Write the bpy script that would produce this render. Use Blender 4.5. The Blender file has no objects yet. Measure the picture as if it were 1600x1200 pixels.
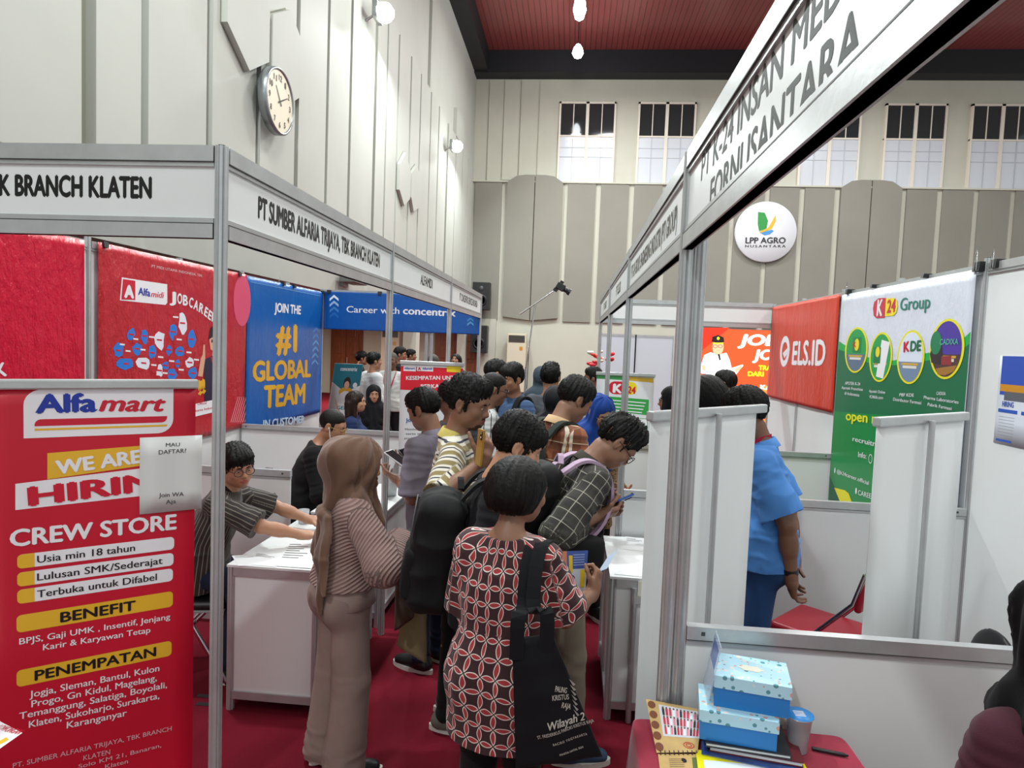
import bpy, math, random, zlib
import numpy as np
from mathutils import Vector, Matrix

# ---------------------------------------------------------------- camera
W, HPX = 1600, 1200
FPX = 1030.0
YAW, PITCH, ROLL = math.radians(5.07), math.radians(3.43), math.radians(-2.19)
CAM_H = 1.90
def _axes():
    cy, sy = math.cos(YAW), math.sin(YAW)
    f = Vector((-sy*math.cos(PITCH), cy*math.cos(PITCH), -math.sin(PITCH)))
    r = Vector((cy, sy, 0)); d = f.cross(r)
    c, s = math.cos(ROLL), math.sin(ROLL)
    return c*r+s*d, -s*r+c*d, f
CR, CD, CF = _axes()
CC = Vector((0, 0, CAM_H))
scene = bpy.context.scene
cam_data = bpy.data.cameras.new('camera')
cam_data.sensor_width = 36.0
cam_data.lens = FPX/W*36.0
cam_data.clip_start = 0.05
cam_data.clip_end = 200
cam = bpy.data.objects.new('camera', cam_data)
scene.collection.objects.link(cam)
m = Matrix.Identity(4)
for i in range(3):
    m[i][0] = CR[i]; m[i][1] = -CD[i]; m[i][2] = -CF[i]; m[i][3] = CC[i]
cam.matrix_world = m
scene.camera = cam

# ---------------------------------------------------------------- world, exposure, lights
world = bpy.data.worlds.new('hall_ambient')
scene.world = world
world.use_nodes = True
world.node_tree.nodes['Background'].inputs[0].default_value = (0.90, 1.0, 0.985, 1)
world.node_tree.nodes['Background'].inputs[1].default_value = 0.66
vs = scene.view_settings
vs.view_transform = 'Standard'; vs.look = 'None'; vs.gamma = 1.0
vs.use_curve_mapping = False
vs.exposure = 0.46
def lamp(name, kind, loc, energy, color=(1, .97, .92), size=0.3, target=None, spot=None):
    l = bpy.data.lights.new(name, kind); l.energy = energy; l.color = color
    if kind == 'AREA': l.shape = 'DISK'; l.size = size
    else: l.shadow_soft_size = size
    if spot: l.spot_size = math.radians(spot); l.spot_blend = .6
    o = bpy.data.objects.new(name, l); scene.collection.objects.link(o); o.location = loc
    if target is not None:
        o.rotation_euler = (Vector(target)-Vector(loc)).to_track_quat('-Z', 'Y').to_euler()
    return o
# the hall's ceiling lamps, one row along each bay of the ceiling
for _x in (1.2, 8.0):
    for _y, _e in ((-3.5, 110), (3.5, 260), (10.5, 300), (17.0, 330)):
        lamp('ceiling_lamp_light', 'AREA', (_x, _y, 10.1), _e, (.985, 1, .985), 1.8, target=(_x, _y, 0))
# floodlights along the left wall
for _y in (-3.0, 4.0, 11.0, 18.0):
    lamp('floodlight_beam', 'AREA', (-2.7, _y, 7.3), 200, (.93, 1, 1), .35, target=(2.6, _y-.6, 1.0))
for _y in (11.0, 18.0):
    lamp('aisle_fill_light', 'AREA', (-6.5, _y, 2.45), 120, (1, .88, .78), .6, target=(-6.5, _y, 0))  # added fill under the soffit to brighten the aisle; no lamps seen there

# ---------------------------------------------------------------- pixel rays (measuring aid: where a photo point meets a real plane)
def ray(x, y): return ((x-W/2)*CR+(y-HPX/2)*CD)/FPX+CF
def atY(x, y, Y): d = ray(x, y); return CC+d*(Y/d.y)
def atX(x, y, X): d = ray(x, y); return CC+d*(X/d.x)
def atZ(x, y, Z): d = ray(x, y); return CC+d*((Z-CAM_H)/d.z)

# ---------------------------------------------------------------- tagging helpers
C = scene.collection
def tag(o, label=None, cat=None, group=None, kind=None):
    if label: o['label'] = label
    if cat: o['category'] = cat
    if group: o['group'] = group
    if kind: o['kind'] = kind
    return o
def empty(name, loc, rz=0, label=None, cat=None, group=None):
    o = bpy.data.objects.new(name, None); C.objects.link(o)
    o.location = loc; o.rotation_euler = (0, 0, rz); o.empty_display_size = .1
    return tag(o, label, cat, group)
def copy_tree(o, parent=None):
    c = o.copy(); C.objects.link(c)
    if parent is not None: c.parent = parent
    for ch in list(o.children): copy_tree(ch, c)
    return c

# ---------------------------------------------------------------- materials
def lin(c):
    if isinstance(c, str):
        c = c.lstrip('#'); c = [int(c[i:i+2], 16)/255 for i in (0, 2, 4)]
    return tuple((v/12.92 if v <= .04045 else ((v+.055)/1.055)**2.4) for v in c)+(1,)
MATS = {}
class NT:
    def __init__(s, mat): s.t = mat.node_tree; s.b = s.t.nodes['Principled BSDF']
    def n(s, typ, **kw):
        nd = s.t.nodes.new(typ)
        for k, v in kw.items():
            if k == 'ins':
                for a, b in v.items(): nd.inputs[a].default_value = b
            else: setattr(nd, k, v)
        return nd
    def l(s, a, b): s.t.links.new(a, b)
    def math(s, op, a, b=None, c=None):
        nd = s.n('ShaderNodeMath', operation=op)
        for i, v in enumerate((a, b, c)):
            if v is None: continue
            if isinstance(v, (int, float)): nd.inputs[i].default_value = v
            else: s.l(v, nd.inputs[i])
        return nd.outputs[0]
    def mix(s, f, a, b):
        nd = s.n('ShaderNodeMix', data_type='RGBA')
        for sock, v in ((nd.inputs[0], f), (nd.inputs[6], a), (nd.inputs[7], b)):
            if isinstance(v, (int, float, tuple, list)): sock.default_value = v
            else: s.l(v, sock)
        return nd.outputs[2]
    def coord(s, kind='Object'): return s.n('ShaderNodeTexCoord').outputs[kind]
    def mapping(s, vec, scale=(1, 1, 1), rot=(0, 0, 0), loc=(0, 0, 0)):
        nd = s.n('ShaderNodeMapping', ins={'Scale': scale, 'Rotation': rot, 'Location': loc}); s.l(vec, nd.inputs[0]); return nd.outputs[0]
    def noise(s, vec, scale, detail=3, rough=.5):
        nd = s.n('ShaderNodeTexNoise', ins={'Scale': scale, 'Detail': detail, 'Roughness': rough}); s.l(vec, nd.inputs[0]); return nd.outputs[0]
    def ramp(s, fac, stops):
        nd = s.n('ShaderNodeValToRGB'); s.l(fac, nd.inputs[0]); e = nd.color_ramp.elements
        while len(e) < len(stops): e.new(.5)
        for i, (p, c) in enumerate(stops): e[i].position = p; e[i].color = c
        return nd.outputs[0]
    def bump(s, h, strength=.3, dist=.01):
        nd = s.n('ShaderNodeBump', ins={'Strength': strength, 'Distance': dist}); s.l(h, nd.inputs['Height']); s.l(nd.outputs[0], s.b.inputs['Normal'])
    def sep(s, vec): nd = s.n('ShaderNodeSeparateXYZ'); s.l(vec, nd.inputs[0]); return nd.outputs
def mat(name, col=None, rough=.6, metal=0, spec=.5, var=0, vscale=6, bump=0, bscale=40, bdist=.004, stretch=(1, 1, 1), emit=0, coat=0, alpha=1, trans=0, coords='Object'):
    if name in MATS: return MATS[name]
    mt = bpy.data.materials.new(name); mt.use_nodes = True; MATS[name] = mt
    t = NT(mt); b = t.b; c = lin(col)
    b.inputs['Base Color'].default_value = c
    b.inputs['Roughness'].default_value = rough; b.inputs['Metallic'].default_value = metal
    b.inputs['Specular IOR Level'].default_value = spec
    if coat: b.inputs['Coat Weight'].default_value = coat; b.inputs['Coat Roughness'].default_value = .08
    if trans: b.inputs['Transmission Weight'].default_value = trans; b.inputs['IOR'].default_value = 1.45
    if alpha < 1: b.inputs['Alpha'].default_value = alpha
    if emit: b.inputs['Emission Color'].default_value = c; b.inputs['Emission Strength'].default_value = emit
    if var or bump:
        v = t.mapping(t.coord(coords), stretch)
        if var:
            f = t.noise(v, vscale, 4, .6)
            lo = tuple(max(0, x*(1-var)) for x in c[:3])+(1,); hi = tuple(min(1, x*(1+var)) for x in c[:3])+(1,)
            t.l(t.ramp(f, [(.3, lo), (.7, hi)]), b.inputs['Base Color'])
        if bump: t.bump(t.noise(v, bscale, 4, .55), bump, bdist)
    return mt

# ---------------------------------------------------------------- mesh builder
class MB:
    def __init__(s): s.v = []; s.f = []; s.m = []; s.mats = []; s.sm = []
    def mi(s, m):
        if m not in s.mats: s.mats.append(m)
        return s.mats.index(m)
    def add(s, vs, fs, m, smooth=False):
        o = len(s.v); k = s.mi(m); s.v += [tuple(v) for v in vs]
        for f in fs: s.f.append(tuple(i+o for i in f)); s.m.append(k); s.sm.append(smooth)
    def box(s, lo, hi, m, M=None, bev=0):
        (x0, y0, z0), (x1, y1, z1) = lo, hi
        if bev > 0:
            bm = _bm_box(lo, hi, bev); vs, fs = bm
        else:
            vs = [(x0, y0, z0), (x1, y0, z0), (x1, y1, z0), (x0, y1, z0), (x0, y0, z1), (x1, y0, z1), (x1, y1, z1), (x0, y1, z1)]
            fs = [(0, 3, 2, 1), (4, 5, 6, 7), (0, 1, 5, 4), (1, 2, 6, 5), (2, 3, 7, 6), (3, 0, 4, 7)]
        if M is not None: vs = [M @ Vector(v) for v in vs]
        s.add(vs, fs, m)
    def tube(s, pts, r, m, n=10, caps=True, smooth=True):
        pts = [Vector(p) for p in pts]; rs = r if isinstance(r, (list, tuple)) else [r]*len(pts)
        vs = []; fs = []; up = None
        for i, p in enumerate(pts):
            a = pts[max(i-1, 0)]; b = pts[min(i+1, len(pts)-1)]; d = (b-a).normalized()
            if up is None: up = Vector((0, 0, 1)) if abs(d.z) < .9 else Vector((1, 0, 0))
            u = (up-d*up.dot(d)).normalized(); w = d.cross(u); up = u
            for k in range(n):
                an = 2*math.pi*k/n; vs.append(p+(u*math.cos(an)+w*math.sin(an))*rs[i])
        for i in range(len(pts)-1):
            for k in range(n):
                k2 = (k+1) % n; fs.append((i*n+k, i*n+k2, (i+1)*n+k2, (i+1)*n+k))
        s.add(vs, fs, m, smooth)
        if caps:
            s.add(vs[:n], [tuple(range(n-1, -1, -1))], m); s.add(vs[-n:], [tuple(range(n))], m)
    def lathe(s, prof, m, n=24, c=(0, 0, 0), smooth=True):
        vs = []; fs = []
        for r, z in prof:
            for k in range(n): an = 2*math.pi*k/n; vs.append((c[0]+r*math.cos(an), c[1]+r*math.sin(an), c[2]+z))
        for i in range(len(prof)-1):
            for k in range(n): k2 = (k+1) % n; fs.append((i*n+k, i*n+k2, (i+1)*n+k2, (i+1)*n+k))
        s.add(vs, fs, m, smooth)
    def prism(s, pts, axis, lo, hi, m):
        """pts: 2-D outline (ccw seen from +axis); extruded along axis from lo to hi"""
        def mk(p, h):
            return {'x': (h, p[0], p[1]), 'y': (p[0], h, p[1]), 'z': (p[0], p[1], h)}[axis]
        n = len(pts); vs = [mk(p, lo) for p in pts]+[mk(p, hi) for p in pts]
        fs = [tuple(range(n-1, -1, -1)), tuple(range(n, 2*n))]+[(i, (i+1) % n, n+(i+1) % n, n+i) for i in range(n)]
        s.add(vs, fs, m)
    def build(s, name, parent=None, M=None):
        me = bpy.data.meshes.new(name); vs = s.v
        if M is not None: vs = [M @ Vector(v) for v in vs]
        me.from_pydata([tuple(v) for v in vs], [], s.f)
        for mt in s.mats: me.materials.append(mt)
        me.polygons.foreach_set('material_index', s.m); me.polygons.foreach_set('use_smooth', s.sm)
        me.update()
        o = bpy.data.objects.new(name, me); C.objects.link(o)
        if parent is not None: o.parent = parent
        return o
import bmesh
def _bm_box(lo, hi, bev):
    bm = bmesh.new(); bmesh.ops.create_cube(bm, size=1)
    sz = Vector(hi)-Vector(lo); ce = (Vector(hi)+Vector(lo))/2
    for v in bm.verts: v.co = Vector((v.co.x*sz.x, v.co.y*sz.y, v.co.z*sz.z))+ce
    bmesh.ops.bevel(bm, geom=bm.edges[:], offset=bev, segments=2, affect='EDGES', profile=.6)
    bm.verts.index_update()
    r = [v.co.copy() for v in bm.verts], [tuple(v.index for v in f.verts) for f in bm.faces]
    bm.free(); return r
def RZ(a, loc=(0, 0, 0)): return Matrix.Translation(loc) @ Matrix.Rotation(a, 4, 'Z')

# ---------------------------------------------------------------- printed sheets: flat graphics and lettering on a real plane
_tcache = {}
def glyphs(txt, bold=0.0, shear=0.0, space=1.0, align='LEFT'):
    key = (txt, round(bold, 4), round(shear, 3), space, align)
    if key in _tcache: return _tcache[key]
    cu = bpy.data.curves.new('t', 'FONT'); cu.body = txt; cu.size = 1; cu.offset = bold; cu.shear = shear
    cu.resolution_u = 3; cu.space_character = space; cu.align_x = align; cu.space_line = .95
    ob = bpy.data.objects.new('t', cu); me = bpy.data.meshes.new_from_object(ob)
    vs = [(v.co.x, v.co.y) for v in me.vertices]; fs = [tuple(p.vertices) for p in me.polygons]
    bpy.data.objects.remove(ob); bpy.data.curves.remove(cu); bpy.data.meshes.remove(me)
    _tcache[key] = (vs, fs); return vs, fs
class Sheet:
    """u runs along ux, v along uv, n points to the reader; layers stand a fraction of a millimetre proud"""
    def __init__(s, O, ux, uv, step=.0005, wave=None):
        s.O = Vector(O); s.ux = Vector(ux).normalized(); s.uv = Vector(uv).normalized(); s.n = s.ux.cross(s.uv); s.step = step
        s.mb = {}; s.L = 1; s.wave = wave; s.cell = (.06, .06); s.org = (0, 0)
    def P(s, px, py):
        d = ray(px, py); t = (s.O-CC).dot(s.n)/d.dot(s.n); q = CC+d*t-s.O
        return q.dot(s.ux), q.dot(s.uv)
    def Q(s, *pp): return [s.P(*p) for p in pp]
    def W(s, u, v, lay): return s.O+s.ux*u+s.uv*v+s.n*(lay*s.step+(s.wave(u, v) if s.wave else 0))
    def _b(s, part): return s.mb.setdefault(part, MB())
    def poly(s, pts, m, lay=1, part='print'):
        a = sum(pts[i][0]*pts[(i+1) % len(pts)][1]-pts[(i+1) % len(pts)][0]*pts[i][1] for i in range(len(pts)))
        if a < 0: pts = pts[::-1]
        if s.wave and (max(p[0] for p in pts)-min(p[0] for p in pts) > .12 or max(p[1] for p in pts)-min(p[1] for p in pts) > .12):
            bm = bmesh.new(); bm.faces.new([bm.verts.new((u, v, 0)) for u, v in pts]); bmesh.ops.triangulate(bm, faces=bm.faces[:])
            for ax in (0, 1):
                st = s.cell[ax]; of = s.org[ax]; k0 = math.ceil((min(p[ax] for p in pts)-of)/st); k1 = math.floor((max(p[ax] for p in pts)-of)/st); no = [0, 0, 0]; no[ax] = 1
                for k in range(k0, k1+1):
                    co = [0, 0, 0]; co[ax] = of+k*st; bmesh.ops.bisect_plane(bm, geom=bm.verts[:]+bm.edges[:]+bm.faces[:], plane_co=co, plane_no=no, dist=1e-6)
            bm.verts.index_update(); vs = [s.W(v.co.x, v.co.y, lay) for v in bm.verts]; fs = []
            for f in bm.faces:
                ix = [v.index for v in f.verts]; fs.append(tuple(ix if f.normal.z > 0 else ix[::-1]))
            bm.free(); s._b(part).add(vs, fs, m, True); return
        s._b(part).add([s.W(u, v, lay) for u, v in pts], [tuple(range(len(pts)))], m)
    def pp(s, pix, m, lay=1, part='print'): s.poly(s.Q(*pix), m, lay, part)
    def rr(s, u0, v0, u1, v1, m, r=.02, lay=1, part='print', corners=(1, 1, 1, 1)):
        pts = []
        for (cx, cy, a0), on in zip(((u1-r, v1-r, 0), (u0+r, v1-r, 90), (u0+r, v0+r, 180), (u1-r, v0+r, 270)), corners):
            if on:
                for k in range(7): a = math.radians(a0+15*k); pts.append((cx+r*math.cos(a), cy+r*math.sin(a)))
            else:
                a = math.radians(a0+45); pts.append((cx+r*math.copysign(1, math.cos(a)), cy+r*math.copysign(1, math.sin(a))))
        s.poly(pts, m, lay, part)
    def ell(s, u, v, a, b, m, lay=1, part='print', n=36, rot=0, a0=0, a1=360):
        pts = []
        for k in range(n+(a1-a0 < 360)):
            t = math.radians(a0+(a1-a0)*k/n); x, y = a*math.cos(t), b*math.sin(t)
            pts.append((u+x*math.cos(rot)-y*math.sin(rot), v+x*math.sin(rot)+y*math.cos(rot)))
        s.poly(pts, m, lay, part)
    def ring(s, u, v, a, b, w, m, lay=1, part='print', n=40):
        vs = []
        for k in range(n):
            t = 2*math.pi*k/n; vs += [s.W(u+a*math.cos(t), v+b*math.sin(t), lay), s.W(u+(a-w)*math.cos(t), v+(b-w)*math.sin(t), lay)]
        fs = [(2*k, (2*k+2) % (2*n), (2*k+3) % (2*n), 2*k+1) for k in range(n)]
        s._b(part).add(vs, fs, m)
    def text(s, txt, u, v, w, h, m, lay=2, bold=.01, shear=0, ang=0, part='lettering', align='LEFT', space=1.0, capH=.73, arc=0):
        """lower-left (u, v), total width w, cap height h (h=None keeps the face's own proportions)"""
        vs, fs = glyphs(txt, 0, shear, space, align)
        if not vs: return
        ex = bold; lift = [0]*len(vs)
        if ex > .004:      # heavier strokes: the letter laid down again a hair to each side
            n0 = len(vs); sh_ = ((0, 0), (-ex, 0), (ex, 0), (0, ex*.7), (0, -ex*.7)) if ex > .02 else ((-ex, 0), (ex, 0))
            vs = [(x+a, y+b) for a, b in sh_ for x, y in vs]; fs = [tuple(i+k*n0 for i in f) for k in range(len(sh_)) for f in fs]; lift = [k*.3 for k in range(len(sh_)) for _ in range(n0)]
        x0 = min(p[0] for p in vs); x1 = max(p[0] for p in vs)
        sx = w/max(x1-x0, 1e-6); sy = sx if h is None else h/capH
        ca, sa = math.cos(ang), math.sin(ang); out = []
        for (x, y), lf in zip(vs, lift):
            X = (x-x0)*sx; Y = y*sy
            if arc: Y += arc*(1-(2*X/w-1)**2)
            out.append(s.W(u+X*ca-Y*sa, v+X*sa+Y*ca, lay+lf))
        s._b(part).add(out, fs, m)
    def tp(s, txt, p0, p1, hpx, m, **kw):
        """text whose baseline runs between two photo points; cap height in photo pixels at its start"""
        (u0, v0), (u1, v1) = s.P(*p0), s.P(*p1); uh, vh = s.P(p0[0], p0[1]-hpx)
        s.text(txt, u0, v0, math.hypot(u1-u0, v1-v0), math.hypot(uh-u0, vh-v0), m, ang=math.atan2(v1-v0, u1-u0), **kw)
    def cloth(s, u0, v0, u1, v1, m, nu=24, nv=24, part='sheet', thick=.002):
        vs = []; fs = []; s.cell = ((u1-u0)/nu, (v1-v0)/nv); s.org = (u0, v0)
        for j in range(nv+1):
            for i in range(nu+1): vs.append(s.W(u0+(u1-u0)*i/nu, v0+(v1-v0)*j/nv, 0))
        for j in range(nv):
            for i in range(nu): a = j*(nu+1)+i; fs.append((a, a+1, a+nu+2, a+nu+1))
        n = len(vs); b = [v-s.n*thick for v in vs]; fb = [tuple(n+i for i in f[::-1]) for f in fs]
        edge = [i for i in range(nu)]+[j*(nu+1)+nu for j in range(nv)]+[nv*(nu+1)+nu-i for i in range(nu)]+[(nv-j)*(nu+1) for j in range(nv)]
        fe = [(edge[k], n+edge[k], n+edge[(k+1) % len(edge)], edge[(k+1) % len(edge)]) for k in range(len(edge))]
        s._b(part).add(vs+b, fs+fb+fe, m, True)
    def done(s, root, names=None):
        Mi = root.matrix_world.inverted() if root is not None else None
        if root is not None and root.matrix_world == Matrix.Identity(4):
            Mi = (Matrix.Translation(root.location) @ root.rotation_euler.to_matrix().to_4x4()).inverted()
        out = {}
        for part, mb in s.mb.items(): out[part] = mb.build(part, root, Mi)
        return out
# ================================================================ materials used widely
M_wall = mat('wall_paint', '#b4b6ae', .75, var=.05, vscale=.8)
M_wall2 = mat('panel_paint', '#b3b5ad', .7, var=.03, vscale=1.2)
M_groove = mat('groove_paint', '#7d7e70', .8)
M_bwall = mat('back_wall_paint', '#bfbfb1', .78, var=.06, vscale=.5)
M_bpan = mat('back_panel_grey', '#87857b', .75, var=.05, vscale=.7)
M_alu = mat('aluminium', '#b9bcbd', .36, metal=.55, var=.08, vscale=9, bump=.08, bscale=60)
M_alu_dk = mat('aluminium_groove', '#4b4d4c', .5, metal=.5)
M_pan = mat('white_laminate', '#dfe3e3', .38, spec=.4, var=.02, vscale=2)
M_blk = mat('black_metal', '#17181b', .45)
M_blkp = mat('black_plastic', '#101114', .35)
M_wh = mat('white_plastic', '#e9ebec', .4)
M_chrome = mat('chrome', '#c9ccce', .15, metal=1)
M_ink = mat('black_vinyl_lettering', '#0e1012', .22)
def wood(name, c1, c2, scale=3):
    mt = bpy.data.materials.new(name); mt.use_nodes = True; t = NT(mt)
    v = t.mapping(t.coord(), (6, 6, .5)); f = t.noise(v, scale, 5, .6)
    t.l(t.ramp(f, [(.3, lin(c1)), (.7, lin(c2))]), t.b.inputs['Base Color']); t.b.inputs['Roughness'].default_value = .35
    return mt
M_door = wood('brown_wood', '#6b3418', '#8a4a26')
def carpet():
    mt = bpy.data.materials.new('red_carpet'); mt.use_nodes = True; t = NT(mt)
    v = t.coord(); a = t.noise(v, 1.1, 4, .6); b = t.noise(v, 220, 2, .5)
    c = t.mix(a, lin('#690f22'), lin('#771427')); t.l(t.mix(t.math('MULTIPLY', b, .5), c, lin('#400812')), t.b.inputs['Base Color'])
    t.b.inputs['Roughness'].default_value = .95; t.b.inputs['Specular IOR Level'].default_value = .15
    t.bump(b, .5, .006); return mt
def plank_ceiling():
    mt = bpy.data.materials.new('red_plank_ceiling'); mt.use_nodes = True; t = NT(mt)
    x = t.sep(t.coord())[0]; fr = t.math('FRACT', t.math('MULTIPLY', x, 6.2))
    g = t.math('LESS_THAN', fr, .09); n = t.noise(t.mapping(t.coord(), (3, .3, 1)), 2, 3)
    base = t.mix(n, lin('#7c3d3b'), lin('#934946'))
    t.l(t.mix(g, base, lin('#3f1413')), t.b.inputs['Base Color']); t.b.inputs['Roughness'].default_value = .28
    return mt

# ================================================================ the hall
XL, YB, ZC = -3.50, 22.0, 11.25
mb = MB(); mb.box((-12, -8, -.1), (18, 22.3, 0), carpet()); tag(mb.build('floor'), kind='structure')
mb = MB(); mb.box((-4.2, -8, ZC), (18, 22.3, ZC+.15), plank_ceiling()); tag(mb.build('ceiling'), kind='structure')
# back wall with its grey cladding
mb = MB(); mb.box((-12, YB, 0), (18, YB+.2, ZC), M_bwall)
wb = tag(mb.build('wall_back'), kind='structure')
mb = MB(); x = -3.42; k = 0
while x < 15.5:
    raised = k % 10 in (1, 2)
    w = .90; g = .17 if k % 10 != 1 else .03
    z1 = 7.22; y0 = YB-.06
    if raised:
        a, b = (7.22, 7.46) if k % 10 == 1 else (7.46, 7.22)
        top = [(x, a), (x+.3, a+.2 if a < b else a), (x+w-.3, b if a < b else b+.2), (x+w, b)]
    else: top = [(x, z1), (x+w, z1)]
    pts = [(x+w, 2.72 if not raised else (2.72 if k % 10 == 1 else 2.82)), (x, 2.72 if not raised else (2.82 if k % 10 == 1 else 2.72))]+top
    mb.prism([(p[0], p[1]) for p in pts], 'y', y0-(.07 if raised else 0), YB, M_bpan)
    x += w+g; k += 1
tag(mb.build('cladding', wb))
mb = MB(); mb.box((-3.5, YB-.10, 7.22), (16, YB, 7.27), M_bwall); mb.build('ledge', wb)
mb = MB()
for xx in (-3.05, -2.55, -2.0, -1.4): mb.box((xx, YB-.05, 7.3), (xx+(.5 if xx == -2.55 else .02), YB, 10.5), M_bwall)
mb.build('pilaster', wb)
mb = MB(); mb.box((-3.15, YB-.14, 0), (-2.55, YB, 2.72), M_bwall); mb.build('pilaster', wb)
# left wall: high clad wall standing over a lower side aisle
mb = MB(); mb.box((XL-.25, -8, 2.56), (XL, YB, ZC), M_wall)
wl = tag(mb.build('wall_left'), kind='structure')
gaps = [(-.3, .1), (.65, .1), (1.6, .1), (2.55, .1), (3.5, .1), (4.40, .14), (5.0, .09), (5.92, .10), (6.86, .10), (7.83, .11), (8.8, .09), (9.7, .10), (10.9, .14), (11.55, .08), (12.28, .09), (13.2, .10), (14.05, .09), (15.05, .09), (15.95, .09), (17.1, .22), (18.3, .08), (19.4, .08), (20.4, .08), (21.4, .08)]
mb = MB()
for i in range(len(gaps)-1):
    (ya, wa), (yb, wb_) = gaps[i], gaps[i+1]
    mb.box((XL, ya+wa/2, 2.98), (XL+.085, yb-wb_/2, 7.55), M_wall2)
for ya, wa in gaps: mb.box((XL, ya-wa/2, 2.98), (XL+.006, ya+wa/2, 7.55), M_groove)
mb.box((XL, 15.0, 7.55), (XL+.06, 15.2, 10.6), M_wall2); mb.box((XL, 18.2, 7.55), (XL+.10, 19.4, 8.3), M_wall2)
mb.build('cladding', wl)
def hexa(pts):
    mb = MB(); mb.prism([(y, z) for y, z in pts], 'x', XL+.085, XL+.15, M_wall2)
    n = len(pts); c = (sum(p[0] for p in pts)/n, sum(p[1] for p in pts)/n)
    o = [(c[0]+(p[0]-c[0])*1.04, c[1]+(p[1]-c[1])*1.04) for p in pts]
    mb.prism(o, 'x', XL+.085, XL+.089, M_groove); mb.build('hexagon_relief', wl)  # dark rim paints in the shadow along the plate's edge
hexa([(6.10, 4.82), (6.54, 4.55), (6.96, 4.81), (6.96, 5.34), (6.54, 5.62), (6.10, 5.36)])
hexa([(7.03, 4.80), (7.44, 4.53), (7.86, 4.80), (7.88, 5.34), (7.46, 5.60), (7.03, 5.34)])
hexa([(12.32, 5.20), (12.32, 4.72), (12.70, 4.50), (13.12, 4.72), (13.14, 5.24), (12.72, 5.52)])
hexa([(13.22, 5.26), (13.22, 4.78), (13.46, 4.54), (14.0, 4.75), (14.02, 5.3), (13.66, 5.54)])
mb = MB(); mb.box((-10.5, -8, 0), (-10.3, YB, 2.56), M_bwall); tag(mb.build('wall_aisle'), kind='structure')
mb = MB(); mb.box((-10.5, -8, 2.56), (XL-.25, YB, 2.72), M_bwall); tag(mb.build('ceiling_aisle'), kind='structure')
mb = MB()
for yy in (14.6, 21.6): mb.box((XL-.30, yy, 0), (XL, yy+.35, 2.56), M_bwall)
tag(mb.build('column_aisle'), kind='structure')
M_navy = mat('dark_cornice', '#15181d', .6)
mb = MB(); mb.box((XL, YB-.55, 10.55), (18, YB, ZC-.002), M_navy); tag(mb.build('trim_1'), kind='structure')
mb = MB(); mb.box((XL-.05, -8, 10.6), (XL+.45, YB-.55, ZC-.002), M_navy); tag(mb.build('trim_2'), kind='structure')
# high windows in the back wall: dark panes above, white boarded panes below
M_glass = mat('dark_window_glass', '#262b2d', .06, spec=.6)
M_board = mat('white_window_board', '#c9cfd6', .2)
M_wfr = mat('window_frame_paint', '#dcd6c8', .5)
M_lead = mat('window_bead', '#b4b8be', .5)
for k in range(6):
    x0 = -.74+2.535*k; x1 = x0+1.83
    mb = MB(); y = YB-.05
    for a, b in ((x0, x0+.06), (x1-.06, x1), ((x0+x1)/2-.05, (x0+x1)/2+.05)): mb.box((a, y-.04, 7.27), (b, YB, 9.82), M_wfr)
    mb.box((x0, y-.04, 9.76), (x1, YB, 9.82), M_wfr); mb.box((x0, y-.03, 8.71), (x1, YB, 8.76), M_wfr)
    for hx in (0, 1):
        a = x0+.06+hx*(x1-x0)/2; b = a+(x1-x0)/2-.1
        mb.box(((a+b)/2-.014, y-.02, 8.76), ((a+b)/2+.014, YB, 9.76), M_wfr)
        mb.box(((a+b)/2-.012, y-.015, 7.27), ((a+b)/2+.012, YB, 8.71), M_lead)
        for zz in (8.06, 8.36): mb.box((a, y-.014, zz), (b, YB, zz+.018), M_lead)
    w = tag(mb.build('window_%d' % (k+1)), kind='structure')
    mb = MB(); mb.box((x0+.06, y, 8.76), (x1-.06, YB-.001, 9.76), M_glass); mb.build('pane', w)
    mb = MB(); mb.box((x0+.06, y, 7.27), (x1-.06, YB-.001, 8.71), M_board); mb.build('board', w)
# brown wooden doors under the gallery
def door(n, x0, x1, z1):
    mb = MB(); mb.box((x0-.1, YB-.10, 0), (x1+.1, YB, z1+.1), M_door); d = tag(mb.build('door_%d' % n), kind='structure')
    h = (x1-x0)/2
    for i in (0, 1):
        mb = MB(); a = x0+i*h; mb.box((a+.01, YB-.14, .02), (a+h-.01, YB-.10, z1), M_door)
        for j in range(4): mb.box((a+.12, YB-.165, .2+j*.58), (a+h-.12, YB-.14, .2+j*.58+.42), M_door, bev=.01)
        l = mb.build('leaf', d)
    mb = MB(); mb.tube([((x0+x1)/2+.06, YB-.2, 1.0), ((x0+x1)/2+.06, YB-.2, 1.25)], .015, M_chrome); mb.build('handle', d)
door(1, -4.5, -2.75-.35, 2.45)
door(2, -8.1, -7.2, 2.45)

# ================================================================ exhibition system: posts, fascia boards, half walls
PX_L, PX_R = -1.15, .335
BACK_L, BACK_R = -3.17, 2.37
YS = [2.07, 4.07, 6.09, 8.12]
def post_mesh(name, x, y, z1=2.5, r=.021):
    mb = MB(); pts = []
    for k in range(32):
        rr = r if k % 4 != 0 else r*.76
        a = 2*math.pi*(k+.0)/32; pts.append((rr*math.cos(a), rr*math.sin(a)))
    mb.prism(pts, 'z', 0, z1, M_alu); o = mb.build(name); o.location = (x, y, 0)
    c = MB(); c.lathe([(0, z1-.001), (r*.6, z1-.001), (r*.6, z1+.004), (0, z1+.004)], M_blkp, 12); c.build('cap', o)
    return o
def post(x, y, label, z1=2.5, group=None):
    return tag(post_mesh('booth_post', x, y, z1), label, 'post', group)
post(PX_L, YS[0], 'grooved aluminium corner post beside the red hiring roll-up, where two white fascias meet')
post(PX_L, YS[1], 'aluminium post rising behind the brown headscarf, between the two nearest left fascias')
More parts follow.
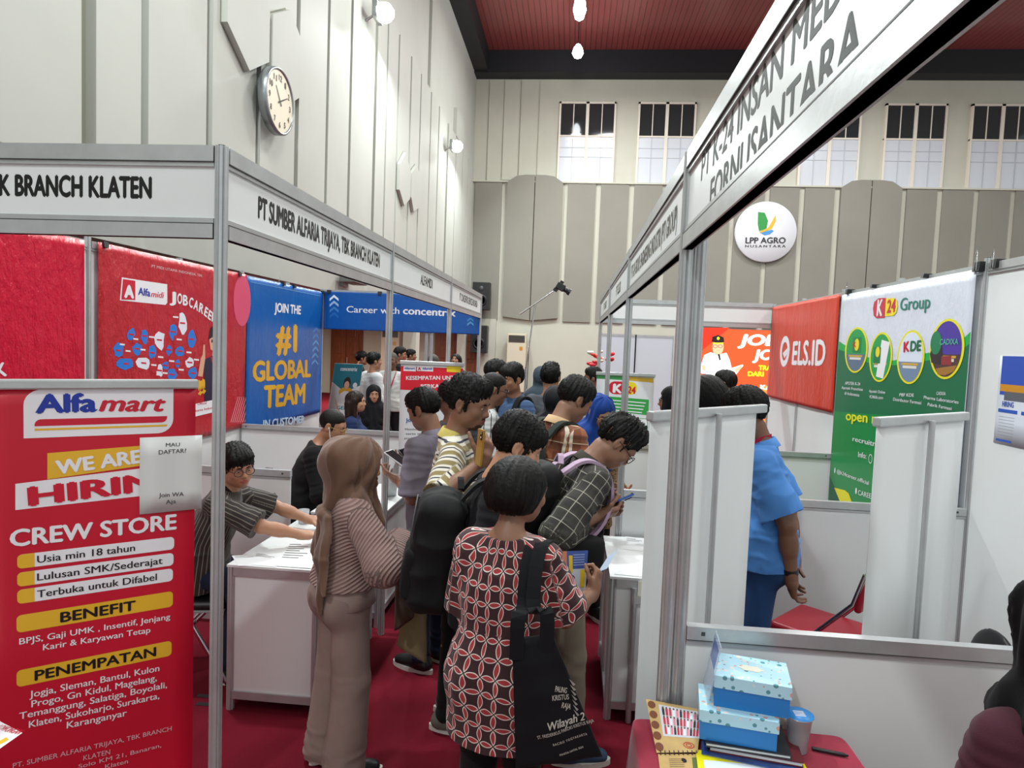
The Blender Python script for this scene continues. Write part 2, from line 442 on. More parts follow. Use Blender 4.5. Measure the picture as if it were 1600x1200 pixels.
post(PX_L, YS[2], 'aluminium booth post between the middle and farthest left fascias, behind the striped polo man')
post(PX_L, YS[3], 'thin end post of the left booth row, nearest the brown wooden door')
post(PX_R, YS[0], 'thick grooved aluminium post crossing the blank white roll-up banner')
post(PX_R+.045, YS[0]+.02, 'second aluminium post touching the thick post in front of the blank roll-up')
post(PX_R, YS[1], 'aluminium post in front of the green and yellow pharmacy roll-up')
post(PX_R, YS[2], 'aluminium post of the right row second from its far end, behind the blue headscarf')
post(PX_R, YS[3], 'farthest and thinnest post of the right booth row, under the smallest right fascia')
post(BACK_R, YS[1], 'aluminium back-wall post at the right edge of the green and white banner')
post(BACK_R, YS[2], 'aluminium back-wall post where the orange banner meets the green and white banner')
post(BACK_R, YS[3], 'aluminium corner post at the far edge of the orange banner')
post(BACK_L, YS[1], 'pale aluminium back post between the crimson banner and the red map banner')
post(BACK_L, YS[2], 'aluminium back post behind the joint of the red map banner and the blue banner')
post(BACK_L, YS[3], 'aluminium back corner post where the two blue banners meet')
post((PX_L+BACK_L)/2+.35, YS[3], 'aluminium post under the long blue career banner, just left of the nearer front post')
post(-1.75, YS[3], 'slim aluminium post under the right part of the long blue career banner')
ZT, ZB = 2.5, 2.206
def beam(mb, a, b, z0, z1, th=.034):
    """aluminium profile from a to b (x, y)"""
    a = Vector((a[0], a[1], 0)); b = Vector((b[0], b[1], 0)); d = (b-a); L = d.length; ang = math.atan2(d.y, d.x)
    M = Matrix.Translation((a.x, a.y, 0)) @ Matrix.Rotation(ang, 4, 'Z')
    mb.box((.02, -th/2, z0), (L-.02, th/2, z1), M_alu, M)
def fascia(a, b, label, txt, side, fs, rows=None):
    """white fascia board between two posts; side +1 reads from the left of a->b ... lettering on that face"""
    mb = MB(); A = Vector((a[0], a[1], 0)); B = Vector((b[0], b[1], 0)); d = B-A; L = d.length; ang = math.atan2(d.y, d.x)
    M = Matrix.Translation(A) @ Matrix.Rotation(ang, 4, 'Z')
    mb.box((.02, -.004, ZB+.05), (L-.02, .004, ZT-.05), M_pan, M)
    o = tag(mb.build('fascia_board'), label, 'fascia')
    for z0, z1, g in ((ZT-.05, ZT, ZT-.062), (ZB, ZB+.045, ZB+.052)):
        mb = MB(); mb.box((.02, -.017, z0), (L-.02, .017, z1), M_alu, M)
        mb.box((.02, -.012, min(z0, g-.004)), (L-.02, .012, max(z1, g+.012)) if g > z1 else (L-.02, .012, z1), M_alu, M)
        mb.box((.02, -.0175, z0-.003 if z0 > 2.4 else z1), (L-.02, .0175, z0 if z0 > 2.4 else z1+.003), M_alu_dk, M)
        mb.build('beam', o)
    u = d.normalized()
    if side > 0: O = A; ux = u
    else: O = B; ux = -u
    n = ux.cross(Vector((0, 0, 1)))
    sh = Sheet(O+n*.0042, ux, (0, 0, 1), .00012)
    for (t, u0, w, v0, h, bold) in rows: sh.text(t, u0, v0, w, h, M_ink if bold > .03 else M_ink2, bold=bold)
    sh.done(o)
    return o
IB = .045
M_ink2 = mat('glare_grey_lettering', '#3a3e3c', .55, spec=.3)  # black letters greyed by glare; the glare is put into the colour
fascia((-3.15, YS[0]), (PX_L, YS[0]), 'white fascia facing the viewer over the red hiring roll-up', '', 1, 0,
       [('PT SUMBER ALFARIA TRIJAYA, TBK BRANCH KLATEN', .34, 1.425, 2.332, .070, .05)])
fascia((PX_L, YS[0]), (PX_L, YS[1]), 'white fascia with one long line of lettering, nearest of the left row along the aisle', '', 1, 0,
       [('PT SUMBER ALFARIA TRIJAYA, TBK BRANCH KLATEN', .24, 1.51, 2.322, .078, .055)])
fascia((PX_L, YS[1]), (PX_L, YS[2]), 'white fascia with one short word, middle of the left row', '', 1, 0, [('ALFAMIDI', .80, .42, 2.325, .075, IB)])
fascia((PX_L, YS[2]), (PX_L, YS[3]), 'farthest white fascia of the left row, with a long line of small letters', '', 1, 0, [('PT CONCENTRIX SERVICES INDONESIA', .5, 1.25, 2.325, .075, IB)])
fascia((PX_R, .05), (PX_R, YS[0]), 'huge white fascia with two lines of lettering sweeping over the upper right', '', -1, 0,
       [('PT K-24 INSAN MEDIKA AGUNG', .20, 1.55, 2.365, .072, .022), ('FORNUSANTARA', .34, .88, 2.262, .075, .022)])
fascia((PX_R, YS[0]), (PX_R, YS[1]), 'white fascia with one long line of lettering just beyond the thick grooved post', '', -1, 0,
       [('PT K-24 GROUP, ENGINEERING INDUSTRI (PTI GROUP)', .08, 1.72, 2.315, .078, IB)])
fascia((PX_R, YS[1]), (PX_R, YS[2]), 'third white fascia of the right row, with one short word', '', -1, 0, [('PT ELS.ID', .75, .5, 2.315, .078, IB)])
fascia((PX_R, YS[2]), (PX_R, YS[3]), 'smallest white fascia at the far end of the right row', '', -1, 0, [('PT AGRO', .7, .6, 2.315, .078, IB)])
fascia((PX_R, YS[3]), (BACK_R, YS[3]), 'plain white fascia closing the far end of the right row, above the lit orange screen', '', -1, 0, [])
# half-height partition walls
def half_wall(a, b, label, z=1.035):
    mb = MB(); A = Vector((a[0], a[1], 0)); B = Vector((b[0], b[1], 0)); d = B-A; L = d.length
    M = Matrix.Translation(A) @ Matrix.Rotation(math.atan2(d.y, d.x), 4, 'Z')
    mb.box((.02, -.004, .06), (L-.02, .004, z-.05), M_pan, M); o = tag(mb.build('half_partition'), label, 'partition')
    mb = MB(); mb.box((.02, -.017, z-.042), (L-.02, .017, z), M_alu, M); mb.box((.02, -.012, z-.058), (L-.02, .012, z-.045), M_alu, M); mb.box((.02, -.0172, z-.045), (L-.02, .0172, z-.042), M_alu_dk, M)
    r = mb.build('top_rail', o)
    c = MB()
    for x in (.07, L-.07): c.box((x-.006, -.0185, z-.027), (x+.006, .0185, z-.015), M_alu_dk, M)
    c.build('lock_screw', r)
    mb = MB(); mb.box((.02, -.017, .02), (L-.02, .017, .062), M_alu, M); mb.build('bottom_rail', o)
    return o
half_wall((PX_R+.045, YS[0]+.02), (BACK_R, YS[0]+.02), 'white half-height wall with a metal rail behind the red-clothed table')
half_wall((PX_R, YS[1]), (BACK_R, YS[1]), 'white half-height wall behind the man in the blue shirt')
half_wall((PX_R, YS[2]), (BACK_R, YS[2]), 'white half-height wall under the orange banner, far side of the pharmacy booth')
half_wall((BACK_L, YS[1]), (PX_L-.6, YS[1]), 'white half-height wall behind the seated boy with glasses')
half_wall((BACK_L, YS[2]), (PX_L, YS[2]), 'white half-height wall behind the man with the earphone')
# full-height back walls of the booths
def full_wall(x, y0, y1, label, cols=2, z=2.47):
    mb = MB(); mb.box((x-.004, y0+.02, .05), (x+.004, y1-.02, z-.045), M_pan); o = tag(mb.build('booth_back_wall'), label, 'partition')
    mb = MB(); mb.box((x-.017, y0+.02, z-.045), (x+.017, y1-.02, z), M_alu); mb.box((x-.0172, y0+.02, z-.062), (x+.0172, y1-.02, z-.058), M_alu); mb.build('top_rail', o)
    mb = MB(); mb.box((x-.017, y0+.02, .02), (x+.017, y1-.02, .06), M_alu); mb.build('bottom_rail', o)
    if cols > 1:
        mb = MB(); ym = (y0+y1)/2; mb.box((x-.018, ym-.018, 0), (x+.018, ym+.018, z+.02), M_alu); mb.build('mullion', o)
    return o
full_wall(BACK_R, .05, YS[1], 'tall white wall panel at the right edge carrying the small blue and white posters', 1)
full_wall(BACK_R, YS[1], YS[2], 'tall white wall behind the green and white pharmacy banner')
full_wall(BACK_R, YS[2], YS[3], 'tall white wall behind the orange banner')
full_wall(BACK_L, .05, YS[1], 'tall white wall behind the crimson banner at the far left', 1)
full_wall(BACK_L, YS[1], YS[2], 'tall white wall behind the red map banner')
full_wall(BACK_L, YS[2], YS[3], 'tall white wall behind the blue global team banner')
mb = MB(); mb.box((BACK_L+.02, YS[3]-.017, 2.45), (PX_L-.02, YS[3]+.017, 2.5), M_alu)
tag(mb.build('booth_beam'), 'aluminium beam carrying the long blue career banner', 'beam')
# counters
def counter(x0, x1, y0, y1, label, h=.75, group=None):
    cx, cy = (x0+x1)/2, (y0+y1)/2; o = empty('booth_counter', (cx, cy, 0), 0, label, 'counter', group)
    a, b = x1-cx, y1-cy
    mb = MB(); mb.box((-a+.002, -b+.002, h-.012), (a-.002, b-.002, h), M_pan); mb.build('counter_top', o)
    mb = MB()
    for s in (-1, 1):
        mb.box((-a+.03, s*(b-.02)-.004, .1), (a-.03, s*(b-.02)+.004, h-.05), M_pan)
        mb.box((s*(a-.02)-.004, -b+.03, .1), (s*(a-.02)+.004, b-.03, h-.05), M_pan)
    mb.build('side_panel', o)
    for sx in (-1, 1):
        for sy in (-1, 1):
            mb = MB(); mb.prism([((.02 if k % 2 else .016)*math.cos(k*math.pi/8)+sx*(a-.02), (.02 if k % 2 else .016)*math.sin(k*math.pi/8)+sy*(b-.02)) for k in range(16)], 'z', 0, h-.012, M_alu); mb.build('leg', o)
    for z0, z1, nm in ((h-.055, h-.012, 'top_frame'), (.06, .1, 'bottom_frame')):
        mb = MB()
        for s in (-1, 1):
            mb.box((-a+.035, s*(b-.02)-.015, z0), (a-.035, s*(b-.02)+.015, z1), M_alu); mb.box((s*(a-.02)-.015, -b+.035, z0), (s*(a-.02)+.015, b-.035, z1), M_alu)
        mb.build(nm, o)
    return o
counter(-1.67, -1.19, 3.09, 4.02, 'white counter with aluminium frame in front of the seated boy')
counter(-1.67, -1.19, 4.15, 5.10, 'white counter beyond the brown headscarf, where the grey-shirted man stands')
counter(.24, .74, 3.3, 4.03, 'white counter at the right booth holding printed papers')
# ================================================================ printed banners
def vinyl(name, c, rough=.28, amp=.5, sc=(1, 1, 1), d=.03):
    if name in MATS: return MATS[name]
    mt = bpy.data.materials.new(name); mt.use_nodes = True; MATS[name] = mt; t = NT(mt)
    t.b.inputs['Base Color'].default_value = lin(c); t.b.inputs['Roughness'].default_value = rough; t.b.inputs['Specular IOR Level'].default_value = .5
    v = t.coord('Object'); a = t.noise(t.mapping(v, (sc[0]*5, sc[1]*5, sc[2]*1.6)), 1, 4, .6); b = t.noise(t.mapping(v, (sc[0]*16, sc[1]*16, sc[2]*9), (.3, .5, 0)), 1, 5, .7)
    h = t.math('ADD', t.math('MULTIPLY', a, 1.), t.math('MULTIPLY', b, .35)); t.bump(h, amp, d); return mt
I = {}   # flat inks
def ink(c, rough=.4):
    k = (c, rough)
    if k not in I: I[k] = mat('print_ink_'+c.strip('#'), c, rough)
    return I[k]
WHT, YEL, RED, BLU, BLK = ink('#e6e6ea'), ink('#e0b02c'), ink('#c4122f'), ink('#12319a'), ink('#141416')
def wrinkle(seed, amp=.006):
    rng = random.Random(seed); T = [(rng.uniform(2, 9), rng.uniform(-3, 3), rng.uniform(0, 6), rng.uniform(.4, 1)) for _ in range(7)]
    return lambda u, v: amp*sum(w*math.sin(a*u+b*v+c) for a, b, c, w in T)/3
def clip(x, y, z, M=None, label='', parent=None, s=1.0, wire=True, rz=0):
    """black binder clip with its wire handle"""
    mb = MB(); mb.prism([(-.034, -.030*s), (.034, -.030*s), (.028, .004*s), (-.028, .004*s)], 'x', -.02*s, .02*s, M_blk)
    o = mb.build('binder_clip')
    if wire:
        w = MB(); w.tube([(-.008*s, .036, -.026*s), (-.006*s, .034, .01*s), (0, .028, .052*s), (.006*s, .034, .01*s), (.008*s, .036, -.026*s)], .0016*s, M_chrome, 6); w.build('wire_handle', o)
    o.location = (x, y, z); o.rotation_euler = (0, 0, rz)
    return tag(o, label, 'clip')
def banner(name, label, O, ux, u0, v0, u1, v1, m, seed=1, amp=.006, cat='banner', nu=30, nv=30):
    root = empty(name, O, 0, label, cat); sh = Sheet(O, ux, (0, 0, 1), .0008, wrinkle(seed, amp)); sh.cloth(u0, v0, u1, v1, m, nu, nv); sh.root = root
    return sh
# --- roll-up with the hiring poster, near left
ang = math.radians(51); UX = Vector((math.sin(ang), math.cos(ang), 0))
pr = atY(306, 598, 2.3); W1 = .62
def rollup(name, label, right_top, ux, w, z1, msheet, cat='roll-up banner', inset=0.):
    """stand with base cassette, back pole, top rail and sheet; origin at the left foot"""
    ux = Vector(ux).normalized(); n = ux.cross(Vector((0, 0, 1))); O = Vector((right_top.x, right_top.y, 0))-ux*w
    root = empty(name, O, math.atan2(ux.y, ux.x), label, cat)
    mb = MB(); mb.box((-.01, -.045, 0), (w+.01, .045, .085), M_alu, bev=.012)
    for xx in (.1, w-.1): mb.box((xx-.015, -.14, 0), (xx+.015, .14, .012), M_alu)
    mb.build('base', root)
    mb = MB(); mb.tube([(w/2, .030, .05), (w/2, .030, z1-.01)], .011, M_alu, 12); mb.build('pole', root)
    mb = MB(); mb.box((-.008, -.012, z1-.022), (w+.008, .018, z1+.012), M_alu, bev=.006); mb.build('top_rail', root)
    sh = Sheet(O, ux, (0, 0, 1), .0007); sh.root = root; sh.w = w
    sh.cloth(inset, .07, w, z1-.005, msheet, 8, 24, thick=.003)
    return sh
M_redbanner = mat('red_banner_film', '#c00f2c', .42, var=.05, vscale=1.5)
sh = rollup('rollup_banner', 'red hiring roll-up banner with the blue and red mart logo', pr, UX, W1, pr.z+.0, M_redbanner)
s = sh
x0, y0 = s.P(37, 685); x1, y1 = s.P(271, 608)
s.rr(x0, y0, x1, s.P(150, 608)[1], WHT, .05, 1, 'logo', (0, 1, 0, 1))
s.tp('Alfa', (55, 645), (152, 642), 30, BLU, bold=.05, part='logo')
s.tp('mart', (154, 642), (259, 642), 20, RED, bold=.035, shear=.25, part='logo', capH=.56)
a, b = s.P(54, 666); c, d = s.P(261, 650); s.rr(a, b, c, d, RED, .018, 2, 'logo', (0, 1, 0, 1))
a, b = s.P(54, 673); c, d = s.P(261, 663); s.rr(a, b, c, b+.007, YEL, .003, 2, 'logo', (0, 0, 0, 1))
s.pp([(24, 756), (24, 797), (300, 766), (300, 722)], WHT, 1); s.pp([(74, 708), (74, 749), (300, 716), (300, 690)], YEL, 2)
s.tp('HIRING', (44, 790), (300, 757), 30, RED, bold=.05, lay=3); s.tp('WE ARE', (88, 741), (222, 722), 22, WHT, bold=.045, lay=3)
s.tp('CREW STORE', (15, 854), (276, 826), 27, WHT, bold=.035)
for txt, (xl, yl), (xr, yr), tw in (('Usia min 18 tahun', (27, 889), (272, 858), 211), ('Lulusan SMK/Sederajat', (27, 917), (271, 883), 254), ('Terbuka untuk Difabel', (27, 944), (270, 908), 245)):
    u0, v0 = s.P(xl, yl); u1, _ = s.P(xr, yr); hh = s.P(xl, yl-22)[1]-v0
    s.rr(u0, v0, u1, v0+hh, WHT, .014, 1); ue = s.P(54, yl-4)[0]; s.rr(u0, v0, ue, v0+hh, YEL, .014, 2, 'print', (0, 1, 1, 0))
    ul = s.P(58, yl)[0]; ur = s.P(tw, yr)[0]; s.text(txt, ul, v0+hh*.26, ur-ul, hh*.55, BLK, 3, .012)
for txt, (xl, yl), (xr, yr), hp, (ta, tb) in (('BENEFIT', (26, 989), (270, 948), 27, (94, 212)), ('PENEMPATAN', (26, 1074), (268, 1023), 26, (54, 244))):
    u0, v0 = s.P(xl, yl); u1, _ = s.P(xr, yr); hh = s.P(xl, yl-hp)[1]-v0; s.rr(u0, v0, u1, v0+hh, YEL, .014, 1)
    ul = s.P(ta, yl)[0]; ur = s.P(tb, yr)[0]; s.text(txt, ul, v0+hh*.2, ur-ul, hh*.62, BLK, 2, .03)
def lines(s, rows, m, **kw):
    for t, p0, p1, h in rows: s.tp(t, p0, p1, h, m, **kw)
lines(s, [('BPJS, Gaji UMK , Insentif, Jenjang', (30, 1007), (266, 967), 10), ('Karir & Karyawan Tetap', (67, 1016), (235, 988), 10),
          ('Jogja, Sleman, Bantul, Kulon', (46, 1090), (249, 1048), 11), ('Progo, Gn Kidul, Magelang,', (49, 1105), (245, 1063), 11), ('Temanggung, Salatiga, Boyolali,', (30, 1124), (261, 1074), 11),
          ('Klaten, Sukoharjo, Surakarta,', (45, 1137), (249, 1091), 11), ('Karanganyar', (104, 1138), (198, 1118), 11)], WHT, bold=.012)
lines(s, [('PT. SUMBER ALFARIA TRIJAYA, TBK BRANCH', (20, 1200), (268, 1141), 8), ('KLATEN', (130, 1188), (172, 1178), 8), ('Jl. Jogja - Solo KM 21, Banaran,', (60, 1217), (252, 1167), 7), ('Klaten', (164, 1201), (200, 1192), 7)], ink('#d9a9b0'), bold=.005)
sh.done(sh.root)
# sheet taped over the roll-up
n1 = UX.cross(Vector((0, 0, 1)))
def paper(name, label, O, ux, uv, step=.0005):
    s = Sheet(O, ux, uv, step); return s
po = s.O+n1*.006; ps = Sheet(po, UX, (0, 0, 1)); root = empty('taped_notice', po, 0, 'white paper notice asking MAU DAFTAR, taped over the roll-up edge', 'notice')
u0, v0 = ps.P(218, 806); u1, v1 = ps.P(316, 680)
ps.cloth(u0, ps.P(218, 804)[1], u1, v1, mat('paper_white', '#d4d6d4', .5), 4, 4)
GRY = ink('#3c3e3e')
lines(ps, [('MAU', (259, 698), (281, 697), 6), ('DAFTAR?', (248, 710), (291, 707), 7), ('Join WA', (248, 777), (287, 775), 7), ('Aja', (259, 788), (275, 786), 7)], GRY, bold=.008)
ps.done(root)
mb = MB(); c = atZ(6, 1150, .752); mb.box((-.42, -.3, .72), (.02, .3, .75), M_pan, RZ(.3, (c.x-.30, c.y-.14, 0)))
for a in (-.39, -.01):
    for b in (-.27, .27): mb.tube([RZ(.3, (c.x-.30, c.y-.14, 0)) @ Vector((a, b, 0)), RZ(.3, (c.x-.30, c.y-.14, 0)) @ Vector((a, b, .72))], .014, M_alu)
tag(mb.build('side_table'), 'white side table just outside the left edge, holding a leaflet', 'table')
lf = Sheet((0, 0, .7515), (1, 0, 0), (0, 1, 0), .0004); mb = MB()
q = [lf.P(*p) for p in ((-40, 1120), (-2, 1126), (35, 1145), (-2, 1171), (-40, 1180))]
rt = empty('leaflet', (c.x, c.y, .7515), 0, 'corner of a white and yellow leaflet poking in at the lower left', 'leaflet')
lf.poly(q, WHT, 0, 'sheet'); lf.pp([(-5, 1166), (14, 1156), (10, 1152), (-5, 1160)], YEL, 1); lf.tp('LOWONGAN', (-8, 1139), (27, 1148), 6, RED, bold=.02, part='lettering'); lf.done(rt)

# --- left booth back wall
XW = BACK_L+.035
b = banner('hanging_banner', 'glossy crimson banner at the far left edge behind the hiring roll-up', (XW, 2.2, 0), (0, 1, 0), 0, .9, 1.80, 2.46, vinyl('crimson_vinyl', '#c3002f', .10, .9, d=.05), 3, .004)
b.tp('K', (-6, 590), (10, 586), 22, WHT, bold=.05); b.done(b.root)
b = banner('hanging_banner', 'red vinyl banner with a map and a pointing woman, lettered JOBCAREER', (XW, 4.12, 0), (0, 1, 0), 0, 1.0, 1.99, 2.47, vinyl('red_map_vinyl', '#b71f2b', .2, .8, d=.05), 5, .006)
Z3 = lambda x, y: (120+x/4.8, 350+y/4.8)
zz = lambda *pts: [Z3(*p) for p in pts]
b.pp(zz((335, 400), (680, 452), (680, 590), (668, 607), (320, 572)), WHT, 1, 'logo'); b.pp(zz((343, 412), (440, 426), (440, 570), (330, 566)), RED, 2, 'logo')
b.tp('A', Z3(350, 548), Z3(430, 556), 20, WHT, bold=.07, lay=3, part='logo'); b.tp('Alfa', Z3(462, 528), Z3(556, 544), 12, BLU, bold=.03, part='logo'); b.tp('midi', Z3(560, 546), Z3(658, 556), 10, RED, shear=.25, bold=.02, part='logo')
b.tp('PT MIDI UTAMA INDONESIA, TBK', Z3(565, 325), Z3(940, 398), 4.5, ink('#dcb6b8'), bold=.006)
# lettering on a falling arc
word = 'JOBCAREER'; pts = [(695, 582), (748, 592), (790, 606), (833, 616), (868, 634), (908, 656), (948, 680), (978, 704), (1008, 728), (1048, 742)]
for i, ch in enumerate(word): b.tp(ch, Z3(*pts[i]), Z3(pts[i+1][0]-6, pts[i+1][1]-4), 17-i*.3, WHT, bold=.04)
MB_, MR_, MW_ = ink('#1877d2'), ink('#b3202c'), ink('#dfe3ee')
RND = random.Random(8)
for cx, cy, rx, ry, c in ((410, 830, 38, 50, MB_), (445, 865, 30, 34, MR_), (512, 842, 32, 58, MB_), (565, 850, 22, 30, MR_), (622, 872, 38, 82, MW_), (790, 745, 32, 92, MW_), (720, 810, 28, 58, MB_), (765, 868, 52, 38, MR_), (855, 865, 34, 72, MB_), (455, 938, 34, 46, MB_), (385, 955, 62, 62, MR_), (310, 950, 40, 60, MB_), (370, 1050, 68, 46, MB_), (500, 945, 50, 50, MR_), (505, 1045, 55, 52, MW_), (570, 968, 32, 58, MB_), (580, 1060, 30, 60, MR_), (630, 1000, 36, 40, MR_), (690, 945, 22, 40, MB_), (710, 1030, 26, 54, MR_), (665, 1062, 26, 34, MB_), (772, 955, 34, 40, MB_), (838, 965, 36, 36, MR_), (845, 1040, 32, 40, MW_), (895, 1020, 22, 60, MR_), (780, 1095, 30, 36, MR_), (870, 1120, 36, 44, MB_), (710, 1130, 42, 44, MB_), (660, 1120, 24, 30, MR_), (752, 1050, 18, 34, MB_), (620, 1100, 30, 46, MW_), (340, 905, 40, 26, MR_), (740, 700, 20, 34, MR_)):
    n = 11; P_ = [Z3(cx+rx*math.cos(2*math.pi*k/n)*RND.uniform(.72, 1.2), cy+ry*math.sin(2*math.pi*k/n)*RND.uniform(.72, 1.2)) for k in range(n)]
    b.pp(P_, c, 1+RND.random()*.6, 'map'); b.pp(zz((cx-20, cy-10), (cx+18, cy-6), (cx+18, cy+6), (cx-20, cy+2)), RED if c is not MR_ else WHT, 2, 'map')
SK, DK = ink('#d9a58a'), ink('#1b1d38')
b.pp(zz((985, 870), (1000, 780), (1050, 745), (1100, 770), (1110, 860), (1070, 840), (1020, 845)), ink('#1d1416'), 3, 'figure'); b.pp(zz((990, 850), (1040, 830), (1085, 860), (1080, 930), (1040, 965), (1000, 940)), SK, 2.5, 'figure')
b.pp(zz((1015, 960), (1060, 965), (1075, 1010), (1010, 1010)), SK, 2.4, 'figure'); b.pp(zz((950, 1020), (1020, 985), (1080, 1000), (1120, 1060), (1120, 1330), (955, 1330)), DK, 2.6, 'figure')
b.pp(zz((905, 1140), (940, 1145), (960, 1010), (958, 905), (946, 905), (940, 980), (925, 1010)), SK, 2.8, 'figure'); b.pp(zz((1002, 1000), (1030, 1110), (1060, 1000), (1050, 995), (1030, 1070), (1010, 995)), RED, 3, 'figure')
for ex in (1012, 1048): b.ell(*b.P(*Z3(ex, 878)), .012, .016, BLK, 3.2, 'figure')
b.tp('!!', (309, 617), (321, 612), 22, YEL, bold=.09, lay=3); b.pp([(300, 632), (345, 622), (345, 641), (300, 652)], WHT, 3); b.tp('Official', (308, 633), (322, 631), 4, RED, bold=.01, lay=4); b.tp('utama Indonesia, T', (302, 644), (345, 636), 4, RED, bold=.01, lay=4)
b.ell(*b.P(378, 470), .16, .24, ink('#d6506e'), 1, 'print')
for k in range(8): b.pp([(360+k*3.2, 660), (372+k*3.2, 620), (373+k*3.2, 620), (361.4+k*3.2, 660)], ink('#e08a96'), 1, 'print')
b.done(b.root)
M_blueb = vinyl('blue_vinyl', '#0a5aa6', .3, .5)
b = banner('hanging_banner', 'blue vinyl banner reading JOIN THE #1 GLOBAL TEAM', (XW, 6.14, 0), (0, 1, 0), 0, .95, 1.93, 2.46, M_blueb, 7, .008)
GLD = ink('#d9a520')
b.tp('JOIN THE', (428, 487), (470.5, 491), 15, WHT, bold=.045, shear=.05); b.tp('#1', (430, 549), (464, 549), 46, GLD, bold=.05); b.tp('GLOBAL', (394, 596), (485.5, 588), 33, GLD, bold=.045); b.tp('TEAM', (411, 637.5), (476, 629), 36, GLD, bold=.045); b.tp('IN CUSTOMER', (410, 669), (475, 660), 13, ink('#b9d3ea'), bold=.04)
def chevron(b, cx, cy, w, h, t, m, lay=1):
    b.pp([(cx-w, cy), (cx, cy-h), (cx, cy-h+t), (cx-w, cy+t)], m, lay, 'chevrons'); b.pp([(cx, cy-h), (cx+w, cy), (cx+w, cy+t), (cx, cy-h+t)], m, lay, 'chevrons')
for k in range(6): chevron(b, 493.5-k*.3, 517+k*10, 5, 6, 3.5, ink('#5d9bd4') if k > 1 else ink('#3d84c4'))
for p, q in (((392, 440), (500, 462)),): b.pp([p, q, (q[0], q[1]+.7), (p[0], p[1]+.7)], ink('#79aee0'), 1)
b.done(b.root)
b = banner('hanging_banner', 'long narrow blue banner opening with the word Career at the far left booth', (BACK_L+.04, YS[3]-.035, 0), (1, 0, 0), 0, 2.005, 1.98, 2.475, mat('deep_blue_vinyl', '#0852a0', .3, bump=.3, bscale=5, bdist=.03), 9, .006)
b.tp('Career with', (541.5, 488), (624, 490.5), 10.5, WHT, bold=.012); b.tp('concentrix', (629.5, 490.5), (712, 494.5), 9, WHT, bold=.03, capH=.56)
for k, c in enumerate(('#e4ecf4', '#9dbbdc', '#3f7fc0', '#1f66b0')): chevron(b, 522, 466.5+k*9, 7, 6, 4, ink(c))
for k, c in enumerate(('#3f86c8', '#5fa0d8')): chevron(b, 735, 500+k*6, 5, 4, 3, ink(c))
b.done(b.root)
# --- standing displays on the left
p = atY(724, 569, 5.72); sx = atY(627, 569, 5.72)
M_wfilm = mat('white_banner_film', '#d9dde0', .45)
sh = rollup('rollup_banner', 'red and white roll-up reading KESEMPATAN UNTUK BERKARIR', p, (1, 0.03, 0), p.x-sx.x, p.z, M_wfilm)
u0, _ = sh.P(627, 569); sh.rr(0, sh.P(630, 609)[1], sh.w, sh.P(630, 570)[1]-.012, ink('#d3122c'), .002, 1)
for a, c_, cc in (((630.5, 579.5), (650, 572), WHT), ((651.5, 579.5), (677, 572), WHT), ((698, 581), (720, 571.5), ink('#e8cc1c'))): sh.rr(*sh.P(*a), *sh.P(*c_), cc, .004, 2, 'logo')
sh.tp('Alfamart', (632, 577), (648.5, 577), 3.2, BLU, bold=.03, lay=3, part='logo'); sh.tp('A', (653, 578.5), (658, 578.5), 5, RED, bold=.06, lay=3, part='logo'); sh.tp('Alfamidi', (660, 577.5), (675, 577.5), 3.2, BLU, bold=.03, lay=3, part='logo')
sh.tp('KESEMPATAN UNTUK', (634.5, 593.5), (722, 593), 6.2, WHT, bold=.03); sh.tp('BERKARIR', (657.5, 606.5), (701, 606), 6.2, WHT, bold=.03)
sh.tp('STAFF', (633.7, 635.5), (688, 635.5), 9.5, ink('#cf1830'), bold=.05); sh.tp('Jobdesk', (634, 659), (664, 659), 6, ink('#1d57a8'), bold=.03)
lines(sh, [('Memberikan pelayanan', (633, 672), (690, 672), 3), ('serta memastikan', (634, 679), (690, 679), 3), ('produk berjalan dengan', (632, 686), (690, 686), 3), ('prosedur yang', (638, 692), (690, 692), 3)], GRY, bold=.01)
sh.tp('Kualifikasi', (633, 720), (672, 720), 7, ink('#1d57a8'), bold=.03); sh.done(sh.root)
# small teal poster stand among the seated visitors
O = atY(504, 566, 8.9); root = empty('poster_stand', (O.x+.2, 8.9, 0), 0, 'small teal and white poster stand with a smiling woman, behind the half wall', 'poster')
uvv = Vector((.09, .12, 1)).normalized(); O2 = Vector((O.x+.10, 8.86, .86)); ps = Sheet(O2, (1, .03, 0), uvv)
ps.cloth(0, 0, .40, O.z-.86, M_wfilm, 3, 6); TE = ink('#1c6f80')
hh = O.z-.86; ps.poly([(0, hh-.002), (.40, hh-.002), (.40, hh-.30), (.2, hh-.40), (0, hh-.26)], TE, 1); ps.text('concentrix', .09, hh-.10, .24, .045, WHT, 2, .03, part='lettering', capH=.56)
ps.poly([(.12, hh-.62), (.14, hh-.42), (.2, hh-.38), (.30, hh-.40), (.33, hh-.62), (.28, hh-.75), (.16, hh-.75)], WHT, 2, 'figure'); ps.ell(.215, hh-.30, .035, .055, SK, 3, 'figure'); ps.ell(.215, hh-.27, .05, .085, ink('#221613'), 2.5, 'figure'); ps.ell(.215, hh-.40, .10, .07, GLD, 1.5, 'figure')
ps.poly([(.10, hh-.52), (.06, hh-.46), (.16, hh-.72), (.30, hh-.80), (.30, hh-.76), (.18, hh-.68)], SK, 3, 'figure'); ps.ell(.33, hh-.30, .03, .04, WHT, 2, 'figure'); ps.text('GEN', .12, .05, .16, .05, TE, 2, .04)
ps.done(root); mb = MB()
for xx in (.08, .32): mb.tube([(O2.x+xx+.02, 8.90, 0), (O2.x+xx, 8.875, .9)], .012, M_blk)
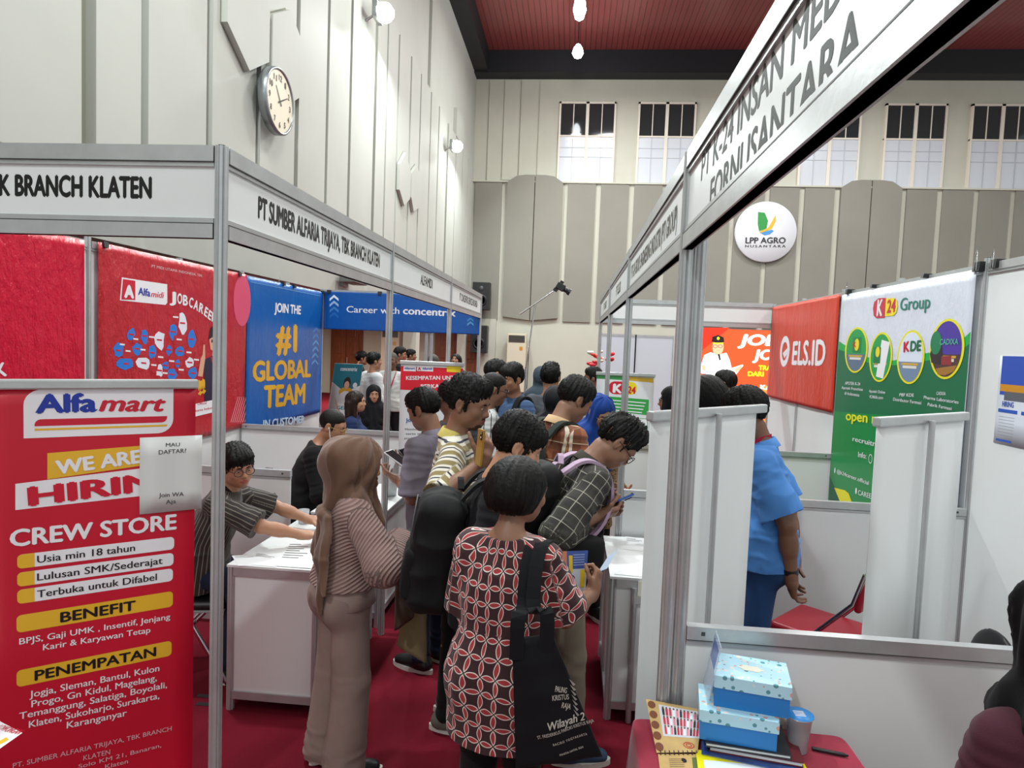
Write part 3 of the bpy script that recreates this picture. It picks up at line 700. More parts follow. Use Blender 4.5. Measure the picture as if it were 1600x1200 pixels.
mb.tube([(O2.x+.2, 9.25, 0), (O2.x+.26, 8.93, hh+.6)], .012, M_blk); o = mb.build('stand_leg'); o.parent = root; o.matrix_parent_inverse = Matrix.Translation(root.location).inverted()

# --- right side
XR = BACK_R-.035
M_orv = vinyl('orange_vinyl', '#cd3b22', .3, .5)
b = banner('hanging_banner', 'orange-red banner with a white ring logo on the right back wall', (XR, 8.08, 0), (0, -1, 0), 0, 1.40, 1.98, 2.455, M_orv, 11, .008)
lu, lv = b.P(1226, 549); ru = b.P(1233.5, 549)[0]-lu; rv = b.P(1226, 525)[1]-lv
b.ring(lu, lv, ru*1.0, rv*1.0, ru*.42, WHT, 1, 'logo'); b.pp([(1223, 552), (1233, 541), (1234, 547), (1228, 553), (1226, 560)], WHT, 1.2, 'logo')
b.tp('ELS.ID', (1237, 569), (1289, 570.5), 36, WHT, bold=.035); b.done(b.root)
M_gwv = vinyl('white_green_vinyl', '#d4d9e6', .25, .5)
b = banner('hanging_banner', 'white and green pharmacy group banner with four oval pictures', (XR-.006, 6.04, 0), (0, -1, 0), 0, .50, 1.93, 2.44, M_gwv, 13, .0035)
Z4 = lambda x, y: (1290+x/6, 420+y/6)
G1, G2, G3 = ink('#17a04a', .3), ink('#0c6a45', .3), ink('#0f8a3e', .3)
def band(b, top, bot, m, lay): b.pp(top+bot[::-1], m, lay, 'print')
tp_ = [b.P(*Z4(*q)) for q in ((118, 680), (250, 760), (400, 830), (640, 860), (900, 800), (1200, 740), (1468, 585))]
tp_[0] = (0.004, tp_[0][1]); tp_[-1] = (1.926, tp_[-1][1])
b.poly(tp_+[(1.926, .505), (.004, .505)], ink('#16a84a', .3), 1.6)
t2 = [b.P(*Z4(*q)) for q in ((118, 755), (250, 800), (400, 880), (640, 905), (900, 870), (1200, 820), (1468, 700))]; t2[0] = (.004, t2[0][1]); t2[-1] = (1.926, t2[-1][1])
b.poly(t2+[(1.926, 1.55), (.004, 1.42)], G2, 2.4); b.poly([(.004, 1.42), (1.926, 1.55), (1.926, .505), (.004, .505)], ink('#0d8642', .3), 2.4)
b.step = .0010; LB = 2
_P = b.W
b.W = lambda u, v, lay, _P=_P: _P(u, v, lay+2.2)
b.pp([Z4(*q) for q in ((570, 272), (500, 276), (460, 310), (448, 370), (455, 440), (480, 463), (556, 460))], ink('#c22a44'), 1.5, 'logo'); b.pp([Z4(*q) for q in ((570, 278), (650, 274), (675, 300), (680, 350), (668, 410), (640, 440), (560, 446))], ink('#ead71e'), 1.4, 'logo')
b.tp('K', Z4(482, 440), Z4(536, 436), 25, WHT, bold=.05, lay=2.2, part='logo'); b.tp('24', Z4(578, 412), Z4(660, 400), 20, ink('#c22a44'), bold=.04, lay=2.2, part='logo'); b.tp('Group', Z4(700, 392), Z4(985, 366), 20, ink('#137a66'), bold=.02, lay=2)
for (cx, cy, rx, ry, f1, f2) in ((288, 762, 112, 215, '#169a4c', '#5a6f86'), (520, 828, 112, 235, '#169a4c', '#169a4c'), (800, 828, 133, 255, '#d5dfee', '#6e86a4'), (1138, 752, 170, 285, '#47309a', '#4d3133')):
    u, v = b.P(*Z4(cx, cy)); a = b.P(*Z4(cx+rx, cy))[0]-u; c_ = v-b.P(*Z4(cx, cy+ry))[1]
    b.ell(u, v, a, c_, ink('#e3dc1b'), 2, 'oval_picture'); b.ell(u, v, a*.87, c_*.92, ink(f1), 2.6, 'oval_picture'); b.ell(u, v-.02*c_, a*.86, c_*.90, ink(f2), 3.0, 'oval_picture', a0=190, a1=350)
    b.rr(u-a*.5, v-c_*.42, u+a*.5, v-c_*.32, ink('#d8d6d0'), .004, 3.5, 'oval_picture'); b.rr(u-a*.6, v-c_*.30, u+a*.6, v-c_*.22, ink('#c9a23a'), .003, 3.5, 'oval_picture')
b.rr(*b.P(*Z4(255, 785)), *b.P(*Z4(345, 640)), ink('#127e40'), .008, 3.6, 'oval_picture'); b.ell(*b.P(*Z4(298, 712)), .045, .05, ink('#e3d41e'), 4, 'oval_picture'); b.tp('K', Z4(265, 735), Z4(292, 733), 8, RED, bold=.06, lay=4.4, part='oval_picture')
b.pp([Z4(*q) for q in ((535, 665), (612, 690), (548, 1030), (480, 1010))], WHT, 3.6, 'oval_picture'); b.rr(*b.P(*Z4(455, 885)), *b.P(*Z4(530, 735)), ink('#11743b'), .008, 4, 'oval_picture'); b.ell(*b.P(*Z4(497, 780)), .035, .04, ink('#e3d41e'), 4.5, 'oval_picture')
b.tp('K', Z4(738, 780), Z4(795, 772), 16, RED, bold=.06, lay=4, part='oval_picture'); b.tp('DE', Z4(800, 772), Z4(903, 766), 16, G2, bold=.05, lay=4, part='oval_picture')
b.pp([Z4(*q) for q in ((985, 800), (1060, 600), (1090, 640), (1110, 830), (1080, 900), (1000, 880))], ink('#2c2427'), 3.6, 'oval_picture'); b.pp([Z4(*q) for q in ((1095, 820), (1190, 815), (1190, 905), (1095, 900))], ink('#8c2a2c'), 3.7, 'oval_picture'); b.pp([Z4(*q) for q in ((1040, 935), (1240, 905), (1215, 960), (1130, 1000), (1060, 990))], ink('#a0702f'), 3.7, 'oval_picture')
b.ell(*b.P(*Z4(1045, 695)), .065, .075, ink('#177a50'), 4, 'oval_picture'); b.tp('CADIXA', Z4(1080, 712), Z4(1255, 708), 9, ink('#58b09a'), bold=.03, lay=4.2, part='oval_picture')
lines(b, [('APOTEK K-24', Z4(185, 1085), Z4(330, 1095), 5.0), ('Apotek Franchise', Z4(152, 1125), Z4(355, 1145), 4.4), ('di Indonesia', Z4(180, 1178), Z4(322, 1198), 4.6), ('Apotek Online', Z4(413, 1158), Z4(566, 1172), 4.6), ('K24klik.com', (1360, 622), (1381, 624), 5.0), ('PBF KDE', Z4(700, 1196), Z4(832, 1200), 5.2), ('Distributor Farmasi', (1397, 626), (1440, 632), 5.0), ('CADIXA', Z4(1045, 1182), Z4(1132, 1186), 5.4), ('Pharma Laboratories', (1444, 623), (1499, 631), 5.2), ('Pabrik Farmasi', (1450, 634), (1488, 641), 5.2)], WHT, bold=.012)
b.tp('open recruitment', (1322, 656), (1480, 676), 15, ink('#dbe01c'), bold=.035)
lines(b, [('recruitment', (1333, 689), (1392, 703), 8), ('Info:', (1342, 714), (1355, 717), 9), ('@k24career.official', (1308, 739), (1359, 758), 6), ('CAREER PT', (1342, 773), (1378, 784), 8)], WHT, bold=.015)
u, v = b.P(1361.5, 717); b.ring(u, v, .032, .036, .006, WHT, 2); b.ell(*b.P(1305, 735), .012, .026, WHT, 2); b.ell(*b.P(1339, 767), .016, .026, WHT, 2)
b.pp([(1304, 762), (1321, 766), (1327, 771), (1335, 792), (1316, 791)], ink('#e6dc16'), 1.6); b.pp([(1296.5, 744), (1316, 791), (1296, 788)], ink('#0b5b40'), 1.5)
b.done(b.root)
for (px, py, lb, s_, w_) in ((1327, 453, 'black binder clip at the left end of the green and white banner', 1.15, 1), (1366, 442, 'small black clip a third along the top of the green and white banner', .8, 0), (1447, 425, 'small black clip above the word Group on the green and white banner', .8, 0), (1532, 409, 'big black binder clip at the upper right corner of the green and white banner', 1.6, 1)):
    p = atX(px, py, BACK_R-.03); clip(BACK_R-.022, p.y, 2.475, label=lb, s=s_, wire=w_, rz=math.pi/2)
p = atX(1562, 403, BACK_R); clip(BACK_R-.004, p.y, 2.475, label='black binder clip on the wall top just right of the aluminium post', s=1.4, rz=math.pi/2)
for (px, lb) in ((155, 'black clip at the upper left corner of the red map banner'), (368, 'black clip at the upper right corner of the red map banner'), (438, 'black clip left of centre on the blue JOIN THE banner'), (455, 'black clip right of centre on the blue JOIN THE banner'), (500, 'black clip at the right corner of the blue JOIN THE banner')):
    p = atX(px, 300+px*.3, BACK_L); clip(BACK_L+.022, p.y, 2.475, label=lb, s=1.1, wire=px == 438, rz=math.pi/2)
for (px, lb) in ((515, 'black clip holding the left end of the long blue career banner'), (594, 'black clip on the long blue career banner beside the slim post')):
    p = atY(px, 455, YS[3]-.02); clip(p.x, YS[3]-.022, 2.49, label=lb, s=1.1, wire=0)
# small posters on the near right wall
for (q, lb, nm) in ((((1558, 556), (1604, 549), (1604, 703), (1552, 691)), 'blue and white job poster taped on the tall white wall at the right edge', 'wall_poster'),):
    ps = Sheet((BACK_R-.008, 3.2, 0), (0, -1, 0), (0, 0, 1)); P_ = ps.Q(*q); u0 = P_[3][0]; u1 = P_[0][0]+.62; v0 = P_[3][1]; v1 = P_[0][1]
    root = empty(nm, (BACK_R-.008, 3.2-u0, v0), 0, lb, 'poster'); ps.cloth(u0, v0, u1, v1, mat('poster_paper', '#d7dde8', .5), 4, 4)
    w = u1-u0; h = v1-v0; bl = ink('#2456b4')
    ps.rr(u0+.02, v0+h*.56, u0+w*.46, v1-.0, ink('#2a4fb0'), .002, 1); ps.rr(u0+.02, v0+h*.60, u0+w*.46, v0+h*.68, ink('#c98a1c'), .002, 1.5); ps.rr(u0+.06, v0+h*.5, u0+w*.4, v0+h*.6, ink('#5a5f66'), .002, 1.2); ps.rr(u0+.02, v0+h*.36, u0+w*.3, v0+h*.40, bl, .002, 1); ps.rr(u0+w*.35, v0+h*.36, u0+w*.6, v0+h*.40, bl, .002, 1)
    ps.text('HIRING', u0+.05, v0+h*.43, w*.16, .03, bl, 2, .03)
    for k in range(7): ps.rr(u0+.03, v0+h*(.31-.035*k), u0+w*.27, v0+h*(.315-.035*k), ink('#8d949c'), .0005, 1)
    ps.rr(u0+.02, v0+h*.03, u0+w*.25, v0+h*.055, bl, .001, 1); ps.done(root)
# blank roll-ups seen from behind
M_backfilm = mat('grey_backed_film', '#e6eaea', .5, var=.02, vscale=1, bump=.18, bscale=2.2, bdist=.05, stretch=(1, 1, .35))
def backroll(pl, pr_, zt, label, inset=.01):
    """pl, pr_: top corners seen from this side; the printed side looks away"""
    ux = (pl-pr_); ux.z = 0; w = ux.length
    sh = rollup('rollup_banner', label, Vector((pl.x, pl.y, 0)), ux, w, zt, M_backfilm, inset=inset); sh.done(sh.root); return sh
zt = 1.684
backroll(atZ(1016, 648, zt), atZ(1192, 636, zt), zt, 'blank back of a roll-up banner beside the thick aluminium post', .055)
backroll(atZ(1370, 657, zt), atZ(1507, 648, zt), zt, 'blank back of a roll-up banner in front of the green pharmacy banner')
p = atY(1023, 586, 6.7); q = atY(932, 582, 6.7)
sh = rollup('rollup_banner', 'white and green pharmacy roll-up with a red and yellow pill logo, behind an aluminium post', p, (p.x-q.x, 0.06, 0), (p-q).length, p.z, M_wfilm)
s = sh; G5 = ink('#2d9a44')
s.pp([(932, 585.5), (976, 588), (976, 594), (932, 591.5)], ink('#3a8f4b'), 1); s.pp([(976, 588), (1021, 591), (1021, 598), (976, 594)], ink('#c3a02c'), 1)
lu, lv = s.P(965, 606); a = s.P(979, 606)[0]-lu; h = lv-s.P(965, 616)[1]; s.rr(lu-a, lv-h, lu+a, lv+h, RED, h*.95, 1, 'logo', (0, 1, 1, 0)); lu2 = s.P(987, 607)[0]; s.rr(lu+a, lv-h, lu2+a*.6, lv+h, ink('#e6d21c'), h*.95, 1, 'logo', (1, 0, 0, 1)); s.tp('K', (957, 613), (972, 614), 14, WHT, bold=.06, part='logo'); s.tp('24', (980, 614), (993, 615), 11, RED, bold=.05, part='logo')
s.pp([(947, 619), (1014, 624.5), (1013, 649), (947, 641)], G5, 1)
for k in range(4): s.pp([(950, 624+k*5), (1009-k*2, 629+k*5), (1009-k*2, 630.6+k*5), (950, 625.6+k*5)], WHT, 2)
for (a, b_, c, d) in ((935, 650, 962, 735), (966, 652, 1012, 738)):
    s.pp([(a, b_), (c, b_+2), (c, d), (a, d-2)], G5, 1); s.pp([(a+1, b_+1), (c-1, b_+3), (c-1, d-1), (a+1, d-3)], WHT, 1.5)
    for k in range(9): s.pp([(a+3, b_+8+k*8), (c-4, b_+9+k*8), (c-4, b_+10+k*8), (a+3, b_+9+k*8)], ink('#80868a'), 2)
s.tp('Klik', (987, 757), (1003, 758.5), 9, G5, bold=.03); s.done(s.root)

# ================================================================ lit screen at the far end of the hall
YL = 18.0; O = atY(1086, 512, YL); root = empty('led_screen', (O.x, YL, 0), 0, 'big lit orange screen showing a man in a white uniform and JOB lettering', 'screen')
def glow(name, c, e=1.0): return mat('screen_'+name, c, .5, emit=e)
sc = Sheet((O.x, YL-.02, 0), (1, 0, 0), (0, 0, 1), .004)
mb = MB(); mb.box((0, 0, 0), (4.2, .25, O.z), M_blk); mb.build('cabinet', root)
for xx in (0, 4.0):
    mb = MB(); mb.box((xx-.02, -.02, .0), (xx, .1, O.z), M_blk); mb.build('frame', root)
sc.rr(0, .12, 4.2, O.z-.01, glow('orange', '#ef4a1e', .9), .002, 1, 'display')
OR2 = glow('deep_orange', '#d8280f', .85); OR3 = glow('light_orange', '#ff7a2e', .95); SW = glow('white', '#ffffff', 1.0); SY = glow('yellow', '#ffe21e', 1.0); SB = glow('black', '#191214', .4); SS = glow('skin', '#e0a884', .9)
sc.pp([(1085, 512), (1140, 512), (1100, 545), (1084, 560)], OR2, 2, 'display'); sc.pp([(1083, 575), (1100, 600), (1118, 640), (1083, 650)], OR3, 2, 'display'); sc.pp([(1140, 620), (1204, 600), (1204, 660), (1140, 660)], OR3, 2, 'display')
Z8 = lambda x, y: (1000+x/4, 420+y/4)
sc.pp([Z8(*q) for q in ((385, 590), (400, 540), (440, 522), (490, 535), (540, 525), (560, 570), (572, 620), (640, 598), (645, 605), (600, 660), (570, 665), (545, 630), (540, 760), (405, 760), (412, 655), (385, 655), (366, 625))], SW, 3, 'display')
sc.pp([Z8(*q) for q in ((383, 600), (410, 605), (408, 640), (385, 632))], SS, 3.5, 'display'); sc.pp([Z8(*q) for q in ((590, 630), (640, 597), (630, 625), (600, 655))], SS, 3.5, 'display')
sc.ell(*sc.P(*Z8(487, 490)),   .145, .21, SS, 3.5, 'display'); sc.pp([Z8(*q) for q in ((447, 455), (452, 425), (488, 414), (522, 428), (527, 458), (488, 466))], SB, 4, 'display'); sc.pp([Z8(*q) for q in ((452, 462), (522, 462), (516, 470), (458, 470))], SY, 4.2, 'display'); sc.ell(*sc.P(*Z8(488, 435)), .035, .04, SY, 4.4, 'display')
sc.pp([Z8(*q) for q in ((484, 533), (498, 533), (504, 568), (496, 574))], SB, 4, 'display')
for ex in (470, 502): sc.ring(*sc.P(*Z8(ex, 484)), .06, .045, .012, SB, 4, 'display')
for t_, p0, p1, h, m_ in (('JOB', (1152, 538.5), (1215, 540), 17, SW), ('JO', (1175, 561.5), (1208, 562), 16, SW), ('TRA', (1184.5, 578), (1205, 578.5), 7.5, SY), ('DARI', (1168, 587.5), (1193, 588), 7.5, SY), ('KA', (1187, 608.5), (1206, 609), 7.5, SW)): sc.tp(t_, p0, p1, h, m_, bold=.05, shear=.18 if h > 10 else 0, part='display', lay=4)
sc.done(root)
# round logo sign on the back wall
ct = atY(1197, 362, YB-.22); R_ = (atY(1245, 362, YB-.22)-ct).length
root = empty('round_sign', (ct.x, YB-.1, ct.z), 0, 'round white sign with a green, yellow and blue leaf emblem on the back wall', 'sign')
mb = MB(); mb.lathe([(0, -.12), (R_, -.12), (R_+.012, -.10), (R_+.012, 0), (0, 0)], mat('sign_white', '#dfe1e6', .5), 64)
o = mb.build('disc', root); o.rotation_euler = (math.radians(90), 0, 0); o.location = (0, 0.02, 0); o.data.update()
# disc front lies toward the hall
o.rotation_euler = (math.radians(-90), 0, 0)
sg = Sheet((ct.x, YB-.205, ct.z), (1, 0, 0), (0, 0, 1), .004); q = lambda x, y: (1149+x*.5-0, 0)
ZL = lambda x, y: (800+x/2, y/2)
sg.pp([ZL(*p) for p in ((769, 662), (790, 665), (800, 690), (795, 715), (772, 722), (768, 700))], ink('#1f8f3a'), 1, 'emblem'); sg.pp([ZL(*p) for p in ((823, 672), (825, 690), (812, 715), (778, 728), (772, 724), (800, 712), (812, 692))], ink('#d9b02a'), 1.4, 'emblem'); sg.pp([ZL(*p) for p in ((776, 728), (812, 718), (818, 722), (805, 732), (790, 735))], ink('#3c8fd0'), 1.6, 'emblem')
sg.tp('LPP AGRO', ZL(729, 760), ZL(855, 760), 9.5, ink('#26282c'), bold=.025); sg.tp('NUSANTARA', ZL(728, 773), ZL(855, 773), 4, ink('#34363a'), bold=.02, space=1.4); sg.done(root)
# wall clock on the left wall
cy, cz, r = 7.02, 4.42, .335
root = empty('wall_clock', (XL+.16, cy, cz), 0, 'round silver wall clock with cream dial beside the hexagon reliefs', 'clock')
mb = MB(); mb.lathe([(0, 0), (r, 0), (r+.012, .01), (r+.012, .09), (r-.004, .105), (r-.02, .09), (r-.02, .085), (0, .085)], mat('clock_case', '#8d9294', .3, metal=.7), 64); o = mb.build('case', root); o.rotation_euler = (0, math.radians(90), 0)
mb = MB(); mb.lathe([(0, .087), (r-.022, .087)], mat('clock_dial', '#e2d9c2', .4), 64); o = mb.build('dial', root); o.rotation_euler = (0, math.radians(90), 0)
cs = Sheet((XL+.16+.089, cy, cz), (0, 1, 0), (0, 0, 1), .001); CK = ink('#3a3326')
for k in range(1, 13):
    a = math.radians(90-30*k); w_ = .075 if k > 9 else .036; cs.text(str(k), math.cos(a)*.245-w_/2, math.sin(a)*.245-.032, w_, .064, CK, 1, .03, part='numerals')
def handp(a, L, w): a = math.radians(90-a); d = (math.cos(a), math.sin(a)); n = (-d[1], d[0]); return [(-d[0]*.05+n[0]*w, -d[1]*.05+n[1]*w), (d[0]*L+n[0]*w*.5, d[1]*L+n[1]*w*.5), (d[0]*L-n[0]*w*.5, d[1]*L-n[1]*w*.5), (-d[0]*.05-n[0]*w, -d[1]*.05-n[1]*w)]
cs.poly(handp(323, .17, .013), CK, 3, 'clock_hand'); cs.poly(handp(62, .20, .010), CK, 4, 'clock_hand'); cs.done(root)
# ================================================================ figures: bodies grown as one continuous surface from a distance field
f32 = np.float32
def npv(a): return np.array(a, dtype=float)
def nrm(a): a = npv(a); return a/max(np.linalg.norm(a), 1e-9)
def rotm(ax, deg):
    return np.array(Matrix.Rotation(math.radians(deg), 3, ax))
class Field:
    def __init__(s, lo, hi, vox):
        s.lo = npv(lo); s.vox = vox; s.n = np.ceil((npv(hi)-s.lo)/vox).astype(int)+1
        s.d = np.full(s.n, 9., f32)
        s.ax = [(s.lo[i]+vox*np.arange(s.n[i])).astype(f32) for i in range(3)]
    def win(s, lo, hi):
        a = np.maximum(0, np.floor((lo-s.lo)/s.vox).astype(int)); b = np.minimum(s.n, np.ceil((hi-s.lo)/s.vox).astype(int)+1)
        if (b <= a).any(): return None
        return tuple(slice(x, y) for x, y in zip(a, b))
    def xyz(s, w): return s.ax[0][w[0]][:, None, None], s.ax[1][w[1]][None, :, None], s.ax[2][w[2]][None, None, :]
    def put(s, w, v, k, op):
        d = s.d[w]
        if op == 'add':
            if k > 0: h = np.maximum(k-np.abs(d-v), 0)/k; r = np.minimum(d, v)-h*h*k*.25
            else: r = np.minimum(d, v)
        else:
            v = -v
            if k > 0: h = np.maximum(k-np.abs(d-v), 0)/k; r = np.maximum(d, v)+h*h*k*.25
            else: r = np.maximum(d, v)
        s.d[w] = r
    def cone(s, a, b, ra, rb, k=.02, op='add', wide=1., side=None, grow=0.):
        a, b = npv(a), npv(b); ra += grow; rb += grow; L = np.linalg.norm(b-a); ax = (b-a)/max(L, 1e-6)
        mr = max(ra, rb)*max(wide, 1)+k+3*s.vox
        w = s.win(np.minimum(a, b)-mr, np.maximum(a, b)+mr)
        if w is None: return
        X, Y, Z = s.xyz(w); x, y, z = X-f32(a[0]), Y-f32(a[1]), Z-f32(a[2])
        t = np.clip((x*ax[0]+y*ax[1]+z*ax[2])/max(L, 1e-6), 0, 1).astype(f32)
        x = x-t*f32(b[0]-a[0]); y = y-t*f32(b[1]-a[1]); z = z-t*f32(b[2]-a[2])
        q = x*x+y*y+z*z
        if wide != 1:
            sd = npv(side); sd = sd-ax*sd.dot(ax); sd = nrm(sd); u = x*sd[0]+y*sd[1]+z*sd[2]
            q = q-u*u*f32(1-1/wide**2)
        s.put(w, np.sqrt(np.maximum(q, 0))-(ra+(rb-ra)*t).astype(f32), k, op)
    def ell(s, c, r, k=.02, op='add', R=None, grow=0.):
        c = npv(c); r = npv(r)+grow; mr = r.max()+k+3*s.vox; w = s.win(c-mr, c+mr)
        if w is None: return
        X, Y, Z = s.xyz(w); x, y, z = X-f32(c[0]), Y-f32(c[1]), Z-f32(c[2])
        if R is not None:
            R = npv(R); x, y, z = [R[i][0]*x+R[i][1]*y+R[i][2]*z for i in range(3)]
        k0 = np.sqrt((x/r[0])**2+(y/r[1])**2+(z/r[2])**2); k1 = np.sqrt((x/r[0]**2)**2+(y/r[1]**2)**2+(z/r[2]**2)**2)
        s.put(w, (k0*(k0-1)/np.maximum(k1, 1e-4)).astype(f32), k, op)
    def box(s, c, h, rad=.01, k=.01, op='add', R=None):
        c = npv(c); h = npv(h); mr = np.linalg.norm(h)+k+3*s.vox; w = s.win(c-mr, c+mr)
        if w is None: return
        X, Y, Z = s.xyz(w); x, y, z = X-f32(c[0]), Y-f32(c[1]), Z-f32(c[2])
        if R is not None: R = npv(R); x, y, z = [R[i][0]*x+R[i][1]*y+R[i][2]*z for i in range(3)]
        qx, qy, qz = np.abs(x)-(h[0]-rad), np.abs(y)-(h[1]-rad), np.abs(z)-(h[2]-rad)
        o = np.sqrt(np.maximum(qx, 0)**2+np.maximum(qy, 0)**2+np.maximum(qz, 0)**2)
        s.put(w, (o+np.minimum(np.maximum(np.maximum(qx, qy), qz), 0)-rad).astype(f32), k, op)
    def cut(s, p, n, k=0., lo=None, hi=None):
        """drop what lies on the side n points to"""
        n = nrm(n); w = s.win(npv(lo) if lo is not None else s.lo, npv(hi) if hi is not None else s.lo+s.vox*s.n)
        if w is None: return
        X, Y, Z = s.xyz(w); v = ((X-f32(p[0]))*n[0]+(Y-f32(p[1]))*n[1]+(Z-f32(p[2]))*n[2]).astype(f32)
        s.put(w, -v, k, 'sub')
    def mesh(s):
        d = s.d; d[0] = 1; d[-1] = 1; d[:, 0] = 1; d[:, -1] = 1; d[:, :, 0] = 1; d[:, :, -1] = 1
        sg = d < 0
        c = np.zeros(np.array(d.shape)-1, np.int8); off = [(i, j, k) for i in (0, 1) for j in (0, 1) for k in (0, 1)]
        sl = lambda o: tuple(slice(o[i], d.shape[i]-1+o[i]) for i in range(3))
        for o in off: c += sg[sl(o)]
        act = (c > 0) & (c < 8); I = np.argwhere(act); ids = np.full(act.shape, -1, np.int32); ids[act] = np.arange(len(I))
        val = {o: d[I[:, 0]+o[0], I[:, 1]+o[1], I[:, 2]+o[2]] for o in off}
        acc = np.zeros((len(I), 3)); cnt = np.zeros(len(I))
        for a in off:
            for ax in range(3):
                if a[ax]: continue
                b = list(a); b[ax] = 1; b = tuple(b); da, db = val[a], val[b]; mk = (da < 0) != (db < 0)
                t = np.where(mk, da/np.where(mk, da-db, 1), 0); p = np.tile(npv(a), (len(I), 1)); p[:, ax] += t
                acc[mk] += p[mk]; cnt[mk] += 1
        V = s.lo+(I+acc/np.maximum(cnt, 1)[:, None])*s.vox
        Q = []
        for ax in range(3):
            o1, o2 = (ax+1) % 3, (ax+2) % 3
            sa = [slice(1, -1)]*3; sb = [slice(1, -1)]*3; sa[ax] = slice(0, -1); sb[ax] = slice(1, None)
            A = sg[tuple(sa)]; B = sg[tuple(sb)]; m = np.argwhere(A != B)
            if not len(m): continue
            m = m.copy(); m[:, o1] += 1; m[:, o2] += 1
            g = m.copy(); g[:, o1] -= 1; g[:, o2] -= 1
            def cell(e1, e2):
                q = m.copy(); q[:, o1] -= 1-e1; q[:, o2] -= 1-e2; return ids[q[:, 0], q[:, 1], q[:, 2]]
            quad = np.stack([cell(0, 0), cell(1, 0), cell(1, 1), cell(0, 1)], 1)
            p = m.copy(); ins = sg[p[:, 0], p[:, 1], p[:, 2]]
            quad[~ins] = quad[~ins][:, ::-1]; Q.append(quad)
        Q = np.concatenate(Q) if Q else np.zeros((0, 4), int)
        return V, Q[(Q >= 0).all(1)]
def vnormals(V, Q):
    n = np.cross(V[Q[:, 2]]-V[Q[:, 0]], V[Q[:, 3]]-V[Q[:, 1]]); N = np.zeros_like(V)
    for i in range(4): np.add.at(N, Q[:, i], n)
    return N/np.maximum(np.linalg.norm(N, axis=1), 1e-9)[:, None]
def smooth(V, Q, it=1, f=.5):
    for _ in range(it):
        S = np.zeros_like(V); c = np.zeros(len(V))
        for i in range(4):
            j = (i+1) % 4; np.add.at(S, Q[:, i], V[Q[:, j]]); np.add.at(S, Q[:, j], V[Q[:, i]])
            np.add.at(c, Q[:, i], 1); np.add.at(c, Q[:, j], 1)
        V = V+(S/np.maximum(c, 1)[:, None]-V)*f
    return V
def vnoise(P, seed=0):
    P = np.asarray(P, float); i = np.floor(P).astype(np.int64); f = P-i; f = f*f*(3-2*f); r = 0
    for dx in (0, 1):
        for dy in (0, 1):
            for dz in (0, 1):
                h = (i[:, 0]+dx)*374761393+(i[:, 1]+dy)*668265263+(i[:, 2]+dz)*2147483647+seed*974711
                h = (h ^ (h >> 13))*1274126177 & 0xffffffff; h = (h ^ (h >> 16)) & 0xffff
                w = (f[:, 0] if dx else 1-f[:, 0])*(f[:, 1] if dy else 1-f[:, 1])*(f[:, 2] if dz else 1-f[:, 2])
                r = r+w*(h/32767.5-1)
    return r
def ridge(P, seed=0): return 1-np.abs(vnoise(P, seed))*2.2
def npmesh(name, V, Q, mats, parent=None, fm=None, attr=None, M=None):
    me = bpy.data.meshes.new(name); n = len(V); k = len(Q)
    me.vertices.add(n); me.vertices.foreach_set('co', np.ascontiguousarray(V, f32).ravel())
    me.loops.add(4*k); me.loops.foreach_set('vertex_index', np.ascontiguousarray(Q, np.int32).ravel())
    me.polygons.add(k); me.polygons.foreach_set('loop_start', np.arange(0, 4*k, 4, dtype=np.int32))
    for mt in (mats if isinstance(mats, (list, tuple)) else [mats]): me.materials.append(mt)
    if fm is not None: me.polygons.foreach_set('material_index', np.ascontiguousarray(fm, np.int32))
    me.polygons.foreach_set('use_smooth', np.ones(k, bool))
    if attr is not None:
        a = me.attributes.new('pat', 'FLOAT_VECTOR', 'POINT'); a.data.foreach_set('vector', np.ascontiguousarray(attr, f32).ravel())
    me.update(calc_edges=True); me.validate()
    o = bpy.data.objects.new(name, me); C.objects.link(o)
    if parent is not None: o.parent = parent
    return o
def skin(name, c, lip=False):
    mt = bpy.data.materials.new(name); mt.use_nodes = True; t = NT(mt); c = lin(c)
    f = t.noise(t.coord(), 14, 4, .6)
    t.l(t.mix(f, tuple(x*.9 for x in c[:3])+(1,), tuple(min(1, x*1.08) for x in c[:3])+(1,)), t.b.inputs['Base Color'])
    t.b.inputs['Roughness'].default_value = .5; t.b.inputs['Subsurface Weight'].default_value = .08; t.b.inputs['Subsurface Radius'].default_value = (.02, .008, .004)
    t.bump(t.noise(t.coord(), 260, 2), .12, .002); return mt
SKINS = {k: skin('skin_'+k, c) for k, c in dict(light='#b38467', mid='#9b6e54', tan='#87604a', dark='#704b38').items()}
LIPS = {'light': mat('lip_light', '#a35a4c', .4), 'mid': mat('lip_mid', '#8a483b', .4), 'tan': mat('lip_tan', '#7a4035', .4), 'dark': mat('lip_dark', '#63342a', .4)}
def hairmat(name, c, rough=.38):
    mt = bpy.data.materials.new(name); mt.use_nodes = True; t = NT(mt)
    v = t.mapping(t.coord(), (150, 150, 12)); f = t.noise(v, 1.0, 3, .6); c = lin(c)
    t.l(t.mix(f, tuple(x*.5 for x in c[:3])+(1,), tuple(min(1, x*1.7) for x in c[:3])+(1,)), t.b.inputs['Base Color'])
    t.b.inputs['Roughness'].default_value = rough; t.b.inputs['Specular IOR Level'].default_value = .22; t.bump(f, .6, .006); return mt
HAIR = hairmat('black_hair', '#0a0908', .5); HAIR_B = hairmat('dark_brown_hair', '#241812'); HAIR_G = hairmat('cropped_grey_hair', '#4a443e', .6)
M_eye = mat('eye_white', '#aaa199', .3); M_iris = mat('iris_dark', '#1a100b', .15)
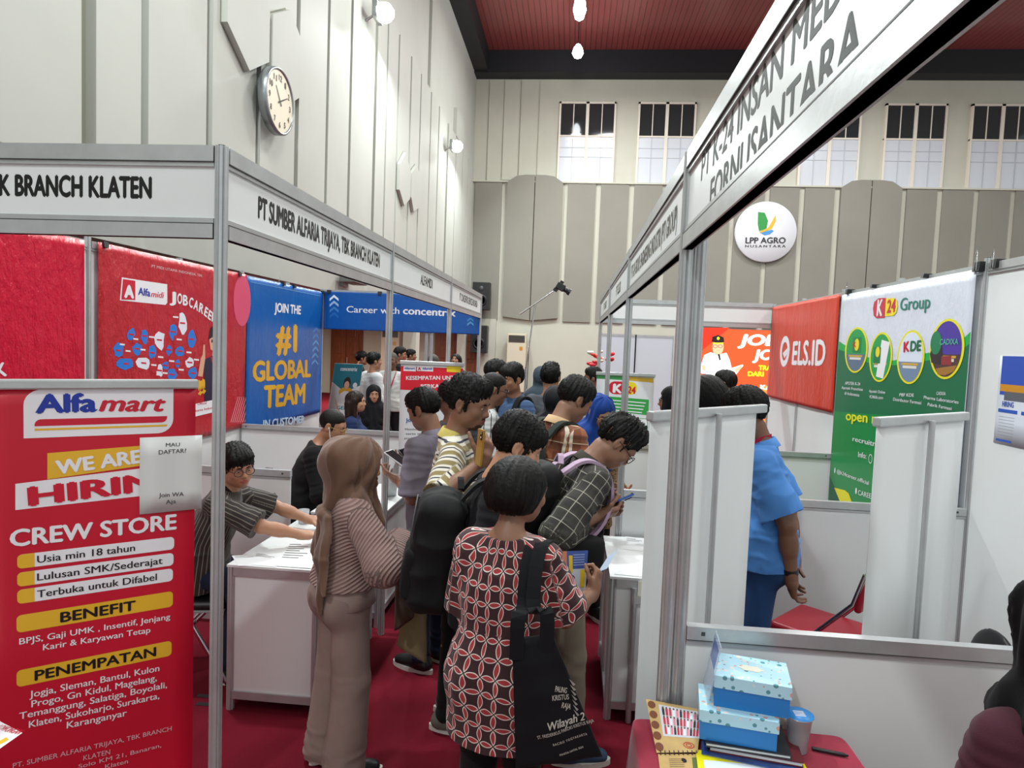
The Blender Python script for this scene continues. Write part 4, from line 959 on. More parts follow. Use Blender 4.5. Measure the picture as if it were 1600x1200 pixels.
def cloth(name, c, rough=.9, sheen=.04, var=.08, bump=.25, bscale=350):
    if name in MATS: return MATS[name]
    mt = mat(name, c, rough, var=var, vscale=9, bump=bump, bscale=bscale, bdist=.002); mt.node_tree.nodes['Principled BSDF'].inputs['Sheen Weight'].default_value = sheen; mt.node_tree.nodes['Principled BSDF'].inputs['Specular IOR Level'].default_value = .2; return mt

def hand(F, wr, fd, pn, right, s=1., curl=(25, 30, 25), spread=6, thumb_curl=25, tdir=None, curls=None):
    """palm, four unequal fingers bent at their knuckles and a thumb rooted at the side of the palm"""
    fd = nrm(fd); pn = npv(pn); pn = nrm(pn-fd*pn.dot(fd)); th = np.cross(fd, pn) if right else np.cross(pn, fd)
    wr = npv(wr); R = np.stack([th, fd, pn])
    F.cone(wr-fd*.02*s, wr+fd*.03*s, .026*s, .030*s, .012, wide=1.15, side=th)
    F.box(wr+fd*.052*s, np.array([.039, .047, .0145])*s, .014*s, .012, R=R)
    F.cone(wr+fd*.01*s+th*.022*s+pn*.006*s, wr+fd*.05*s+th*.03*s+pn*.006*s, .017*s, .016*s, .01)
    for i, (o, L, r) in enumerate(((.0295, .072, .0088), (.010, .080, .0092), (-.0095, .074, .0087), (-.0285, .058, .0078))):
        p = wr+fd*(.095-.004*abs(i-1))*s+th*o*s; a = math.radians((1.2-i)*spread); d = nrm(fd*math.cos(a)+th*math.sin(a)); q = pn
        cc = curls[i] if curls else curl
        F.cone(p-fd*.03*s, p, r*1.05*s, r*s, .006)
        for j, (fr, cu) in enumerate(zip((.45, .31, .24), cc)):
            ca, sa = math.cos(math.radians(cu)), math.sin(math.radians(cu)); d, q = d*ca+q*sa, q*ca-d*sa
            e = p+d*L*fr*s; F.cone(p, e, r*(1-.09*j)*s, r*(.93-.09*j)*s, .003); p = e
    p = wr+fd*.028*s+th*.034*s+pn*.004*s; d = nrm(th*.75+fd*.7+pn*.25) if tdir is None else nrm(th*tdir[0]+fd*tdir[1]+pn*tdir[2])
    tc = nrm(fd*.6-th*.35+pn*.55)
    for j, (L, r) in enumerate(((.042, .0125), (.031, .0105), (.025, .0092))):
        e = p+d*L*s; F.cone(p, e, r*s, r*.92*s, .008 if j == 0 else .004); p = e
        g = math.radians(thumb_curl); d = nrm(d*math.cos(g)+tc*math.sin(g))

FACE_VAR = {}
def head(F, T, R, s, fem=False, fine=True, jaw=1., nose=1., open_=0., cheek=1.):
    """T: head centre (eye line), R rows: x right, y forward, z up"""
    P = lambda x, y, z: T+s*(x*R[0]+y*R[1]+z*R[2])
    E = lambda c, r, k=.01, op='add': F.ell(P(*c), npv(r)*s, k*s, op, R)
    E((0, -.012, .036), (.076, .096, .082), .01)
    E((0, .030, .0), (.066, .066, .085), .03)
    E((0, .028, -.050), (.056*jaw, .062, .055), .03)
    E((0, .066, -.088), (.027*jaw, .026, .022), .028)
    for sx in (-1, 1):
        E((sx*.046*jaw, .012, -.055), (.020, .038, .03), .025)
        E((sx*.041*cheek, .064, -.022), (.024, .024, .022), .02)
    if not fine:
        F.cone(P(0, .09, .005), P(0, .108, -.028), .009*s, .015*s, .012*s)
        for sx in (-1, 1): E((sx*.078, -.01, -.006), (.011, .018, .03), .006); E((sx*.031, .096, .004), (.015, .010, .008), .01, 'sub')
        E((0, .090, -.062), (.022, .012, .011), .008)
        return
    F.cone(P(-.036, .076, .026), P(.036, .076, .026), .015*s, .015*s, .022*s)
    for sx in (-1, 1):
        E((sx*.032, .098, .004), (.019, .013, .012), .016, 'sub')
        E((sx*.031, .076, .003), (.0185, .0165, .0125), .004)
    F.cone(P(0, .088, .016), P(0, .104, -.016), .0085*s*nose, .0105*s*nose, .014*s)
    E((0, .106, -.026), (.0135*nose, .013, .011), .010)
    for sx in (-1, 1): E((sx*.0125*nose, .098, -.029), (.0085*nose, .010, .0075), .006)
    E((0, .083, -.060), (.030, .018, .022), .02)
    E((0, .097, -.0545-open_*.3), (.021, .0095, .0062), .006)
    E((0, .095, -.0660-open_), (.0185, .0095, .0070), .006)
    E((0, .104, -.0600-open_*.5), (.024, .006, .0018+open_*.4), .003, 'sub')
    for sx in (-1, 1):
        Re = R
        E((sx*.079, -.012, -.004), (.010, .019, .032), .006); E((sx*.086, -.006, -.002), (.006, .010, .018), .005, 'sub'); E((sx*.078, -.004, -.030), (.008, .010, .010), .006)

class Fig: pass
def figure(label, x, y, face, h=1.66, fem=False, vox=.009, skinc='mid', lean=0, twist=0, head_p=0, head_y=0, head_r=0, R_=None, L_=None, legs=None,
           hair='short', hair_m=None, top=None, bottom=None, shoes=None, sit=0, name='person', zoff=0, fine=None, brow=True, build=1., glasses=None,
           jaw=1., nose=1., beard=False, hijab=None, group=None, nohands=False, feet=True, collar=None, hair_dir=(0, 0, 0), seed=1, eyes=True):
    """face: heading in degrees, 0 looks down the aisle (+Y), + turns left; arms take wrist targets in the figure's own frame (x right, y ahead, z up)"""
    g = Fig(); s = h/1.70; fine = vox <= .0065 if fine is None else fine
    rng = random.Random(seed)
    root_M = Matrix.Translation((x, y, zoff)) @ Matrix.Rotation(math.radians(face), 4, 'Z')
    Mi = root_M.inverted()
    loc = lambda p: npv(Mi @ Vector(p))
    sh_w = (.136 if fem else .156)*build; hip_w = .078 if not fem else .080
    dz = 0.
    if sit: dz = sit-.80*s               # seat height; pelvis comes down to it
    piv = npv((0, 0, .92))
    Rl1 = rotm('X', -lean*.55); Rl2 = rotm('X', -lean) @ rotm('Z', twist)
    def bend(p):
        p = npv(p)
        if p[2] <= .92: q = p
        elif p[2] <= 1.14: q = piv+Rl1 @ (p-piv)
        else:
            c = piv+Rl1 @ (npv((0, 0, 1.14))-piv); q = c+Rl2 @ (p-npv((0, 0, 1.14)))
        return q
    S = lambda p: bend(p)*s+npv((0, 0, dz))
    up2 = Rl2 @ npv((0, 0, 1)); side2 = Rl2 @ npv((1, 0, 0)); fwd2 = Rl2 @ npv((0, 1, 0))
    g.S = S; g.s = s
    neck0 = S((0, -.022, 1.40)); neck1 = S((0, -.002, 1.49))
    Rh = rotm('Z', head_y) @ rotm('X', -head_p) @ rotm('Y', head_r)
    hb = Rl2 if lean < 40 else Rl2
    # the head is set on the neck; head_p and head_y are absolute to the body's heading
    HR = (Rh).T
    HC = neck1+s*.92*(npv((0, .018, .02))*0+HR.T @ npv((0, .020, .095)))
    g.HC, g.HR = HC, HR
    hs = s*(1.0 if not fem else .97)
    g.hs = hs
    P = lambda a, b, c: HC+hs*(a*HR[0]+b*HR[1]+c*HR[2])
    g.P = P
    sho = {1: S((sh_w, -.012, 1.352)), -1: S((-sh_w, -.012, 1.352))}
    l1, l2 = .285*s, .250*s
    arms = {}
    for sd, A in ((1, R_), (-1, L_)):
        A = dict(A or {}); a = sho[sd]
        if 'w' in A: t = loc(A['w'])
        else: t = npv(A.get('to', (sd*(sh_w+.06), .02, .80)))*s+npv((0, 0, dz))
        v = t-a; D = np.linalg.norm(v); D2 = min(D, (l1+l2)*.995); v = v/max(D, 1e-6); t = a+v*D2
        ca = (l1*l1+D2*D2-l2*l2)/(2*l1*D2); ca = max(-1, min(1, ca)); pole = npv(A.get('pole', (sd*.35, -1, -.25))); pole = nrm(pole-v*pole.dot(v))
        e = a+v*l1*ca+pole*l1*math.sqrt(max(0, 1-ca*ca)); arms[sd] = (a, e, t, A)
    g.arms = arms
    # legs
    lg = {}
    for sd in (1, -1):
        L = dict((legs or {}).get(sd, {})); hip = npv((sd*hip_w, 0, .90))*s+npv((0, 0, dz))
        if sit:
            kn = npv(L.get('knee', (sd*.13, .42, 0)))*s; kn[2] = sit+.05; an = npv(L.get('ankle', (sd*.12, .40, .07)))*s
        else:
            an = npv(L.get('ankle', (sd*.085, -.01, .075)))*s; kn = L.get('knee')
            kn = npv(kn)*s if kn else (hip+an)/2+npv((sd*.004, .022, .015))*s
        toe = L.get('toe', (sd*.12, 1, 0)); lg[sd] = (hip, kn, an, nrm(npv((toe[0], toe[1], 0))))
    g.legs = lg
    pts = [HC+.16*s, HC-.16*s, S((.24, 0, 1.4)), S((-.24, 0, 1.4)), S((0, .2, 1.2)), S((0, -.2, 1.2)), S((.2, .18, .9)), S((-.2, -.19, .9))]
    for sd in (1, -1): pts += [arms[sd][1], arms[sd][2]]+[lg[sd][1], lg[sd][2]+lg[sd][3]*.2*s]
    for sd in (1, -1):
        fd = nrm(arms[sd][3].get('fd', arms[sd][2]-arms[sd][1])); pts.append(arms[sd][2]+fd*.2*s)
    pts = np.array(pts); lo = pts.min(0)-.10; hi = pts.max(0)+.10; lo[2] = max(lo[2], -.02)
    g.lo, g.hi = lo, hi
    def torso(F, gr=0., k=.05, lo_=.90, soft=1.):
        F.ell(S((0, -.008, .935)), npv((.155 if not fem else .162, .108, .125))*s, k, grow=gr)
        F.cone(S((0, -.004, .99)), S((0, -.002, 1.14)), .100*s*build, .104*s*build, k, wide=1.3 if not fem else 1.18, side=side2, grow=gr)
        F.ell(S((0, -.006, 1.23)), npv((.150*build, .108*build, .170))*s, k, R=Rl2.T, grow=gr)
        F.cone(S((-sh_w+.025, -.016, 1.338)), S((sh_w-.025, -.016, 1.338)), .050*s, .050*s, k*.7, grow=gr)
        for sd in (1, -1): F.cone(S((sd*.015, -.022, 1.405)), S((sd*.12, -.018, 1.352)), .046*s, .036*s, k*.6, grow=gr)
        if fem:
            for sd in (1, -1): F.ell(S((sd*.068, .082, 1.235)), npv((.058, .05, .058))*s, k*.6, grow=gr)
        for sd in (1, -1): F.ell(lg[sd][0]+npv((0, -.06, -.005))*s, npv((.082, .078, .09))*s, k*.7, grow=gr)
    # ---- body
    F = Field(lo, hi, vox)
    torso(F, 0, .05)
    F.cone(neck0, neck1+.02*s*nrm(HC-neck1), (.058 if not fem else .048)*s, (.053 if not fem else .045)*s, .03)
    head(F, HC, HR, hs, fem, fine, jaw=jaw*(.93 if fem else 1), nose=nose)
    for sd in (1, -1):
        a, e, t, A = arms[sd]
        F.cone(a, e, .047*s*build, .039*s*build, .03); F.cone(e, e+(t-e)*.45, .039*s, .037*s, .015); F.cone(e+(t-e)*.3, t, .038*s, .026*s, .02)
        fd = nrm(A.get('fd', t-e)); pn = A.get('pn', (-sd, 0, 0) if A.get('to') is None and 'w' not in A else (0, 0, -1))
        if not nohands: hand(F, t, fd, pn, sd == 1, s*(1 if not fem else .93), A.get('curl', (22, 28, 22)), A.get('spread', 5), A.get('tc', 22), A.get('tdir'), A.get('curls'))
        hip, kn, an, toe = lg[sd]
        q = .86 if bottom else 1.; F.cone(hip, kn, .078*s*q, .055*s*q, .04); F.cone(kn, an, .053*s*q, .036*s, .02); F.cone(kn+(an-kn)*.2+npv((0, -.018, 0))*s*q, kn+(an-kn)*.5, .048*s*q, .040*s*q, .03)
        F.cone(an-npv((0, 0, .035))*s-toe*.03*s, an-npv((0, 0, .045))*s+toe*.14*s, .034*s, .022*s, .02, wide=1.3, side=np.cross(toe, (0, 0, 1)))
    V, Q = F.mesh(); V = smooth(V, Q, 1, .35)
    ctr = V[Q].mean(1); hl = ((ctr-HC) @ HR.T)/hs
    fm = np.zeros(len(Q), int)
    lipz = (np.abs(hl[:, 2]+.0605) < .0125*(1-(hl[:, 0]/.027)**2)) & (np.abs(hl[:, 0]) < .025) & (hl[:, 1] > .085)
    fm[lipz] = 1
    mats = [SKINS[skinc], LIPS[skinc]]
    if beard:
        bz = (hl[:, 1] > .045) & (hl[:, 2] < -.075) & (hl[:, 2] > -.125) & (np.abs(hl[:, 0]) < .032) | (np.abs(hl[:, 2]+.046) < .006) & (np.abs(hl[:, 0]) < .026) & (hl[:, 1] > .09)
        fm[bz & ~lipz] = 2; mats.append(mat('stubble', '#3a261b', .7))
    body = npmesh(name, V, Q, mats, None, fm); body.matrix_world = root_M
    tag(body, label, 'person', group); g.body = body; g.M = root_M; body.rotation_mode = 'XYZ'
    # ---- face parts
    if fine or eyes:
        for sd in (1, -1):
            if not eyes: break
            mb = MB(); c = P(sd*.031, .0815, .0035); r = .0128*hs
            mb2 = []
            n = 12
            Z = HR[1]; X = HR[0]; Y_ = HR[2]
            vs = []; fs = []
            for i in range(n+1):
                an = math.pi*i/n
                for j in range(16):
                    b = 2*math.pi*j/16; vs.append(c+hs*(Z*math.cos(an)*.0125+(X*math.cos(b)*.0150+Y_*math.sin(b)*.0062)*math.sin(an)))
            for i in range(n):
                for j in range(16): fs.append((i*16+j, i*16+(j+1) % 16, (i+1)*16+(j+1) % 16, (i+1)*16+j))
            mb.add(vs, fs[:16*2], M_iris, True); mb.add(vs, fs[16*2:], M_eye, True); mb.build('eye', body)
        if brow:
            for sd in (1, -1):
                mb = MB(); mb.tube([P(sd*.013, .0965, .0215), P(sd*.026, .0965, .0265), P(sd*.040, .089, .0255), P(sd*.052, .078, .018)], [.0035*hs, .0045*hs, .004*hs, .002*hs], HAIR, 8); mb.build('eyebrow', body)
    if glasses:
        mb = MB(); gm = mat('glasses_frame_'+glasses, {'black': '#0d0d0f', 'gold': '#9a7a2e', 'dark': '#2a2422'}[glasses], .3)
        for sd in (1, -1):
            ring = [P(sd*(.034+.026*math.cos(2*math.pi*k/20)), .108-.35*abs(.026*math.cos(2*math.pi*k/20)*.5+.0)**1, .001+.020*math.sin(2*math.pi*k/20)) for k in range(21)]
            mb.tube(ring, .0022*hs, gm, 6, False); mb.tube([P(sd*.06, .100, .006), P(sd*.080, .03, .006), P(sd*.083, -.02, .004)], .002*hs, gm, 6)
        mb.tube([P(-.009, .110, .004), P(.009, .110, .004)], .002*hs, gm, 6); mb.build('glasses', body)
    # ---- hair
    if hair:
        hv = min(vox, .008); hm = hair_m or HAIR
        H = Field(HC-npv((.16, .16, .16 if hair not in ('long', 'bob') else .42))*s, HC+npv((.16, .16, .17))*s, hv)
        E = lambda c, r, k=.015, op='add': H.ell(P(*c), npv(r)*hs, k, op, HR)
        if hair in ('short', 'crop', 'quiff', 'fringe', 'spiky'):
            gr = {'crop': .006, 'short': .013, 'quiff': .013, 'fringe': .016, 'spiky': .014}[hair]
            E((0, -.012, .040), (.076+gr*.75, .096+gr*.8, .082+gr*1.25))
            if hair == 'short': E((0, .03, .085), (.062, .060, .042), .03)
            if hair == 'quiff': E((0, .042, .098), (.060, .055, .042), .03); E((0, -.03, .10), (.06, .06, .04), .03)
            if hair == 'fringe': E((.0, .05, .072), (.070, .052, .045), .03); E((0, -.02, .095), (.07, .08, .045), .03)
            if hair == 'spiky': E((0, .03, .105), (.068, .07, .04), .03)
            sl = .62 if hair != 'fringe' else .42
            nz = nrm((0, sl, -1)); p0 = P(0, -.1, -.066)
            H.cut(p0, nz[0]*HR[0]+nz[1]*HR[1]+nz[2]*HR[2], .006)
            if hair != 'fringe':
                H.ell(P(0, .135, .008), npv((.075, .07, .062))*hs, .012, 'sub', HR)
            else:
                H.ell(P(0, .14, -.03), npv((.085, .07, .062))*hs, .012, 'sub', HR)
            for sd in (1, -1): H.ell(P(sd*.088, .0, -.012), npv((.03, .034, .036))*hs, .008, 'sub', HR); H.cone(P(sd*.073, .022, .02), P(sd*.072, .026, -.022), .010*hs, .006*hs, .01)
        elif hair == 'bob':
            E((0, -.018, .030), (.096, .115, .098), .02); E((0, -.035, -.03), (.092, .095, .075), .03); E((0, -.05, .0), (.094, .09, .10), .03)
            H.ell(P(0, .15, -.03), npv((.074, .10, .105))*hs, .015, 'sub', HR); H.cut(P(0, -.07, -.088), nrm(-HR[2]*1+HR[1]*.12), .012)
        elif hair == 'long':
            E((0, -.014, .036), (.090, .110, .096), .02)
            for i in range(5): H.cone(P((i-2)*.035, -.07, -.02), P((i-2)*.045, -.085+.02*rng.random(), -.32), .040*hs, .030*hs, .03)
            for sd in (1, -1): H.cone(P(sd*.078, .0, .02), P(sd*.085, .01, -.28), .028*hs, .022*hs, .03)
            H.ell(P(0, .15, -.02), npv((.066, .10, .11))*hs, .015, 'sub', HR)
        Vh, Qh = H.mesh()
        if len(Vh):
            N = vnormals(Vh, Qh); L = ((Vh-HC) @ HR.T)/hs; rr = np.stack([np.arctan2(L[:, 0], L[:, 1]+.03)*9, L[:, 2]*9, np.linalg.norm(L, axis=1)*8], 1)
            amp = {'crop': .0014, 'spiky': .013, 'quiff': .010, 'short': .0075, 'fringe': .008, 'bob': .0035, 'long': .005}[hair]
            Vh = Vh+N*(amp*s*(vnoise(rr*(2.3 if hair != 'spiky' else 2.8, 1.0, 1)[0] if False else rr*npv((2.4, .9, 1.)), seed)+.6*vnoise(rr*npv((5.5, 1.6, 1.5)), seed+9)))[:, None]
            npmesh('hair', Vh, Qh, hm, body)
    # ---- top
    if top:
        m_t = top['m']; gr = top.get('grow', .016)*s; slv = top.get('sleeve', .55); hem = top.get('hem', .84); v2 = vox if vox > .006 else .0065
        T_ = Field(lo-.03, hi+.03, v2)
        torso(T_, gr, .05)
        hemw = top.get('flare', 0.)
        T_.cone(S((0, -.012, 1.0)), npv((0, -.012, hem-.05))*s+npv((0, 0, dz)), .116*s*build+gr, (.122+hemw)*s*build+gr, .05, wide=1.34, side=(1, 0, 0))
        if sit:
            pass
        nk = top.get('neck', .0)
        T_.cone(neck0-up2*.02*s, neck0+(neck1-neck0)*(.30+nk), (.068 if not fem else .06)*s, (.062 if not fem else .052)*s, .03)
        T_.cut(npv((0, 0, hem))*s+npv((0, 0, dz)), (0, 0, -1), .004)
        nd = nrm(neck1-neck0); T_.cut(neck0+nd*(.028+nk*.05)*s, nrm(nd-fwd2*.35), .004, lo=neck0-.12, hi=neck0+.2)
        sl_r = top.get('loose', .014)*s
        for sd in (1, -1):
            a, e, t, A = arms[sd]; G = Field(T_.lo, T_.lo+T_.vox*(T_.n-1.5), v2)
            if slv <= 1:
                b = a+(e-a)*slv; d = nrm(e-a); G.cone(a, b+d*.06*s, .047*s*build+gr, .045*s*build+gr+sl_r, .03)
            else:
                b = e+(t-e)*(slv-1); d = nrm(t-e); G.cone(a, e, .047*s*build+gr, .042*s*build+gr+sl_r*.6, .04)
                G2 = Field(T_.lo, T_.lo+T_.vox*(T_.n-1.5), v2); G2.cone(e, b+d*.04*s, .042*s*build+gr+sl_r*.6, (.034+.008*(2-slv))*s+gr*.8+sl_r*.4, .02); G2.cut(b, d, .003); G.put(tuple(slice(0, q) for q in G.n), G2.d, .02, 'add')
            if slv <= 1: G.cut(b, d, .003)
            n = np.minimum(T_.n, G.n); w = tuple(slice(0, q) for q in n); T_.put(w, G.d[w], .028, 'add')
        Vt, Qt = T_.mesh(); N = vnormals(Vt, Qt)
        fa = top.get('fold', .006)*1.6*s; a_ = np.zeros(len(Vt)); Vp = Vt/s
        a_ += (ridge(Vp*npv((7, 7, 4.5))+seed*3.1, seed)-.4)*fa*.8+(ridge(Vp*npv((11, 11, 15))+vnoise(Vp*5, 3)[:, None]*.8, seed+5)-.4)*fa*.45
        # cross folds gather at the elbows and armpits
        for sd in (1, -1):
            a, e, t, A = arms[sd]
            for c, rad in ((e, .11*s), (a-npv((0, 0, .06))*s, .13*s)):
                dd = np.linalg.norm(Vt-c, axis=1); w = np.clip(1-dd/rad, 0, 1); ax = nrm(e-a); u = (Vt-c) @ ax
                a_ += w*np.sin(u/s*150+vnoise(Vp*9, 8)*2)*fa*.5
        zz = (Vp[:, 2]-dz/s); lowb = np.clip(1-np.abs(zz-1.0)/.13, 0, 1); a_ += lowb*(ridge(Vp*npv((9, 9, 26)), seed+2)-.4)*fa*.6
        Vt = Vt+N*a_[:, None]
        # pattern coordinates by nearest bone
        bones = [(S((0, 0, .85)), S((0, 0, 1.1)), .15*s, 0), (S((0, 0, 1.1)), S((0, 0, 1.42)), .15*s, .25)]
        pat = np.zeros((len(Vt), 3)); best = np.full(len(Vt), 9.)
        rf = -1 if top.get('seam') == 'back' else 1; segs = [(S((0, -.01, .7)), S((0, -.01, 1.1)), .15*s, npv((0, rf, 0)), .16, .7), (S((0, -.01, 1.1)), S((0, -.01, 1.42)), .15*s, fwd2*rf, .16, 1.1)]
        for sd in (1, -1):
            a, e, t, A = arms[sd]; segs += [(a, e, .03*s, -side2*sd*0+npv((-sd, 0, .2)), .065, 2.), (e, t, .03*s, npv((0, -.3, 1)), .055, 2.285)]
        for (a, b, r, ref, rad, off) in segs:
            ax = b-a; L = np.linalg.norm(ax); ax = ax/L; t = np.clip((Vt-a) @ ax, 0 if off != .7 else -1, L); q = Vt-a-t[:, None]*ax; dist = np.linalg.norm(q, axis=1)-r
            ref = nrm(ref-ax*ref.dot(ax)); o = np.cross(ax, ref); th = np.arctan2(q @ o, -(q @ ref)); mk = dist < best
            best = np.where(mk, dist, best); tt = (Vt-a) @ ax
            pat[mk] = np.stack([th*rad, tt/s+off, np.full(len(th), off)], 1)[mk]
        g.top = npmesh(top.get('name', 'shirt'), Vt, Qt, m_t, body, None, pat)
        if top.get('collar'):
            mb = MB(); cm = top['collar']; n = 28; vs = []; fs = []
            nd = nrm(neck1-neck0); ux = nrm(side2-nd*side2.dot(nd)); uy = np.cross(nd, ux); c0 = neck0+nd*.004*s
            for i in range(n+1):
                a = math.radians(90+12+(336)*i/n); r0 = .070*s; fx, fy = math.cos(a), math.sin(a)
                drop = .032+.018*abs(math.sin(a/2-math.pi/4+0))*0
                front = max(0, fy); tip = max(0., 1-min(i, n-i)/3.)
                base = c0+ux*fx*r0*1.02+uy*fy*r0
                topp = base+nd*(.040-.018*front)*s-(ux*fx+uy*fy)*.004*s
                out = base+(ux*fx*1+uy*fy)*(.016)*s-nd*(.004+.020*tip)*s
                vs += [base-(ux*fx+uy*fy)*.006*s, topp, topp+(ux*fx+uy*fy)*.006*s, out]
            for i in range(n):
                for j in range(3): a = i*4+j; fs.append((a, a+4, a+5, a+1))
            mb.add(vs, fs, cm, True); mb.add([npv(v)-npv((0, 0, .0015)) for v in vs], [f[::-1] for f in fs], cm, True); mb.build('collar', body)
    # ---- trousers
    if bottom:
        gr = (bottom.get('grow', .014)+.003)*s; an_r = bottom.get('ankle', .052)*s; cutz = bottom.get('cut', .055)*s; v2 = max(vox, .007)
        B = Field(lo-.03, hi+.03, v2)
        B.ell(npv((0, -.008, .925))*s+npv((0, 0, dz)), npv((.153 if not fem else .160, .107, .125))*s, .035, grow=gr*.55)
        for sd in (1, -1):
            hip, kn, an, toe = lg[sd]
            B.ell(hip+npv((0, -.06, -.005))*s, npv((.082, .078, .09))*s, .03, grow=gr)
            kr = bottom.get('knee', .066)*s
            B.cone(hip, kn, .079*s+gr*.8, kr, .045); B.cone(kn, an-npv((0, 0, .02))*s, kr, an_r, .02)
        B.cut(npv((0, 0, 1.03))*s+npv((0, 0, dz)), (0, 0, 1), .003)
        if not sit: B.cut((0, 0, cutz), (0, 0, -1), .002)
        else: B.cut((0, 0, cutz+.03), (0, 0, -1), .002)
        Vb, Qb = B.mesh(); N = vnormals(Vb, Qb); Vp = Vb/s; fa = bottom.get('fold', .006)*1.5*s
        a_ = (ridge(Vp*npv((8, 8, 4))+seed, seed+4)-.4)*fa*.7
        for sd in (1, -1):
            hip, kn, an, toe = lg[sd]
            for c, rad, am in ((kn, .15*s, .7), (an, .20*s, 1.1), (hip, .12*s, .5)):
                w = np.clip(1-np.linalg.norm(Vb-c, axis=1)/rad, 0, 1); a_ += w*(ridge(Vp*npv((7, 7, 22))+vnoise(Vp*4, 2)[:, None], seed+6)-.35)*fa*am
        Vb = Vb+N*a_[:, None]; g.bot = npmesh(bottom.get('name', 'trousers'), Vb, Qb, bottom['m'], body)
    # ---- shoes
    if shoes:
        for sd in (1, -1):
            hip, kn, an, toe = lg[sd]; sdv = np.cross(toe, (0, 0, 1)); v2 = max(vox, .006); c = an.copy(); c[2] = an[2]-.075*s
            K = Field(c-npv((.2, .2, .02))*s, c+npv((.24, .24, .16))*s, v2)
            K.cone(c+npv((0, 0, .046))*s-toe*.035*s, c+npv((0, 0, .036))*s+toe*.155*s, .040*s, .030*s, .02, wide=1.15, side=sdv); K.cone(c+npv((0, 0, .05))*s, c+npv((0, 0, .095))*s-toe*.01*s, .044*s, .042*s, .03)
            K.cone(c+npv((0, 0, .07))*s+toe*.02*s, c+npv((0, 0, .045))*s+toe*.12*s, .034*s, .026*s, .03)
            K.cut(c+npv((0, 0, .022))*s, (0, 0, -1), .004); Vk, Qk = K.mesh(); so = npmesh('shoe', Vk, Qk, shoes, body)
            mb = MB(); out = []
            for k in range(28):
                a = 2*math.pi*k/28; u = math.cos(a)*.142+.058; w_ = math.sin(a)*(.047 if math.cos(a) > -.2 else .040)*(1-.10*math.cos(a)**2); out.append(c+toe*u*s+sdv*w_*s)
            vs = [p+npv((0, 0, .0))*s for p in out]+[p+npv((0, 0, .026))*s for p in out]; n = 28
            fs = [tuple(range(n-1, -1, -1)), tuple(range(n, 2*n))]+[(i, (i+1) % n, n+(i+1) % n, n+i) for i in range(n)]
            mb.add(vs, fs, bottom.get('sole') if bottom and bottom.get('sole') else mat('shoe_sole', '#c9c6be', .7)); mb.build('sole', so)
    # ---- headscarf
    if hijab:
        m_h = hijab['m']; v2 = max(.0065, vox*.9); drop = hijab.get('drop', .26)
        K = Field(HC-npv((.34, .34, .82 if hijab.get('style') else .62))*s, HC+npv((.34, .34, .22))*s, v2)
        E = lambda c, r, k=.03, op='add': K.ell(P(*c), npv(r)*hs, k, op, HR)
        E((0, -.012, .034), (.094, .114, .102)); E((0, .012, -.04), (.084, .094, .092), .04)
        if hijab.get('bun', 1): E((0, -.085, .02), (.070, .062, .070), .05)
        if hijab.get('style') == 'wrap':
            hijab['f'](K, P, S, hs, s)
        else:
          K.cone(P(0, .0, -.06), neck0+up2*.02*s, .080*s, .088*s, .04)
          for sd in (1, -1): K.cone(neck0+side2*sd*.02*s+up2*.0*s, sho[sd]-up2*.02*s+side2*sd*.004*s, .088*s, .084*s, .05)
          K.cone(neck0+fwd2*.05*s, neck0+fwd2*.105*s-up2*drop*s, .09*s, .070*s, .05, wide=1.75, side=side2)
          K.cone(neck0-fwd2*.04*s, neck0-fwd2*.075*s-up2*drop*.85*s, .09*s, .070*s, .05, wide=1.85, side=side2)
        K.ell(P(0, .122, -.014), npv((.061, .085, .080))*hs, .010, 'sub', HR)
        Vk, Qk = K.mesh(); N = vnormals(Vk, Qk); L = ((Vk-HC) @ HR.T)/s
        th = np.arctan2(L[:, 0], -L[:, 1]); f = np.sin(th*(9 if not hijab.get('style') else 7)+L[:, 2]*(14 if not hijab.get('style') else -19)+vnoise(Vk/s*5, 4)*2.6)*(.0035 if not hijab.get('style') else .0065)+(ridge(np.stack([th*2.2, L[:, 2]*5, L[:, 1]*4], 1), seed)-.4)*.006+((ridge(np.stack([th*3.6+L[:, 2]*3, L[:, 2]*2.2, L[:, 1]*3], 1), seed+11)-.45)*.011 if hijab.get('style') else 0)
        Vk = Vk+N*(f*s)[:, None]; g.hij = npmesh('headscarf', Vk, Qk, m_h, body)
    return g
